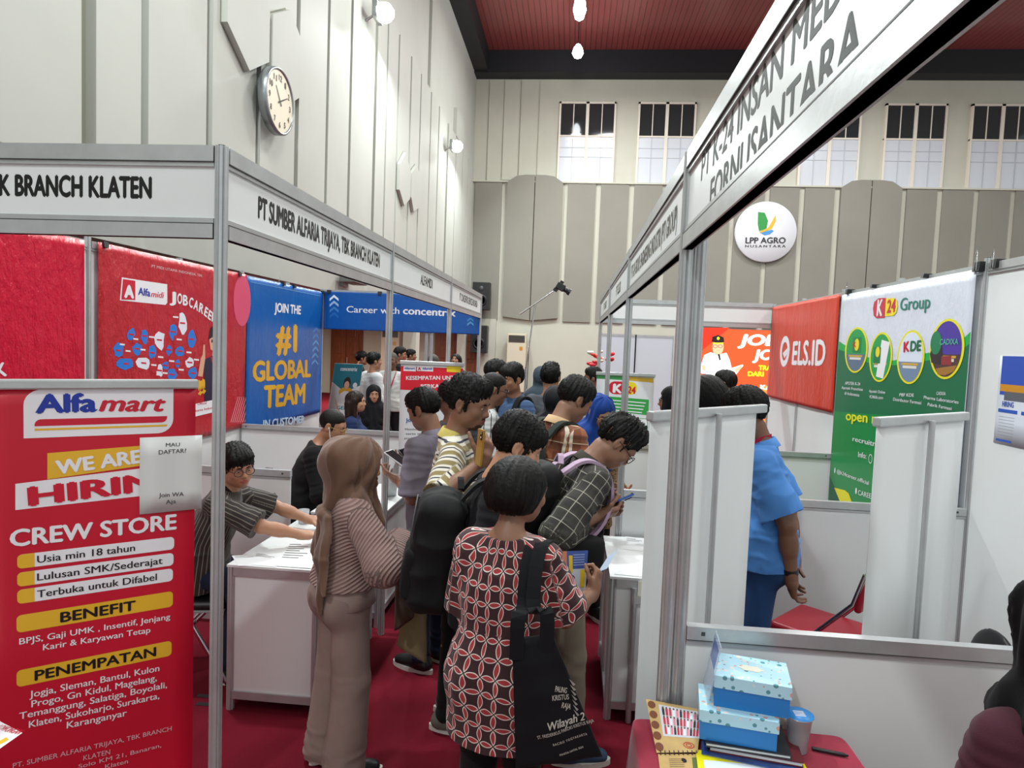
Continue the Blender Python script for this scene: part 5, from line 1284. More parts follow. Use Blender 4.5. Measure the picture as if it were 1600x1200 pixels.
# ================================================================ the visitors
def patmat(name, build, rough=.85):
    mt = bpy.data.materials.new(name); mt.use_nodes = True; t = NT(mt)
    at = t.n('ShaderNodeAttribute', attribute_name='pat'); x, y, z = t.sep(at.outputs['Vector'])
    t.l(build(t, x, y, at.outputs['Vector']), t.b.inputs['Base Color']); t.b.inputs['Roughness'].default_value = rough; t.b.inputs['Sheen Weight'].default_value = .1
    return mt
def stripe(t, v, period, off, w): return t.math('LESS_THAN', t.math('FRACT', t.math('ADD', t.math('MULTIPLY', v, 1/period), off)), w)
def kawung(t, x, y, vec):
    nz = t.noise(vec, 9, 2); k = 1/.058
    u = t.math('ADD', t.math('MULTIPLY', x, k), t.math('MULTIPLY', nz, .55)); v = t.math('ADD', t.math('MULTIPLY', y, k), t.math('MULTIPLY', nz, -.45))
    fx, fy = t.math('FRACT', u), t.math('FRACT', v); gx, gy = t.math('SUBTRACT', 1, fx), t.math('SUBTRACT', 1, fy)
    sq = lambda a, b: t.math('SQRT', t.math('ADD', t.math('MULTIPLY', a, a), t.math('MULTIPLY', b, b)))
    d = [sq(fx, fy), sq(gx, fy), sq(fx, gy), sq(gx, gy)]
    a1, b1 = t.math('MINIMUM', d[0], d[1]), t.math('MAXIMUM', d[0], d[1]); a2, b2 = t.math('MINIMUM', d[2], d[3]), t.math('MAXIMUM', d[2], d[3])
    sec = t.math('MINIMUM', t.math('MAXIMUM', a1, a2), t.math('MINIMUM', b1, b2)); s_ = t.math('SUBTRACT', .7071, sec)
    fine = stripe(t, t.math('ADD', x, y), .006, 0, .4)
    ground = t.mix(fine, lin('#2a1014'), lin('#3a171a'))
    c = t.mix(t.math('GREATER_THAN', s_, .028), ground, lin('#d8c8c2')); return t.mix(t.math('GREATER_THAN', s_, .080), c, t.mix(nz, lin('#8e1f28'), lin('#a93a38')))
M_batik = patmat('batik_kawung', kawung)
def plaid_dark(t, x, y, vec):
    base = t.mix(stripe(t, x, .11, .3, .5), lin('#1f1e1a'), lin('#2c2b26')); base = t.mix(t.math('MULTIPLY', stripe(t, y, .11, .1, .5), .5), base, lin('#34332d'))
    for v, o in ((x, .0), (y, .0)): base = t.mix(t.math('MULTIPLY', stripe(t, v, .055, o, .07), .75), base, lin('#9d998b'))
    return base
M_plaid = patmat('dark_plaid', plaid_dark)
def plaid_brown(t, x, y, vec):
    base = t.mix(stripe(t, x, .12, .1, .45), lin('#6e3a22'), lin('#8e5230')); base = t.mix(t.math('MULTIPLY', stripe(t, y, .10, .2, .5), .6), base, lin('#4e2a1a'))
    base = t.mix(t.math('MULTIPLY', stripe(t, x, .12, .62, .14), .8), base, lin('#cfc6b2')); return t.mix(t.math('MULTIPLY', stripe(t, y, .10, .8, .06), .7), base, lin('#d9b99a'))
M_plaidb = patmat('brown_plaid', plaid_brown)
def polo(t, x, y, vec):
    c = t.mix(stripe(t, y, .062, .0, .42), lin('#cfcbbd'), lin('#85764a')); return t.mix(stripe(t, y, .062, .38, .13), c, lin('#1d2136'))
M_polo = patmat('striped_polo', polo)
M_wstr = patmat('white_black_stripe', lambda t, x, y, v: t.mix(stripe(t, x, .05, 0, .14), lin('#c9ccca'), lin('#15171b')))
M_dstr = patmat('dark_pinstripe', lambda t, x, y, v: t.mix(t.math('MULTIPLY', stripe(t, x, .022, 0, .22), .8), lin('#26221f'), lin('#7d766c')))
def knit(t, x, y, vec):
    v = t.math('ADD', y, t.math('MULTIPLY', x, .55)); sn = t.math('SINE', t.math('MULTIPLY', v, 2*math.pi/.019)); h = t.math('MULTIPLY_ADD', sn, .5, .5)
    t.bump(h, .8, .006); return t.mix(h, lin('#7d6460'), lin('#a3867f'))
M_knit = patmat('ribbed_mauve_knit', knit)
def leop(t, x, y, vec): return t.mix(t.math('GREATER_THAN', t.noise(vec, 60, 2), .55), lin('#7a5a34'), lin('#2a1c12'))
M_leop = patmat('brown_spotted', leop)
K_blk = cloth('black_cloth', '#121214'); K_blk2 = cloth('black_jersey', '#17171b'); K_char = cloth('charcoal_trouser', '#1b1c20'); K_navy = cloth('navy_trouser', '#1c2338'); K_khaki = cloth('khaki_trouser', '#756c5e'); K_jean = cloth('blue_denim', '#24426e')
K_grey = cloth('mauve_grey_shirt', '#75707c'); K_blue = cloth('sky_blue_shirt', '#4a80c2', .8); K_white = cloth('white_shirt', '#cfd4d4'); K_dblue = cloth('slate_blue_shirt', '#40587a'); K_mauve = cloth('mauve_trouser', '#86716b'); K_brownh = cloth('brown_scarf', '#6a4f3f', .75, .3); K_navyj = cloth('navy_jacket', '#1e2d52')
K_mar = cloth('maroon_blouse', '#43202c'); K_bh = cloth('royal_blue_scarf', '#163c86', .7); K_blackh = cloth('black_scarf', '#111216', .75); K_yel = cloth('mustard_blouse', '#8a7a1e'); K_yelc = cloth('yellow_collar', '#c9b864'); K_gry2 = cloth('grey_hoodie', '#4c4f54'); K_dkgr = cloth('dark_green_strap', '#2a302c')
S_snk = mat('grey_brown_sneaker', '#5d554c', .8); S_blue = mat('blue_sneaker', '#2b4460', .8); S_blk = mat('black_shoe', '#111113', .4)
def X_(px, Y, py=650): return atY(px, py, Y).x
def H_(px, py, Y, d=.02): return atY(px, py, Y).z-d
def w_(px, py, Y): return tuple(atY(px, py, Y))
FG = {}
# -- nearest figures
FG['batik'] = figure('woman in a red and white batik blouse with a black tote bag, seen from behind', X_(800, 2.08), 2.08, -18, h=1.54, fem=True, vox=.0055, skinc='tan', head_p=12, head_y=-28, lean=4, hair='bob', hair_m=HAIR,
    R_=dict(w=w_(926, 926, 2.36), pole=(.0, -.7, -1), fd=(.15, .35, .92), pn=(-.9, .1, .2), curls=((50, 60, 35), (65, 65, 45), (75, 70, 45), (80, 70, 45)), tc=34, spread=1), L_=dict(to=(-.03, .25, 1.0), pole=(-.8, -.7, -.4), fd=(.6, .8, .1), pn=(.2, .2, 1)),
    top=dict(m=M_batik, sleeve=.86, hem=.70, grow=.020, loose=.035, flare=.012, fold=.005, name='batik_blouse'), bottom=dict(m=K_blk, grow=.012), shoes=S_blk, seed=2)
def scarfB(K, P, S, hs, s):
    K.ell(P(0, -.035, .040), npv((.104, .120, .098))*hs, .04); K.ell(P(0, -.125, .005), npv((.096, .092, .10))*hs, .06); K.cone(P(0, -.08, -.03), S((0, -.075, 1.385)), .080*hs, .060*hs, .05, wide=1.2, side=(1, 0, 0)); K.ell(P(0, .03, -.03), npv((.082, .08, .09))*hs, .04)
    K.cone(P(0, .02, -.07), S((0, .0, 1.42)), .075*hs, .082*s, .04); K.cone(S((-.09, -.03, 1.40)), S((.09, .0, 1.40)), .058*s, .058*s, .04); K.cone(S((.09, .0, 1.40)), S((.125, .04, 1.355)), .05*s, .035*s, .03); K.cone(S((0, .07, 1.40)), S((.02, .13, 1.28)), .06*s, .05*s, .04)
    K.ell(S((-.02, -.135, 1.345)), npv((.040, .032, .028))*s, .015); K.ell(S((.03, -.14, 1.33)), npv((.026, .026, .024))*s, .015)
    for (x0, x1, x2, zb, r) in ((.02, .075, .085, .88, .032), (.06, .10, .13, .98, .028), (-.03, -.05, -.06, 1.10, .024)):
        K.cone(S((x0+.03, -.132, 1.33)), S((x1+.035, -.150, 1.14)), r*.7*s, r*.85*s, .008, wide=1.7, side=(1, .2, 0)); K.cone(S((x1+.035, -.150, 1.14)), S((x2+.04, -.158, zb)), r*.85*s, r*.4*s, .008, wide=1.8, side=(1, .2, 0))
def scarfE(K, P, S, hs, s):
    K.cone(P(0, .0, -.06), S((0, -.01, 1.40)), .080*hs, .090*s, .04); K.cone(S((-.06, -.01, 1.40)), S((.06, -.01, 1.40)), .075*s, .075*s, .05); K.cone(S((0, .06, 1.38)), S((0, .11, 1.25)), .08*s, .05*s, .05, wide=1.5, side=(1, 0, 0)); K.cone(S((0, -.07, 1.38)), S((0, -.11, 1.27)), .08*s, .05*s, .05, wide=1.5, side=(1, 0, 0))
FG['scarf'] = figure('woman in a brown headscarf, ribbed mauve sweater and wide trousers standing at the white counter', X_(545, 2.74), 2.74, -52, h=1.465, fem=True, vox=.006, skinc='light', head_p=14, head_y=-8, lean=3, hair=None,
    R_=dict(w=w_(630, 842, 2.78), pole=(1., -.7, -.5), fd=(-.2, .9, .1), pn=(-.4, 0, .9), curl=(35, 40, 25)), L_=dict(to=(-.10, .30, 1.02), pole=(-1., -.5, -.5), fd=(.5, .8, 0), pn=(.3, .1, .9)),
    top=dict(m=M_knit, sleeve=1.93, hem=.985, grow=.026, loose=.055, fold=.004, name='knit_sweater'), bottom=dict(m=K_mauve, grow=.02, knee=.096, ankle=.108, fold=.006, cut=.03), shoes=S_blk, hijab=dict(m=K_brownh, style='wrap', f=scarfB, bun=0), seed=3, legs={1: dict(ankle=(.10, -.02, .075)), -1: dict(ankle=(-.11, -.05, .075))})
g = FG['scarf']; mb = MB(); vs = []; fs = []; NB = 48
for j, z in enumerate((1.02, .985, .94, .895, .89)):
    for k in range(NB):
        a = 2*math.pi*k/NB; r = (.0 if j < 4 else -.012)+(.004 if j in (1, 3) else 0); vs.append(g.S(((.178+.006*j+r)*math.cos(a), -.012+(.142+.004*j+r)*math.sin(a)+.003*math.sin(5*a+j), z)))
for j in range(4):
    for k in range(NB): k2 = (k+1) % NB; fs.append(((j+1)*NB+k, (j+1)*NB+k2, j*NB+k2, j*NB+k))
mb.add(vs, fs, cloth('mauve_waistband', '#94807a'), True); mb.build('waistband', g.body)
FG['boy'] = figure('seated young man in glasses and a dark pinstriped shirt, arms resting on the white counter', -1.985, 3.42, -78, h=1.555, vox=.0055, skinc='light', sit=.50, legs={1: dict(knee=(.13, .25, 0), ankle=(.12, .18, .07)), -1: dict(knee=(-.13, .25, 0), ankle=(-.12, .18, .07))}, lean=24, head_p=10, head_y=-52, head_r=6, hair='fringe', glasses='dark', jaw=1.06,
    R_=dict(w=tuple(atZ(474, 836, .815)), pole=(1, -.1, -.2), fd=(-.1, 1, 0), pn=(0, 0, -1)), L_=dict(w=tuple(atZ(484, 812, .815)), pole=(-1, -.1, -.2), fd=(.1, 1, 0), pn=(0, 0, -1)), top=dict(m=M_dstr, sleeve=.92, hem=.80, grow=.018, loose=.03, name='shirt', collar=cloth('dark_collar', '#26221f')), bottom=dict(m=K_navy), shoes=S_blk, seed=4)
FG['polo'] = figure('man in an olive and white striped polo shirt raising a gold phone to his chin', X_(719, 3.18), 3.18, -86, h=1.735, vox=.0055, skinc='tan', head_p=14, head_y=-16, hair='quiff', beard=True,
    R_=dict(w=w_(752, 722, 2.88), pole=(.8, -.8, -1), fd=(-.2, .3, .93), pn=(-.75, -.6, .1), curls=((30, 35, 20), (45, 45, 30), (50, 50, 30), (55, 50, 30)), tc=15), L_=dict(to=(-.16, .25, 1.0), fd=(.5, .8, .2), pn=(.2, 0, 1)),
    top=dict(m=M_polo, sleeve=.9, hem=.86, grow=.017, loose=.022, collar=K_yelc, name='polo_shirt'), bottom=dict(m=K_blk), shoes=S_snk, seed=5)
FG['backpacker'] = figure('man in a black shirt with a black backpack, head bowed, behind the woman in batik', X_(766, 2.60), 2.60, -80, h=1.63, vox=.0055, skinc='light', head_p=24, head_y=4, lean=8, hair='fringe', top=dict(m=K_blk2, sleeve=.95, hem=.84, grow=.018, loose=.02, name='shirt'), bottom=dict(m=K_blk), shoes=S_blk,
    R_=dict(to=(.14, .20, 1.0), fd=(-.8, .6, .2), pn=(-.2, 0, 1)), L_=dict(to=(-.12, .20, 1.02), fd=(.5, .8, .2), pn=(.2, 0, 1)), seed=6)
FG['plaid'] = figure('man in glasses and a dark plaid shirt bending over his blue phone', -.02, 3.0, -74, h=1.665, vox=.0055, skinc='tan', lean=22, head_p=52, head_y=-4, hair='spiky', glasses='black',
    R_=dict(w=w_(934, 806, 2.93), pole=(.5, -1, -.6), fd=(-.1, .95, .2), pn=(-.6, 0, .8), curls=((40, 50, 35), (50, 60, 40), (60, 60, 40), (65, 60, 40)), tc=22, spread=1), L_=dict(w=w_(936, 800, 3.06), pole=(-.5, -1, -.6), fd=(.15, .95, .2), pn=(.6, 0, .8), curl=(50, 60, 40), spread=1),
    top=dict(m=M_plaid, sleeve=1.45, hem=.80, grow=.022, loose=.028, collar=cloth('plaid_collar', '#33312a'), name='plaid_shirt'), bottom=dict(m=K_khaki, grow=.018, knee=.074, ankle=.064), shoes=S_blue, seed=7, legs={1: dict(ankle=(.10, .06, .075)), -1: dict(ankle=(-.09, -.08, .075))})
FG['grey'] = figure('man in a mauve-grey shirt reading two phones at the second white counter', X_(682, 3.72), 3.72, 62, h=1.635, vox=.0065, skinc='tan', head_p=24, head_y=6, lean=5, hair='short',
    R_=dict(to=(.06, .24, 1.19), pole=(.6, -1, -.6), fd=(-.05, .95, .25), pn=(-.4, 0, .9), curl=(30, 35, 25)), L_=dict(to=(-.10, .20, 1.13), pole=(-.6, -1, -.8), fd=(.1, .95, .2), pn=(.4, 0, .9), curl=(25, 35, 25)), top=dict(m=K_grey, sleeve=.98, hem=.80, grow=.022, loose=.025, collar=K_grey, name='shirt'), bottom=dict(m=K_navy), shoes=S_blk, seed=8)
FG['blue'] = figure('man in a sky blue short-sleeved shirt and jeans with hands behind his back', X_(1203, 3.28), 3.28, 72, h=1.745, vox=.0055, skinc='dark', lean=7, head_p=22, head_y=-4, hair='short', build=1.06,
    L_=dict(to=(-.15, -.135, .855), pole=(-.6, -1, 0), fd=(.35, -.1, -.92), pn=(.3, -.95, .1), curl=(30, 35, 25)), R_=dict(to=(.10, -.15, .86), pole=(.6, -1, 0), fd=(-.6, 0, -.8), pn=(0, -1, 0)), top=dict(m=K_blue, sleeve=.86, hem=.86, grow=.022, loose=.028, collar=K_blue, name='shirt', fold=.007), bottom=dict(m=K_jean, grow=.016), shoes=S_blk, seed=9)
FG['edge'] = figure('seated person in a black headscarf and maroon blouse, cut by the lower right edge', 1.095, 1.47, 4, h=1.66, fem=True, vox=.008, lean=0, legs={1: dict(knee=(.13, .22, 0), ankle=(.12, .15, .07)), -1: dict(knee=(-.13, .22, 0), ankle=(-.12, .15, .07))}, sit=.56, skinc='mid', hair=None, top=dict(m=K_mar, sleeve=1.95, hem=.7, grow=.024, loose=.02, name='blouse'), bottom=dict(m=K_blk), shoes=S_blk, hijab=dict(m=K_blackh, style='wrap', f=scarfE), head_p=10, seed=10,
    L_=dict(to=(-.10, .26, 1.0), pole=(-.3, -1, -.4)), R_=dict(to=(.10, .26, 1.0), pole=(.3, -1, -.4)))
FG['brown'] = figure('man in a brown and white plaid shirt with a dark backpack, looking down', X_(862, 3.72), 3.72, -52, h=1.755, vox=.0065, skinc='tan', lean=10, head_p=34, head_y=-6, hair='short', top=dict(m=M_plaidb, sleeve=.95, hem=.82, grow=.02, collar=cloth('tan_collar', '#b79a78'), name='plaid_shirt'), bottom=dict(m=K_char), shoes=S_blk, seed=11,
    R_=dict(to=(.10, .25, 1.08), fd=(-.8, .5, .1), pn=(-.2, 0, 1)), L_=dict(to=(-.12, .25, 1.05), fd=(.8, .5, .1), pn=(.2, 0, 1)))
FG['earphone'] = figure('man in glasses and a black jacket with a white earphone, behind the half wall', -1.98, 4.78, -80, h=1.68, vox=.0065, skinc='mid', sit=.50, legs={1: dict(knee=(.13, .25, 0), ankle=(.12, .18, .07)), -1: dict(knee=(-.13, .25, 0), ankle=(-.12, .18, .07))}, lean=20, head_p=20, head_y=-6, hair='crop', glasses='gold', top=dict(m=K_blk, sleeve=1.95, hem=.8, grow=.022, name='jacket'), bottom=dict(m=K_blk), shoes=S_blk, seed=12, R_=dict(to=(.13, .36, 1.20)), L_=dict(to=(-.13, .36, 1.20)))
FG['bluescarf'] = figure('woman in a royal blue headscarf and glasses reading a sheet', X_(928, 4.55), 4.55, 205, h=1.60, fem=True, vox=.0065, skinc='light', head_p=28, lean=6, hair=None, glasses='gold', top=dict(m=M_leop, sleeve=1.95, hem=.7, grow=.024, name='blouse'), bottom=dict(m=K_blk), shoes=S_blk, hijab=dict(m=K_bh, drop=.22), seed=13,
    R_=dict(to=(.12, .22, 1.0), fd=(-.3, .9, .2), pn=(-.3, 0, 1)), L_=dict(to=(-.12, .22, 1.0), fd=(.3, .9, .2), pn=(.3, 0, 1)))
# -- middle distance
def mid(key, label, px, py, Y, face, **kw):
    d = dict(h=H_(px, py, Y), vox=.010, skinc='mid', bottom=dict(m=K_char), shoes=S_blk, fine=False, brow=True, seed=len(FG)+1); d.update(kw)
    FG[key] = figure(label, X_(px, Y, py+40), Y, face, **d)
mid('peek', 'dark-haired person half hidden between the grey shirt and the striped polo', 706, 592, 4.45, 35, skinc='dark', hair='short', head_p=15, top=dict(m=K_gry2, sleeve=.95, hem=.84, name='shirt'))
mid('stripes', 'man in glasses wearing a white shirt with black stripes behind the striped polo man', 764, 578, 4.9, -75, skinc='tan', hair='crop', hair_m=HAIR, glasses='dark', head_p=12, top=dict(m=M_wstr, sleeve=.95, hem=.84, grow=.02, name='shirt'))
mid('whiteback', 'man in a white shirt turned right, in front of the standing air conditioner', 772, 560, 6.3, -70, hair='short', top=dict(m=K_white, sleeve=.95, hem=.84, name='shirt'))
mid('lookback', 'young man in a slate blue shirt looking back over the crowd', 803, 566, 5.65, 138, vox=.0075, fine=True, hair='fringe', skinc='mid', head_p=8, top=dict(m=K_dblue, sleeve=.95, hem=.84, collar=K_dblue, name='shirt'))
mid('curly', 'person with thick black hair and a grey hood, back turned, centre of the crowd', 859, 566, 6.0, -12, hair='spiky', top=dict(m=K_gry2, sleeve=1.95, hem=.82, grow=.025, name='hooded_jacket'))
mid('greycap', 'person in a blue-grey headscarf half hidden behind the thick black hair', 846, 570, 6.7, 0, fem=True, hair=None, hijab=dict(m=cloth('slate_scarf', '#3a4650')), top=dict(m=K_gry2, sleeve=1.95, hem=.8, name='blouse'))
mid('blackscarf', 'person in a black headscarf and navy jacket just behind the brown plaid shirt', 867, 600, 5.0, -25, fem=True, hair=None, hijab=dict(m=K_blackh, drop=.24), top=dict(m=K_navyj, sleeve=1.95, hem=.8, grow=.024, name='jacket'))
mid('whiteleft', 'man in a white shirt facing left beside the red and white flowers', 928, 572, 7.4, 85, skinc='dark', hair='short', top=dict(m=K_white, sleeve=.95, hem=.84, name='shirt'))
mid('profile', 'woman in a black headscarf seen in profile beside the green pharmacy roll-up', 1052, 601, 5.4, 88, fem=True, hair=None, glasses='black', hijab=dict(m=K_blackh, drop=.22), top=dict(m=K_yel, sleeve=1.95, hem=.8, grow=.024, name='blouse'), vox=.008)
mid('screenboy', 'boy with black hair silhouetted against the lit orange screen', 1134, 577, 6.75, 65, skinc='light', hair='short', glasses='black', top=dict(m=K_blk, sleeve=.95, hem=.84, name='shirt'))
mid('beanie', 'person in a black scarf and brown spotted top before the white uniform on the screen', 1104, 598, 7.5, 10, fem=True, hair=None, hijab=dict(m=K_blackh, drop=.05), top=dict(m=M_leop, sleeve=1.95, hem=.8, grow=.03, name='blouse'))
mid('sheen', 'person with sleek black hair bending behind the blank roll-up, beside the blue shirt', 1152, 607, 3.77, 82, skinc='light', hair='bob', fem=True, head_p=35, lean=14, h=1.80, top=dict(m=M_leop, sleeve=1.95, hem=.8, name='blouse'))
# -- seated and standing people beyond the left booths
mid('girl', 'woman with long dark hair seated beyond the half wall, in profile', 553, 624, 6.75, -82, h=1.60, fem=True, skinc='light', sit=.50, hair='long', hair_m=HAIR_B, fine=True, vox=.0085, top=dict(m=K_navyj, sleeve=1.95, hem=.78, name='blouse'))
mid('smile', 'smiling girl in a black headscarf seated next to the long-haired woman', 583, 614, 7.75, 202, h=1.60, fem=True, skinc='light', sit=.50, hair=None, fine=True, vox=.0085, hijab=dict(m=K_blackh), top=dict(m=K_blk, sleeve=1.95, hem=.78, name='blouse'))
mid('whitefar', 'stocky man in a white shirt, back turned, left of the slim posts', 582, 549, 9.1, -50, build=1.15, hair='short', top=dict(m=K_white, sleeve=1.95, hem=.82, grow=.03, name='shirt'))
mid('lanyard', 'man in a pale shirt with a red lanyard facing this way, beyond the left booths', 612, 549, 9.6, 176, skinc='dark', hair='crop', hair_m=HAIR_G, top=dict(m=cloth('pale_grey_shirt', '#bfc2be'), sleeve=.95, hem=.84, grow=.025, name='shirt'))
mid('redblack', 'person in a black and red shirt far behind the teal poster', 563, 548, 11.4, -65, hair='short', top=dict(m=K_blk, sleeve=.95, hem=.84, name='shirt'))
mid('farhair', 'tall dark-haired man behind the man with the red lanyard', 623, 541, 11.3, -80, hair='short', glasses='black', top=dict(m=K_blk, sleeve=.95, hem=.84, name='shirt'))
mid('farcap', 'man in a black shirt and cap farthest back, before the cream wall', 640, 545, 13.2, -78, skinc='tan', hair='short', top=dict(m=K_blk, sleeve=.95, hem=.84, name='shirt'))
mid('bald', 'man with closely cropped grey hair, back turned, above the red and white roll-up', 676, 552, 8.9, 10, skinc='tan', hair='crop', hair_m=HAIR_G, top=dict(m=K_white, sleeve=.95, hem=.84, name='shirt'))
mid('doorway', 'dark-haired woman with face tilted up before the brown wooden door', 711, 551, 11.5, 170, fem=True, head_p=-14, skinc='mid', hair='bob', top=dict(m=K_blk, sleeve=1.95, hem=.8, name='blouse'))
# ================================================================ things carried by the visitors
def sdf_obj(name, lo, hi, vox, fn, m, parent=None, M=None, sm=1, wr=0, seed=1):
    F = Field(lo, hi, vox); fn(F); V, Q = F.mesh(); V = smooth(V, Q, sm, .4)
    if wr: N = vnormals(V, Q); V = V+N*((ridge(V*npv((14, 14, 9)), seed)-.4)*wr)[:, None]
    o = npmesh(name, V, Q, m, parent)
    return o
def ribbon(mb, pts, w, t, wd, m):
    """flat strap through pts; wd = width direction (one vector or one per point)"""
    P_ = [npv(p) for p in pts]; out = []
    # smooth the path
    for _ in range(2):
        q = [P_[0]]
        for a, b in zip(P_[:-1], P_[1:]): q += [a*.75+b*.25, a*.25+b*.75]
        P_ = q+[P_[-1]]
    n = len(P_); vs = []; fs = []
    for i, p in enumerate(P_):
        d = nrm(P_[min(i+1, n-1)]-P_[max(i-1, 0)]); W_ = npv(wd) if not isinstance(wd, list) else npv(wd[0])*(1-i/(n-1))+npv(wd[1])*(i/(n-1))
        W_ = nrm(W_-d*W_.dot(d)); N_ = np.cross(d, W_)
        for a, b in ((-1, -1), (1, -1), (1, 1), (-1, 1)): vs.append(p+W_*a*w/2+N_*b*t/2)
    for i in range(n-1):
        for k in range(4): k2 = (k+1) % 4; fs.append((i*4+k, i*4+k2, i*4+4+k2, i*4+4+k))
    fs += [(3, 2, 1, 0), tuple((n-1)*4+k for k in range(4))]; mb.add(vs, fs, m, False)
def backpack(key, label, m, ms=None, w=.30, h=.42, d=.15, zc=1.12, off=.0, pocket=None, vox=.008):
    g = FG[key]; S = g.S; c = S((0, -.125-d/2-off, zc)); up = nrm(S((0, 0, 1.35))-S((0, 0, 1.1))); sd = npv((1, 0, 0)); bk = np.cross(up, sd)*-1
    bk = -np.cross(up, sd) if np.cross(up, sd)[1] > 0 else np.cross(up, sd); R = np.stack([sd, bk, up])
    root = empty('backpack', tuple(g.M @ Vector(c)), 0, label, 'backpack'); root.matrix_world = g.M @ Matrix.Translation(c)
    ms = ms or m
    o = sdf_obj('body', npv((-.3, -.3, -.35)), npv((.3, .3, .35)), vox, lambda F: (F.box((0, 0, 0), (w/2, d/2, h/2), .07, .02, R=R), F.ell(-bk*0+up*h*.12, (w*.48, d*.55, h*.42), .04, R=R)), m, root, wr=.008, seed=3)
    sdf_obj('front_pocket', npv((-.3, -.3, -.35)), npv((.3, .3, .35)), vox, lambda F: F.box(bk*(d*.42)-up*h*.18, (w*.40, d*.22, h*.24), .04, .02, R=R), pocket or m, root, wr=.006, seed=5)
    mb = MB(); arc = [c_*0+sd*(w*.40*math.cos(a))+up*(h*.10+h*.34*math.sin(a))+bk*(d*.56) for a in [math.pi*k/14 for k in range(15)] for c_ in (sd,)]; mb.tube(arc, .004, mat('zip_grey', '#3a3c40', .5), 6); mb.build('zipper', root)
    for s_ in (-1, 1):
        P_ = [S((s_*.085, -.15-off, 1.33)), S((s_*.095, -.09, 1.425)), S((s_*.10, .0, 1.437)), S((s_*.108, .070, 1.385)), S((s_*.116, .112, 1.28)), S((s_*.140, .095, 1.15)), S((s_*.165, .0, 1.07)), S((s_*.13, -.15-off, .98))]
        mb = MB(); ribbon(mb, [p-c for p in P_], .055, .014, (1, 0, 0), ms); mb.build('strap', root)
    mb = MB(); ribbon(mb, [S((-.04, -.16-off, 1.36))-c, S((0, -.17-off, 1.41))-c, S((.04, -.16-off, 1.36))-c], .025, .01, (0, 1, 0), ms); mb.build('top_handle', root)
    return root
M_bpk = cloth('backpack_black', '#0f1012', .7); M_lav = cloth('backpack_lavender', '#a78fa6', .7); M_bgry = cloth('backpack_grey', '#3d4146', .7)
backpack('backpacker', 'big black backpack on the man in the black shirt', M_bpk, w=.31, h=.46, d=.19, zc=1.10)
backpack('plaid', 'lavender and black backpack on the man in dark plaid', M_bpk, M_lav, w=.27, h=.36, d=.13, zc=1.15, pocket=M_lav)
backpack('brown', 'dark green-black backpack on the man in brown plaid', K_dkgr, K_dkgr, w=.27, h=.40, d=.13, zc=1.12)
backpack('lookback', 'black backpack on the young man looking back', M_bpk, w=.27, h=.38, d=.13, vox=.012)
backpack('blackscarf', 'grey backpack on the person in a black headscarf and navy jacket', M_bgry, w=.28, h=.40, d=.14, vox=.012)
def thing_at(name, label, cat, loc): return empty(name, tuple(loc), 0, label, cat)
def phone(label, c, up, nrm_, m, w=.075, h=.158, t=.009, screen=True):
    """c centre, up long axis, nrm_ direction of the screen"""
    up = Vector(up).normalized(); n = Vector(nrm_); n = (n-up*n.dot(up)).normalized(); s_ = up.cross(n)
    M = Matrix((s_, up, n)).transposed().to_4x4(); M.translation = Vector(c)
    root = bpy.data.objects.new('phone', None); C.objects.link(root); root.matrix_world = M; tag(root, label, 'phone')
    mb = MB(); mb.box((-w/2, -h/2, -t/2), (w/2, h/2, t/2), m, bev=.004); mb.build('case', root)
    mb = MB(); mb.box((-w/2+.004, -h/2+.006, t/2), (w/2-.004, h/2-.006, t/2+.0008), mat('phone_glass', '#101318', .08)); mb.build('screen', root)
    mb = MB(); mb.box((-w/2+.008, h/2-.045, -t/2-.003), (-w/2+.034, h/2-.01, -t/2), M_blkp, bev=.001)
    for k in range(2): mb.lathe([(0, -t/2-.0045), (.006, -t/2-.0045), (.006, -t/2-.002)], M_chrome, 14, (-w/2+.021, h/2-.018-k*.018, 0))
    mb.build('camera', root); return root
def handpt(key, sd, a, b, c):
    """a point in the hand's reach: a along the forearm, b world offset towards the camera, c up"""
    g = FG[key]; _, e, t, A = g.arms[sd]; fd = nrm(A.get('fd', t-e)); p = g.M @ Vector(t+fd*a); return p+Vector((0, -b, c))
P_gold = mat('gold_phone', '#a8832a', .35, metal=.3); P_blue = mat('blue_phone', '#0f4f9c', .35); P_blk = mat('black_phone', '#22252c', .25); P_wht = mat('pale_phone', '#b9bcc0', .3)
phone('gold phone held up by the man in the striped polo', atY(750, 699, 2.79), (.06, .05, 1), (1, .5, 0), P_gold)
phone('blue phone held by the man in dark plaid', atY(965, 784, 2.99), (.75, .1, .35), (-.3, .35, .9), P_blue)
phone('black phone held up in the grey-shirted man\'s far hand', atY(640, 716, 3.86), (-.6, .3, .55), (.3, -.3, .8), P_blk)
phone('pale phone in the grey-shirted man\'s near hand, by the leaning sheet', atY(621, 716, 3.70), (-.7, .3, .35), (.2, -.2, .9), P_wht)
phone('pale phone in the hand of the woman in the brown headscarf', atY(637, 834, 2.98), (.5, .75, .25), (-.3, -.1, .9), P_wht)
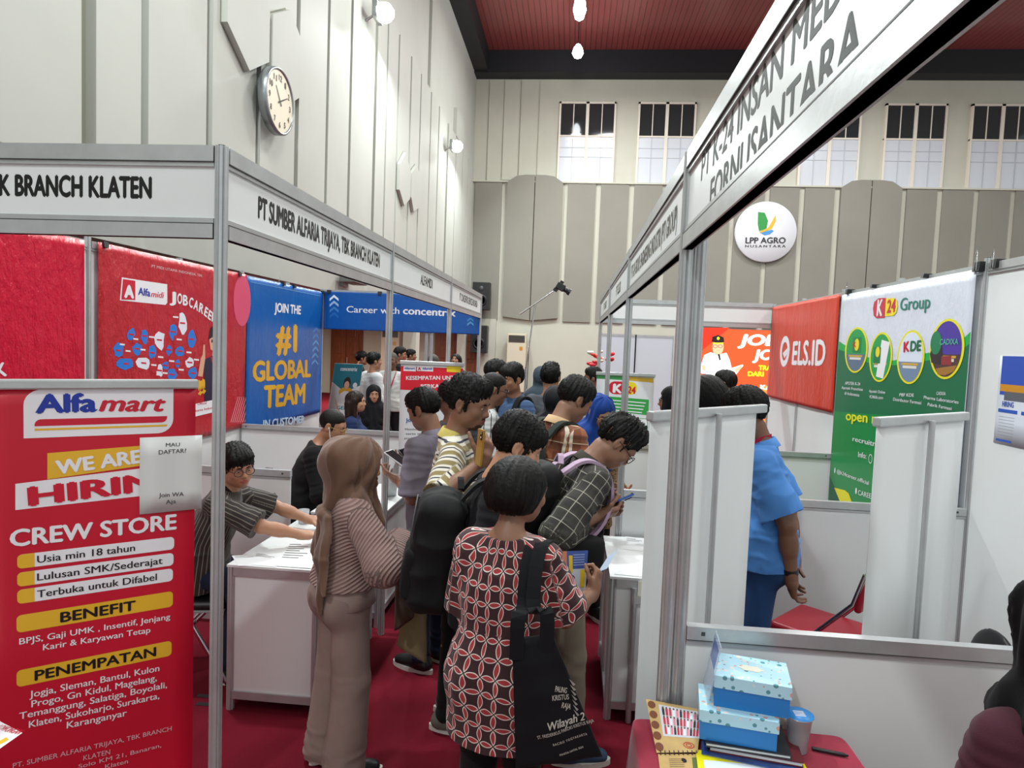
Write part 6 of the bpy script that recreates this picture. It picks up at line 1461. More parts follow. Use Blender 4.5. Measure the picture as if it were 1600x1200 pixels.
def thin(name, label, cat, pts, m, lines_=None, t=.0008):
    """a sheet of paper given by four world corners (tl, tr, br, bl)"""
    P_ = [Vector(p) for p in pts]; c = sum(P_, Vector())/4; ux = (P_[1]-P_[0]+P_[2]-P_[3]).normalized(); n = ux.cross(P_[0]-P_[3]).normalized(); uv = n.cross(ux)
    root = empty(name, tuple(P_[3]), 0, label, cat); s_ = Sheet(P_[3], ux, uv, .0004)
    q = [((p-P_[3]).dot(ux), (p-P_[3]).dot(uv)) for p in P_]; s_.q = q; s_.root = root
    mb = s_._b('sheet'); f = [s_.W(u, v, 0) for u, v in q]; b = [s_.W(u, v, 0)-n*t for u, v in q]
    mb.add(f+b, [(3, 2, 1, 0), (4, 5, 6, 7)]+[(k, (k+1) % 4, 4+(k+1) % 4, 4+k) for k in range(4)], m)
    return s_
def bil(q, u, v):
    a = [q[3][i]*(1-u)+q[2][i]*u for i in (0, 1)]; b = [q[0][i]*(1-u)+q[1][i]*u for i in (0, 1)]; return (a[0]*(1-v)+b[0]*v, a[1]*(1-v)+b[1]*v)
def cell(s_, u0, v0, u1, v1, m, lay=1, part='print'): s_.poly([bil(s_.q, u0, v0), bil(s_.q, u1, v0), bil(s_.q, u1, v1), bil(s_.q, u0, v1)], m, lay, part)
M_pap = mat('paper_sheet', '#d9dcdd', .55)
# brochure and slip held by the woman in batik
s_ = thin('brochure', 'colourful job brochure with a man in a suit, held by the woman in batik', 'brochure', [atY(858, 862, 2.43), atY(919, 860, 2.46), atY(913, 948, 2.40), atY(868, 955, 2.37)], mat('brochure_pale', '#c9d3de', .35))
cell(s_, 0, .68, .45, 1, ink('#cf7a48')); cell(s_, .45, .68, 1, 1, ink('#34509e')); cell(s_, .5, .62, .6, .92, ink('#e2c41a'), 2); cell(s_, .82, .35, .95, .66, ink('#e2c41a'), 2)
for k in range(5): cell(s_, .62, .74+k*.045, .92, .757+k*.045, ink('#8fa6d8'), 2)
c_ = bil(s_.q, .55, .42); s_.ell(c_[0], c_[1]+.012, .014, .018, ink('#c99a7c'), 3, 'portrait'); s_.ell(c_[0], c_[1]+.022, .016, .012, ink('#16130f'), 3.4, 'portrait'); s_.poly([(c_[0]-.03, c_[1]-.06), (c_[0]-.025, c_[1]-.008), (c_[0], c_[1]), (c_[0]+.025, c_[1]-.008), (c_[0]+.03, c_[1]-.06)], ink('#2b3436'), 3, 'portrait'); s_.poly([(c_[0]-.006, c_[1]-.004), (c_[0]+.006, c_[1]-.004), (c_[0], c_[1]-.03)], WHT, 3.5, 'portrait'); s_.done(s_.root)
s_ = thin('paper_slip', 'pale blue slip pinched in the raised hand of the woman in batik', 'slip', [atY(951, 868, 2.46), atY(966, 858, 2.48), atY(948, 889, 2.43), atY(934, 894, 2.41)], mat('slip_blue', '#b9cbe0', .5)); s_.done(s_.root)
s_ = thin('paper_sheet', 'white sheet read by the woman in the royal blue headscarf', 'paper', [atY(943, 665, 4.2), atY(962, 650, 4.25), atY(958, 668, 4.1), atY(935, 685, 4.1)], mat('sheet_grey', '#aab0c0', .5)); s_.done(s_.root)
# black tote bag
g = FG['batik']; O = atY(800, 1003, 1.86); ux = Vector((1, .12, 0)).normalized()
tote = Sheet(O, ux, (0, 0, 1), .0011); q = [tote.P(*p) for p in ((800, 1003), (864, 992), (941, 1181), (806, 1199))]
uc = (q[0][0]+q[2][0])/2; vc = (q[0][1]+q[2][1])/2
tote.wave = lambda u, v: .018*max(0, 1-((u-uc)/.17)**2)*max(0, 1-((v-vc)/.24)**2)+.003*math.sin(u*46+v*17)+.002*math.sin(v*60-u*20)
root = empty('tote_bag', tuple(O), 0, 'black cloth tote bag with white church lettering on the shoulder of the woman in batik', 'bag')
M_tote = cloth('black_canvas', '#0d0e12', .8)
vs = []; fs = []; n = 20
for side in (0, 1):
    for j in range(n+1):
        for i in range(n+1):
            u, v = bil(q, i/n, j/n); p = tote.W(u, v, 0); e = min(i, n-i, j)/n*4
            vs.append(p if side == 0 else p-tote.n*(.012+2*max(0, tote.wave(u, v)-.0)*min(1, e)))
for side in (0, 1):
    for j in range(n):
        for i in range(n): a = side*(n+1)**2+j*(n+1)+i; f = (a, a+1, a+n+2, a+n+1); fs.append(f if side == 0 else f[::-1])
edge = [i for i in range(n)]+[j*(n+1)+n for j in range(n)]+[n*(n+1)+n-i for i in range(n)]+[(n-j)*(n+1) for j in range(n)]; N2 = (n+1)**2
fs += [(edge[k], N2+edge[k], N2+edge[(k+1) % len(edge)], edge[(k+1) % len(edge)]) for k in range(len(edge))]
tote._b('body').add(vs, fs, M_tote, True)
TW = ink('#b9b6ae')
for t_, p0, p1, h, kw in (('PALING', (866, 1075), (884, 1078), 9, dict(bold=.012)), ('KRISTUS', (862, 1089), (888, 1088), 9, dict(bold=.012)), ('RAJA', (876, 1101), (890, 1104), 9, dict(bold=.012)), ('Wilayah 2', (857, 1135), (914, 1119), 13, dict(bold=.02, shear=.3)), ('ST. FREDERIKUS PAROKI KRISTUS RAJA', (840, 1151), (927, 1123), 6, dict(bold=.012)), ('BACIRO YOGYAKARTA', (864, 1161), (917, 1145), 4, dict(bold=.012, space=1.3)), ('PANITIA NATAL 2024', (874, 1176), (911, 1165), 3.2, dict(bold=.012))): tote.tp(t_, p0, p1, h, TW, lay=2, **kw)
for k in range(7): tote.pp([(888+k*1.2, 1056+k*8), (898+k*1.0, 1064+k*8), (894+k*1.2, 1066+k*8)], ink('#8f8d88'), 2, 'emblem')
tote.done(root); mb = MB(); Mi = Matrix.Translation(O).inverted(); shp = g.M @ Vector(g.S((.115, .0, 1.415)))
for a, off in ((.12, -.02), (.85, .012)):
    top = tote.W(*bil(q, a, 1), 0); ribbon(mb, [Mi @ (top-Vector((0, .004, .05))), Mi @ (top+Vector((.0, -.008, .10))), Mi @ (g.M @ Vector(g.S((.150+off, -.16, 1.20)))), Mi @ (g.M @ Vector(g.S((.135+off, -.125, 1.345)))), Mi @ (g.M @ Vector(g.S((.128+off, -.05, 1.43)))), Mi @ (g.M @ Vector(g.S((.13+off, .06, 1.40))))], .042, .006, (ux.x, ux.y, 0), M_tote)
mb.build('strap', root)
# bags hanging from the arm of the woman in the brown headscarf
def pillow(name, label, corners, th, m, cat='bag', y=None, wr=.004):
    P_ = [Vector(c) for c in corners]; n = (P_[1]-P_[0]).cross(P_[0]-P_[3]).normalized(); root = empty(name, tuple(P_[3]), 0, label, cat); vs = []; fs = []; k = 14
    for side in (1, -1):
        for j in range(k+1):
            for i in range(k+1):
                u, v = i/k, j/k; p = (P_[3]*(1-u)+P_[2]*u)*(1-v)+(P_[0]*(1-u)+P_[1]*u)*v; b_ = (4*u*(1-u))**.5*(1-(1-v)*.0)*(.35+.65*(4*max(.02, v)*(1-v*.75))**.5)
                vs.append(p+n*side*(th/2*b_+.003)+n*wr*math.sin(9*u+14*v)-P_[3])
    for side in (0, 1):
        for j in range(k):
            for i in range(k): a = side*(k+1)**2+j*(k+1)+i; f = (a, a+1, a+k+2, a+k+1); fs.append(f if side == 0 else f[::-1])
    e = [i for i in range(k)]+[j*(k+1)+k for j in range(k)]+[k*(k+1)+k-i for i in range(k)]+[(k-j)*(k+1) for j in range(k)]; N_ = (k+1)**2
    fs += [(e[t], N_+e[t], N_+e[(t+1) % len(e)], e[(t+1) % len(e)]) for t in range(len(e))]
    mb = MB(); mb.add(vs, fs, m, True); mb.build('body', root); root['_o'] = 0; del root['_o']; return root, P_
M_beige = cloth('beige_canvas', '#8d7c5c', .85); M_brbag = mat('brown_leather', '#4a382a', .5, var=.1)
r1, P1 = pillow('tote_bag', 'beige canvas tote bag hanging beside the woman in the brown headscarf', [atY(636, 912, 2.98), atY(667, 938, 3.0), atY(667, 1036, 2.98), atY(620, 1008, 2.94)], .07, M_beige)
mb = MB(); o0 = P1[3]
for a in (P1[0], P1[1]): ribbon(mb, [a-o0+Vector((0, 0, -.02)), (a+P1[0])/2-o0+Vector((-.005, 0, .10)), atY(641, 850, 2.93)-o0], .03, .005, (.7, .7, 0), M_beige)
mb.build('strap', r1)
r2, P2 = pillow('shoulder_bag', 'dark brown leather bag between the woman in the brown headscarf and her beige tote', [atY(618, 895, 2.84), atY(643, 905, 2.86), atY(647, 962, 2.85), atY(616, 985, 2.83)], .07, M_brbag)
mb = MB(); ribbon(mb, [P2[0]-P2[3], atY(626, 870, 2.84)-P2[3], P2[1]-P2[3]], .02, .005, (.7, .7, 0), M_brbag); mb.build('strap', r2)
# messenger bag of the man in plaid
g = FG['plaid']; c = g.S((.20, -.03, .98)); root = empty('messenger_bag', tuple(g.M @ Vector(c)), 0, 'black messenger bag under the arm of the man in dark plaid', 'bag'); root.matrix_world = g.M @ Matrix.Translation(c)
sdf_obj('body', npv((-.2, -.25, -.25)), npv((.2, .25, .25)), .008, lambda F: F.box((0, 0, 0), (.05, .15, .12), .035, .02), M_bpk, root, wr=.005)
sdf_obj('flap', npv((-.2, -.25, -.25)), npv((.2, .25, .25)), .008, lambda F: F.box((.016, 0, .035), (.045, .155, .088), .03, .02), M_bpk, root, wr=.004)
mb = MB(); ribbon(mb, [npv((0, -.10, .11)), g.S((.10, -.14, 1.22))-c, g.S((-.06, -.13, 1.40))-c, g.S((-.09, .0, 1.445))-c, g.S((-.05, .125, 1.32))-c, g.S((.09, .14, 1.12))-c, npv((0, .12, .10))], .035, .008, (1, 0, 0), M_bpk); mb.build('strap', root)
# small worn details
g = FG['blue']; a, e, t, A = g.arms[-1]; d = nrm(t-e); mb = MB(); p = t-d*.03; mb.tube([tuple(p-d*.012), tuple(p+d*.012)], .0335, M_blkp, 20); o = mb.build('wristwatch', g.body)
cl = cloth('lanyard_red', '#a81d3c'); cl2 = cloth('lanyard_blue', '#20398c')
def lanyard(key, m, w=.018, card=True):
    g = FG[key]; S = g.S; mb = MB(); ribbon(mb, [S((0, .165, 1.05)), S((-.05, .16, 1.22)), S((-.085, .105, 1.365)), S((-.078, .0, 1.452)), S((0, -.088, 1.462)), S((.078, .0, 1.452)), S((.085, .105, 1.365)), S((.05, .16, 1.22)), S((0, .165, 1.05))], w, .003, [(0, 0, 1), (0, 0, 1)], m); mb.build('lanyard', g.body)
    if card:
        c = S((0, .172, 1.0)); mb = MB(); mb.box(c-npv((.035, .002, .05)), c+npv((.035, .002, .05)), M_pap); mb.build('name_card', g.body)
lanyard('blue', cl, .022); lanyard('lanyard', cl)
g = FG['earphone']; mb = MB(); mb.tube([g.P(.086, .005, -.006), g.P(.090, .02, -.03), g.P(.080, .06, -.12), g.S((.05, .15, 1.25))], .0025, M_wh, 8); mb.lathe([(0, -.007), (.007, 0), (0, .007)], M_wh, 10, tuple(g.P(.087, .004, -.004))); mb.build('earphone', g.body)

# ================================================================ chairs
M_redv = mat('red_vinyl_seat', '#a5122a', .35, bump=.1, bscale=60); M_seatgrey = mat('grey_seat_shell', '#8b8d8f', .5)
def folding_chair(x, y, face, label, seat_m=None):
    m_ = seat_m or M_redv; root = empty('folding_chair', (x, y, 0), math.radians(face), label, 'chair')
    sdf_obj('seat', npv((-.3, -.3, .38)), npv((.3, .3, .52)), .009, lambda F: F.box((0, .02, .455), (.205, .20, .026), .024, .01), m_, root)
    mb = MB(); mb.box((-.20, -.175, .418), (.20, .215, .436), M_seatgrey, bev=.008); mb.build('seat_pan', root)
    sdf_obj('backrest', npv((-.3, -.4, .58)), npv((.3, .0, .92)), .009, lambda F: F.box((0, -.225, .74), (.195, .018, .085), .017, .01, R=np.array(Matrix.Rotation(math.radians(-9), 3, 'X'))), m_, root)
    for s_ in (-1, 1):
        mb = MB(); mb.tube([(s_*.215, .26, .012), (s_*.215, .02, .44), (s_*.205, -.20, .70), (s_*.20, -.245, .86)], .0115, M_chrome, 10); mb.build('leg', root)
        mb = MB(); mb.tube([(s_*.19, -.27, .012), (s_*.19, .12, .425)], .0105, M_chrome, 10); mb.build('leg', root)
    mb = MB(); mb.tube([(-.20, -.245, .85), (-.10, -.255, .875), (.10, -.255, .875), (.20, -.245, .85)], .0115, M_chrome, 10); mb.tube([(-.19, -.22, .06), (.19, -.22, .06)], .008, M_chrome, 8); mb.build('crossbar', root)
    return root
ch = folding_chair(1.40, 3.56, 48, 'empty red folding chair between the blue-shirted man and the blank roll-up')
for (x, y, f, lb) in ((-2.03, 4.78, -80, 'red folding chair under the man with the earphone'), (FG['girl'].M.translation.x, 6.75, -82, 'red folding chair under the long-haired woman'), (FG['smile'].M.translation.x, 7.75, 202, 'red folding chair under the smiling girl in black'), (1.095, 1.47, 4, 'red folding chair under the person at the right edge')):
    c = copy_tree(ch); c.location = (x, y, 0); c.rotation_euler = (0, 0, math.radians(f)); c.scale = (1, 1, 1.12 if x > 0 else 1); tag(c, lb)
M_blkv = mat('black_vinyl_seat', '#131316', .45)
bc = folding_chair(-2.03, 3.42, -78, 'black folding chair under the seated boy at the white counter', M_blkv)
oc = empty('office_chair', (1.50, 2.36, 0), -math.pi/2, 'black rounded chair back peeping over the half wall at the right', 'chair')
sdf_obj('backrest', npv((-.3, -.2, .6)), npv((.3, .2, 1.06)), .01, lambda F: (F.ell((0, 0, .825), (.14, .034, .155), .02), F.cone((-.06, 0, .80), (.06, 0, .80), .034, .034, .03)), M_blkv, oc)
sdf_obj('seat', npv((-.3, -.1, .38)), npv((.3, .5, .52)), .01, lambda F: F.box((0, .2, .45), (.21, .2, .035), .03, .01), M_blkv, oc)
mb = MB(); mb.tube([(0, .2, .06), (0, .2, .43)], .025, M_chrome); mb.tube([(0, .05, .44), (0, -.0, .6)], .018, M_blk); mb.build('column', oc)
for k in range(5):
    a = 2*math.pi*k/5; mb = MB(); mb.tube([(0, .2, .09), (.24*math.cos(a), .2+.24*math.sin(a), .05)], .016, M_blk); mb.lathe([(0, -.025), (.02, -.02), (.025, 0), (.02, .02), (0, .025)], M_blk, 10, (.24*math.cos(a), .2+.24*math.sin(a), .026)); mb.build('leg', oc)

# ================================================================ red-clothed table and what lies on it
M_rcloth = cloth('crimson_tablecloth', '#8a0f2f', .8, .3)
TX0, TX1, TY0, TY1, TZ = .235, .875, 1.05, 2.03, .75
tb = empty('table', ((TX0+TX1)/2, (TY0+TY1)/2, 0), 0, 'small table draped in crimson cloth at the lower right, against the half wall', 'table')
hx, hy = (TX1-TX0)/2, (TY1-TY0)/2; mb = MB(); mb.box((-hx+.01, -hy+.01, TZ-.03), (hx-.01, hy-.01, TZ-.008), M_pan); mb.build('tabletop', tb)
for sx in (-1, 1):
    for sy in (-1, 1): mb = MB(); mb.tube([(sx*(hx-.05), sy*(hy-.05), 0), (sx*(hx-.05), sy*(hy-.05), TZ-.03)], .018, M_alu); mb.build('leg', tb)
vs = []; fs = []; per = []; N_ = 120
def rrp(a, r=.05, gx=0):
    pts = []
    for k in range(N_):
        t = 2*math.pi*k/N_; c, s_ = math.cos(t), math.sin(t); e = .07; x = math.copysign(abs(c)**e, c)*(hx+gx); y = math.copysign(abs(s_)**e, s_)*(hy+gx); pts.append((x, y))
    return pts
rings = [(0, 0, TZ-.0), (0, .004, TZ-.004)]; allr = []
for j, (z, gx) in enumerate(((TZ, -.006), (TZ-.004, .0), (TZ-.06, .006), (TZ-.25, .012), (TZ-.50, .02), (TZ-.70, .028))):
    for k, (x, y) in enumerate(rrp(0, gx=gx)):
        w_k = max(0, (TZ-z-.05))*.05*math.sin(k*.55); l = math.hypot(x, y); vs.append((x*(1+w_k/l), min(y*(1+w_k/l), hy+.004), z))
for j in range(5):
    for k in range(N_): k2 = (k+1) % N_; fs.append((j*N_+k, (j+1)*N_+k, (j+1)*N_+k2, j*N_+k2))
fs.append(tuple(range(N_)))
mb = MB(); mb.add(vs, fs, M_rcloth, True); tc = mb.build('tablecloth', tb); tc.data.polygons[-1].use_smooth = False
# desk calendar lying open
s_ = thin('desk_calendar', 'open spiral calendar with a group photograph, at the left end of the crimson table', 'calendar', [atZ(1009, 1092, .800), atZ(1097, 1108, .795), atZ(1090, 1176, .757), atZ(1026, 1176, .757)], mat('calendar_tan', '#b89a62', .5, var=.12, vscale=18))
cell(s_, .22, .30, 1.0, .93, ink('#c3c6cc'), 1, 'photograph')
for j in range(3):
    for i in range(11): cell(s_, .27+.066*i, .34+.19*j, .315+.066*i, .48+.19*j, ink(('#c2304a', '#d77a8c', '#b82036', '#dcdde2', '#1d1d22')[(i*3+j*2) % 5]), 2, 'photograph'); cell(s_, .277+.066*i, .48+.19*j, .308+.066*i, .52+.19*j, ink('#5d3d30'), 2, 'photograph')
for k in range(5): u, v = bil(s_.q, .09, .1+k*.2); s_.ell(u, v, .012, .016, ink('#6e3a1e'), 1.5)
u, v = bil(s_.q, .78, .14); s_.ring(u, v, .016, .012, .003, ink('#b0402a'), 2); s_.ring(u, v, .009, .007, .003, ink('#b0402a'), 2); s_.done(s_.root)
s_ = thin('calendar_page', 'lower calendar leaf below the spiral binding, printed in tan', 'calendar', [atZ(1028, 1178, .7535), atZ(1092, 1178, .7535), atZ(1098, 1240, .7535), atZ(1036, 1240, .7535)], mat('calendar_tan', '#b89a62'))
for k in range(6): cell(s_, .25, .85-.05*k, .62, .865-.05*k, ink('#5d4a35')); 
u, v = bil(s_.q, .62, .82); s_.ell(u, v, .007, .010, BLK, 2); cell(s_, .82, .5, 1, .9, ink('#55642f'), 1)
mbx = s_._b('spiral')
for k in range(9):
    p = s_.W(*bil(s_.q, .06+k*.11, 1.0), 1); mbx.tube([p+Vector((0, -.006, 0)), p+Vector((0, -.003, .007)), p+Vector((0, .004, .007)), p+Vector((0, .006, .001))], .0012, M_blk, 6)
s_.done(s_.root)
# books under the boxes
def slab(name, label, cat, c, ang, w, d, z0, z1, m, page=None):
    root = empty(name, (c[0], c[1], z0), math.radians(ang), label, cat); h = z1-z0
    mb = MB(); mb.box((-w/2, -d/2, 0), (w/2, d/2, .003), m); mb.box((-w/2, -d/2, h-.003), (w/2, d/2, h), m); mb.box((-w/2, d/2-.004, 0), (w/2, d/2, h), m); mb.build('cover', root)
    mb = MB(); mb.box((-w/2+.003, -d/2+.003, .003), (w/2-.003, d/2-.004, h-.003), page or M_pap); mb.build('pages', root); return root
p0 = atZ(1152, 1160, .77); AB = -9
bx, by = .555, 1.92
slab('book', 'glossy blue magazine at the bottom of the pile under the boxes', 'book', (bx+.01, by-.015), AB-3, .27, .17, .7515, .764, mat('magazine_blue', '#27437e', .3, var=.4, vscale=30))
slab('book', 'dark red book in the middle of the pile under the boxes', 'book', (bx+.02, by-.0), AB, .25, .16, .7645, .780, mat('book_red', '#5d1a22', .4))
slab('book', 'black-covered notebook directly under the lower blue box', 'book', (bx-.005, by-.0), AB+2, .23, .16, .7805, .794, mat('book_black', '#23262b', .45))
def flor():
    mt = bpy.data.materials.new('floral_lid'); mt.use_nodes = True; t = NT(mt); v = t.coord()
    vo = t.n('ShaderNodeTexVoronoi', ins={'Scale': 55.0}); t.l(v, vo.inputs[0]); d = vo.outputs['Distance']; c = vo.outputs['Color']; r = t.sep(c)
    base = lin('#a9d3e2'); fl = t.mix(t.math('GREATER_THAN', r[0], .55), lin('#d9d0c4'), lin('#c59a90')); fl = t.mix(t.math('GREATER_THAN', r[1], .7), fl, lin('#4f8a94'))
    m1 = t.math('LESS_THAN', d, t.math('MULTIPLY_ADD', r[2], .22, .18)); t.l(t.mix(m1, base, fl), t.b.inputs['Base Color']); t.b.inputs['Roughness'].default_value = .4; return mt
M_flor = flor(); M_bxb = mat('box_blue', '#1272b8', .4); M_lab = mat('box_label', '#d8d9c8', .5)
def giftbox(label, c, ang, w, d, z0, h):
    root = empty('gift_box', (c[0], c[1], z0), math.radians(ang), label, 'box'); hl = h*.40
    mb = MB(); mb.box((-w/2+.004, -d/2+.004, 0), (w/2-.004, d/2-.004, h-.004), M_bxb); mb.build('body', root)
    mb = MB(); mb.box((-w/2, -d/2, h-hl), (w/2, d/2, h), M_flor, bev=.0015); l = mb.build('lid', root)
    mb = MB(); vs = [(.034*math.cos(a)*(1+.12*math.cos(6*a)), .017*math.sin(a)*(1+.12*math.cos(6*a)), h+.0006) for a in [2*math.pi*k/40 for k in range(40)]]; mb.add(vs, [tuple(range(40))], M_lab); mb.build('label', l)
    return root
giftbox('lower blue gift box with floral lid, on the pile of books', (.525, 1.925), AB, .215, .155, .7945, .088)
giftbox('upper blue gift box with floral lid, stacked askew on the lower one', (.565, 1.945), AB-2, .210, .155, .883, .092)
# acrylic stand
M_acr = mat('acrylic', '#c7d8ee', .06, alpha=.38); M_acrb = mat('acrylic_print', '#3c5fae', .3, alpha=.75)
s_ = thin('acrylic_stand', 'leaning clear acrylic sign holder at the left of the gift boxes', 'stand', [atY(1118, 985, 1.99), atY(1127, 1012, 1.86), atZ(1090, 1158, .757), atZ(1086, 1120, .757)], M_acr, t=.003)
cell(s_, .1, .74, .9, .95, M_acrb, 1); s_.done(s_.root)
# cup of water with a sealed lid
c = atZ(1251, 1182, .751); root = empty('water_cup', (c.x, c.y+.03, .7515), 0, 'clear plastic water cup with a blue sealed lid', 'cup')
M_clr = mat('clear_plastic', '#d3d8dc', .1, alpha=.42); M_water = mat('water', '#c9d2d8', .05, alpha=.45)
mb = MB(); mb.lathe([(0, .0), (.026, 0), (.027, .003), (.036, .104), (.040, .105), (.040, .108), (.0345, .107), (.0255, .005), (0, .004)], M_clr, 32); mb.build('cup', root)
mb = MB(); mb.lathe([(0, .006), (.0253, .006), (.030, .062), (0, .062)], M_water, 32); mb.build('water', root)
mb = MB(); mb.lathe([(0, .109), (.040, .109), (.040, .1075)], ink('#2a86cc'), 32); lid = mb.build('lid', root)
for k in range(4): mb = MB(); mb.box((-.015, -.013+.008*k, .1093), (.015, -.009+.008*k, .1097), WHT); o = mb.build('lid_print', lid) if k == 0 else mb.build('lid_print', lid)
a, b_ = atZ(1268, 1169, .757), atZ(1326, 1181, .757); mb = MB(); mb.tube([a, a+(b_-a)*.03, b_-(b_-a)*.12, b_], [.0035, .0055, .0055, .002], M_blk, 10); tag(mb.build('pen'), 'black pen on the crimson cloth beside the water cup', 'pen')
c = atZ(1226, 1142, .755); root = empty('plastic_bag', (c.x, c.y, .7515), 0, 'crumpled clear snack bag behind the water cup', 'bag')
sdf_obj('wrapper', npv((-.09, -.08, -.005)), npv((.09, .08, .09)), .005, lambda F: (F.ell((0, 0, .026), (.055, .04, .026), .02), F.ell((.03, .01, .03), (.035, .03, .03), .02), F.ell((-.03, -.01, .04), (.03, .025, .03), .02)), mat('snack_wrapper', '#b9a79a', .2, var=.35, vscale=45), root, wr=.012, seed=4)
s_ = thin('folder', 'yellow folder with a white sheet at the bottom edge of the crimson table', 'folder', [atZ(1087, 1171, .758), atZ(1255, 1190, .758), atZ(1280, 1235, .758), atZ(1094, 1230, .758)], mat('folder_yellow', '#dbd311', .35), t=.003)
cell(s_, .06, -.4, .93, .72, mat('sheet_bluewhite', '#cfdbe2', .5), 1); s_.done(s_.root)

# ================================================================ papers on the counters
def flat(label, quad, z, m=M_pap, rows=0, name='printed_paper'):
    s_ = thin(name, label, 'paper', [atZ(*p, z) for p in quad], m, t=.0005)
    for k in range(rows): cell(s_, .08, .86-.09*k, .5+.4*((k*37) % 10)/10, .885-.09*k, GRY, 1, 'lettering')
    s_.done(s_.root)
for lb, qd, z, rw in (('crumpled printed papers at the near left corner of the boy\'s counter', ((362, 868), (402, 866), (412, 884), (372, 884)), .7512, 2), ('white folded papers at the near middle of the boy\'s counter', ((398, 862), (440, 868), (432, 886), (392, 882)), .7524, 3), ('long printed sheet running along the boy\'s counter', ((452, 846), (492, 846), (486, 888), (428, 884)), .7536, 7), ('white sheet beneath the boy\'s far hand', ((430, 826), (475, 822), (478, 832), (428, 836)), .7512, 0)): flat(lb, qd, z, rows=rw)
for lb, qd, z, rw in (('glossy leaflets at the far end of the right counter', ((977, 838), (1010, 842), (1012, 862), (974, 858)), .7512, 3), ('white sheet of round stickers at the near end of the right counter', ((966, 862), (1012, 868), (1012, 902), (960, 897)), .7524, 0)): flat(lb, qd, z, rows=rw)
s_ = thin('printed_paper', 'white sheet leaning at the corner of the second white counter', 'paper', [atY(620, 716, 4.42), atY(632, 728, 4.42), atZ(612, 770, .752), atZ(597, 778, .752)], M_pap); s_.done(s_.root)
c = atZ(474, 818, .75); mb = MB(); mb.lathe([(0, 0), (.03, 0), (.036, .085), (.0345, .085), (.029, .003), (0, .003)], mat('cloudy_plastic', '#cfd2d4', .2, alpha=.55), 24); o = mb.build('plastic_cup'); o.location = (c.x, min(c.y, 3.98), .7515); tag(o, 'cloudy plastic cup at the far end of the boy\'s counter', 'cup')
mb = MB(); c = atZ(992, 934, .66)
root = empty('leaflet_rack', (c.x+.09, c.y+.03, 0), 0, 'low metal leaflet rack in front of the right counter', 'rack')
for xx in (-.09, .09):
    mb = MB(); mb.tube([(xx, 0, 0), (xx, 0, .70)], .015, M_alu); mb.build('leg', root)
mb = MB(); mb.box((-.10, -.012, .62), (.10, .012, .66), M_alu); mb.build('rail', root)
mb = MB(); mb.box((-.075, -.006, .661), (.075, .004, .735), ink('#d7d8c6')); mb.build('leaflet', root)

# ================================================================ far end and hall fittings
def ac_unit(x, y, label, z0=.35):
    root = empty('air_conditioner', (x, y, 0), 0, label, 'air conditioner'); cr = mat('ac_cream', '#cfc7b0', .5)
    mb = MB(); mb.box((-.32, -.2, 0), (.32, .2, z0), M_blk); mb.build('plinth', root)
    mb = MB(); mb.box((-.31, -.2, z0), (.31, .2, 2.26), cr, bev=.02); mb.build('body', root)
    mb = MB(); mb.box((-.26, -.215, 1.98), (.26, -.198, 2.2), M_blk)
    for k in range(5): mb.box((-.25, -.225, 2.0+k*.042), (.25, -.21, 2.012+k*.042), mat('ac_louvre', '#6b675c', .5))
    mb.build('grille', root); mb = MB(); mb.box((.10, -.207, 1.72), (.2, -.198, 1.84), ink('#c48a1c')); mb.build('energy_label', root); return root
ac_unit(-1.80, 21.6, 'cream floor-standing air conditioner near the back wall left of the camera pole')
ac_unit(-6.0, 21.6, 'cream floor-standing air conditioner between the two brown doors')
def speaker(p, w, h, label, off=.062):
    root = empty('loudspeaker', p, 0, label, 'speaker'); mb = MB(); mb.box((-w/2, -.18, -h/2), (w/2, .22, h/2), M_blk, bev=.02); mb.build('cabinet', root)
    mb = MB(); mb.lathe([(0, 0), (w*.36, 0), (w*.36, .012), (w*.28, .006), (w*.1, -.02), (0, -.015)], M_blkp, 24); o = mb.build('woofer', root); o.rotation_euler = (math.radians(90), 0, 0); o.location = (0, -.18, -h*.16)
    mb = MB(); mb.lathe([(0, 0), (w*.15, 0), (w*.13, .008), (0, .012)], mat('tweeter_grey', '#3a3c40', .4), 20); o = mb.build('tweeter', root); o.rotation_euler = (math.radians(90), 0, 0); o.location = (0, -.18, h*.27)
    mb = MB(); mb.box((-.04, .2, -.04), (.04, YB-p[1]-off, .04), M_blk); mb.build('bracket', root)
a = atY(740, 441, 21.5); b_ = atY(765, 485, 21.5); speaker(((a.x+b_.x)/2, 21.5, (a.z+b_.z)/2), b_.x-a.x, a.z-b_.z, 'upper black loudspeaker on the back wall beside the left fascia end')
a = atY(737, 508, 21.5); b_ = atY(761, 552, 21.5); speaker(((a.x+b_.x)/2, 21.5, (a.z+b_.z)/2), b_.x-a.x, a.z-b_.z, 'lower black loudspeaker in front of the brown wooden door', .145)
# camera on a boom
YJ = 9.0; f_ = atY(822, 575, YJ); root = empty('camera_boom', (f_.x, YJ, 0), 0, 'thin light stand with a slanting boom and a small black camera on its tip', 'camera stand'); o = Vector((f_.x, YJ, 0))
knee = atY(836, 477, YJ); mb = MB(); mb.tube([(0, 0, .3), (0, 0, 1.6)], .017, M_chrome); mb.tube([(0, 0, 1.6), knee-o], .010, M_chrome); mb.build('pole', root)
for k in range(3):
    an = 2*math.pi*k/3+.5; mb = MB(); mb.tube([(0, 0, .75), (.4*math.cos(an), .4*math.sin(an), .015)], .011, M_chrome); mb.tube([(0, 0, .35), (.2*math.cos(an), .2*math.sin(an), .39)], .007, M_chrome); mb.build('leg', root)
mb = MB(); mb.tube([atY(812, 491, YJ)-o, atY(865, 455, YJ)-o], .010, M_chrome); mb.build('boom', root)
c = atY(877, 449, YJ)-o; Mc = Matrix.Translation(c) @ Matrix.Rotation(math.radians(28), 4, 'Y')
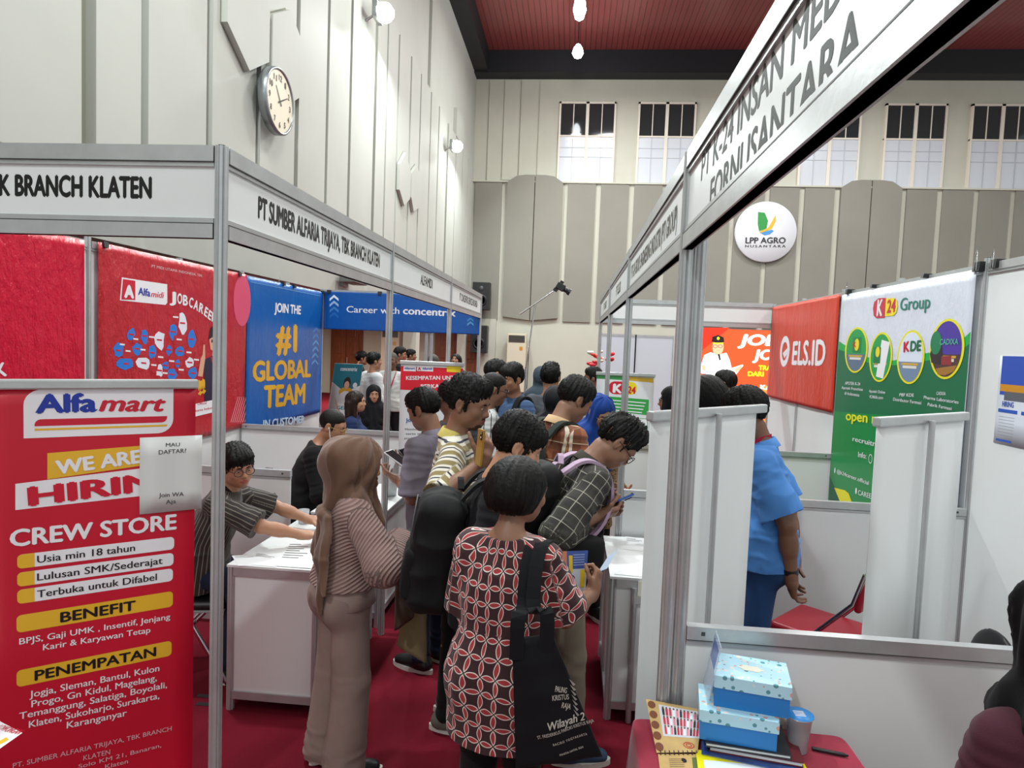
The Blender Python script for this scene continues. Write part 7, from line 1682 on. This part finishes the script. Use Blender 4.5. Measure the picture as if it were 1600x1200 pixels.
mb = MB(); mb.box((-.07, -.05, -.045), (.05, .05, .045), M_blkp, Mc, bev=.01); mb.box((-.05, -.03, .045), (.0, .03, .08), M_blkp, Mc); mb.box((-.08, -.02, -.09), (-.02, .02, -.045), M_blkp, Mc)
mb.tube([Mc @ Vector((.05, 0, 0)), Mc @ Vector((.10, 0, 0)), Mc @ Vector((.102, 0, 0)), Mc @ Vector((.14, 0, 0))], [.035, .035, .045, .048], M_blk, 16); mb.build('camera', root)
mb = MB(); mb.tube([knee-o+Vector((.01, 0, 0)), (.03, .01, 1.9), (.02, .01, 1.3)], .004, M_blk, 6); mb.build('cable', root)
# white panels at the far right and flowers
for k, (x0, x1) in enumerate(((.48, 1.12), (1.14, 1.78))):
    mb = MB(); mb.box((x0, 11.98, .03), (x1, 12.0, 2.13), mat('far_panel_white', '#ccd3dc', .4)); o = tag(mb.build('display_panel'), ('left' if k == 0 else 'right')+' tall white display panel behind the green pharmacy roll-up', 'panel')
    mb = MB(); mb.box((x0-.02, 11.97, 0), (x0, 12.01, 2.16), M_alu); mb.box((x1, 11.97, 0), (x1+.02, 12.01, 2.16), M_alu); mb.box((x0, 11.975, 2.12), (x1, 12.005, 2.16), M_alu); mb.build('frame', o)
c = atY(939, 563, 9.2); root = empty('flower_stand', (c.x, 9.2, 0), 0, 'red and white flower arrangement on a stand behind the far right posts', 'flowers'); mb = MB(); mb.tube([(0, 0, 0), (0, 0, c.z-.15)], .02, M_alu); mb.lathe([(0, 0), (.2, 0), (.2, .02), (0, .02)], M_alu, 20); mb.build('stand', root)
RNDF = random.Random(4)
for k in range(16):
    mb = MB(); p = (RNDF.uniform(-.17, .17), RNDF.uniform(-.1, .1), c.z+RNDF.uniform(-.12, .12)); mm = ink(('#c4202c', '#d9d4c8', '#d8453a')[k % 3]); r_ = RNDF.uniform(.035, .055)
    mb.lathe([(0, -r_*.6), (r_*.6, -r_*.4), (r_, 0), (r_*.75, r_*.5), (r_*.3, r_*.3), (0, r_*.1)], mm, 10, p); mb.build('flower', root)
# floodlights, hanging lamps, bracket lamp
M_em = mat('lamp_glow', '#f4fbff', .5, emit=14)
for px, py, lb in ((592, 20, 'nearer bright floodlight high on the left wall'), (708, 228, 'farther bright floodlight high on the left wall, above the panel tops')):
    p = atX(px, py, XL+.30); root = empty('floodlight', (XL+.30, p.y, p.z), 0, lb, 'floodlight')
    mb = MB(); mb.box((-.06, -.16, -.12), (.02, .16, .12), mat('lamp_case', '#8d918f', .4)); mb.build('housing', root); mb = MB(); mb.tube([(-.06, 0, -.02), (-.21, 0, -.12)], .02, M_alu); mb.build('bracket', root)
    mb = MB(); mb.box((.021, -.14, -.10), (.03, .14, .10), M_em); mb.build('reflector', root)
    mb = MB(); mb.lathe([(0, -.15), (.09, -.12), (.15, -.04), (.15, .04), (.09, .12), (0, .15)], mat('flood_glow', '#f4fff8', .5, emit=25), 20, (.10, -.04, -.02)); mb.build('glare_globe', root)  # glowing globe added to stand for the floodlight's glare
for px, py, Yp, lb in ((903, 80, 18.7, 'egg-shaped glowing pendant lamp nearest the back wall'), (906, 10, 16.0, 'long glowing pendant lamp at the top edge')):
    p = atY(px, py, Yp); h = .20 if py > 40 else .34; root = empty('pendant_lamp', (p.x, Yp, p.z), 0, lb, 'lamp')
    mb = MB(); mb.lathe([(0, -h), (.10, -h*.8), (.155, -h*.25), (.12, h*.4), (.05, h*.9), (0, h)], M_em, 24); mb.build('globe', root)
    mb = MB(); mb.tube([(0, 0, h*.9), (0, 0, ZC-p.z)], .012, M_blk); mb.build('rod', root); mb = MB(); mb.lathe([(0, ZC-p.z-.03), (.16, ZC-p.z-.03), (.16, ZC-p.z-.001), (0, ZC-p.z-.001)], mat('rose_grey', '#4a4a4c', .5), 24); mb.build('ceiling_rose', root)
    lamp('pendant_light', 'POINT', (p.x, Yp, p.z-h-.12), 60, (1, 1, 1), .2)
p = atX(545, 438, XL+.1); root = empty('wall_lamp', (XL, p.y, p.z), 0, 'grey bracket lamp on the left wall just over the blue banner corner', 'lamp'); mb = MB(); mb.box((0, -.12, -.10), (.05, .12, .10), mat('lamp_case', '#8d918f')); mb.build('plate', root); mb = MB(); mb.box((.05, -.28, -.05), (.30, .3, .06), mat('lamp_body_grey', '#6d716c', .5), bev=.02); mb.build('housing', root)
for k, (y0, y1) in enumerate(((1086, 1091), (1100, 1104))):
    a = atZ(309-k*2, y0, .001); b_ = atZ(331, y1, .001); mb = MB(); mb.box((a.x, min(a.y, b_.y), 0.0005), (b_.x, min(a.y, b_.y)+.03, .002), M_blk); tag(mb.build('floor_tape'), ('upper' if k == 0 else 'lower')+' strip of black tape on the carpet behind the red roll-up', 'tape')
# ---------------------------------------------------------------- groups of repeats
GROUPS = {'post': 'aluminium booth posts', 'fascia': 'white fascia boards over the booths', 'partition': 'white booth partitions', 'counter': 'white booth counters', 'person': 'visitors and staff in the hall', 'chair': 'chairs in the booths', 'clip': 'binder clips holding the banners', 'banner': 'vinyl banners hung on the booth walls', 'roll-up banner': 'roll-up banners', 'phone': 'phones in hands', 'backpack': 'backpacks worn in the crowd', 'paper': 'papers on the counters', 'book': 'books under the gift boxes', 'box': 'blue gift boxes', 'speaker': 'black loudspeakers at the back wall', 'air conditioner': 'floor-standing air conditioners', 'floodlight': 'floodlights on the left wall', 'panel': 'white display panels', 'tape': 'black tape strips on the carpet'}
for o in list(bpy.data.objects):
    if o.parent is None and o.get('category') in GROUPS and not o.get('group'): o['group'] = GROUPS[o['category']]
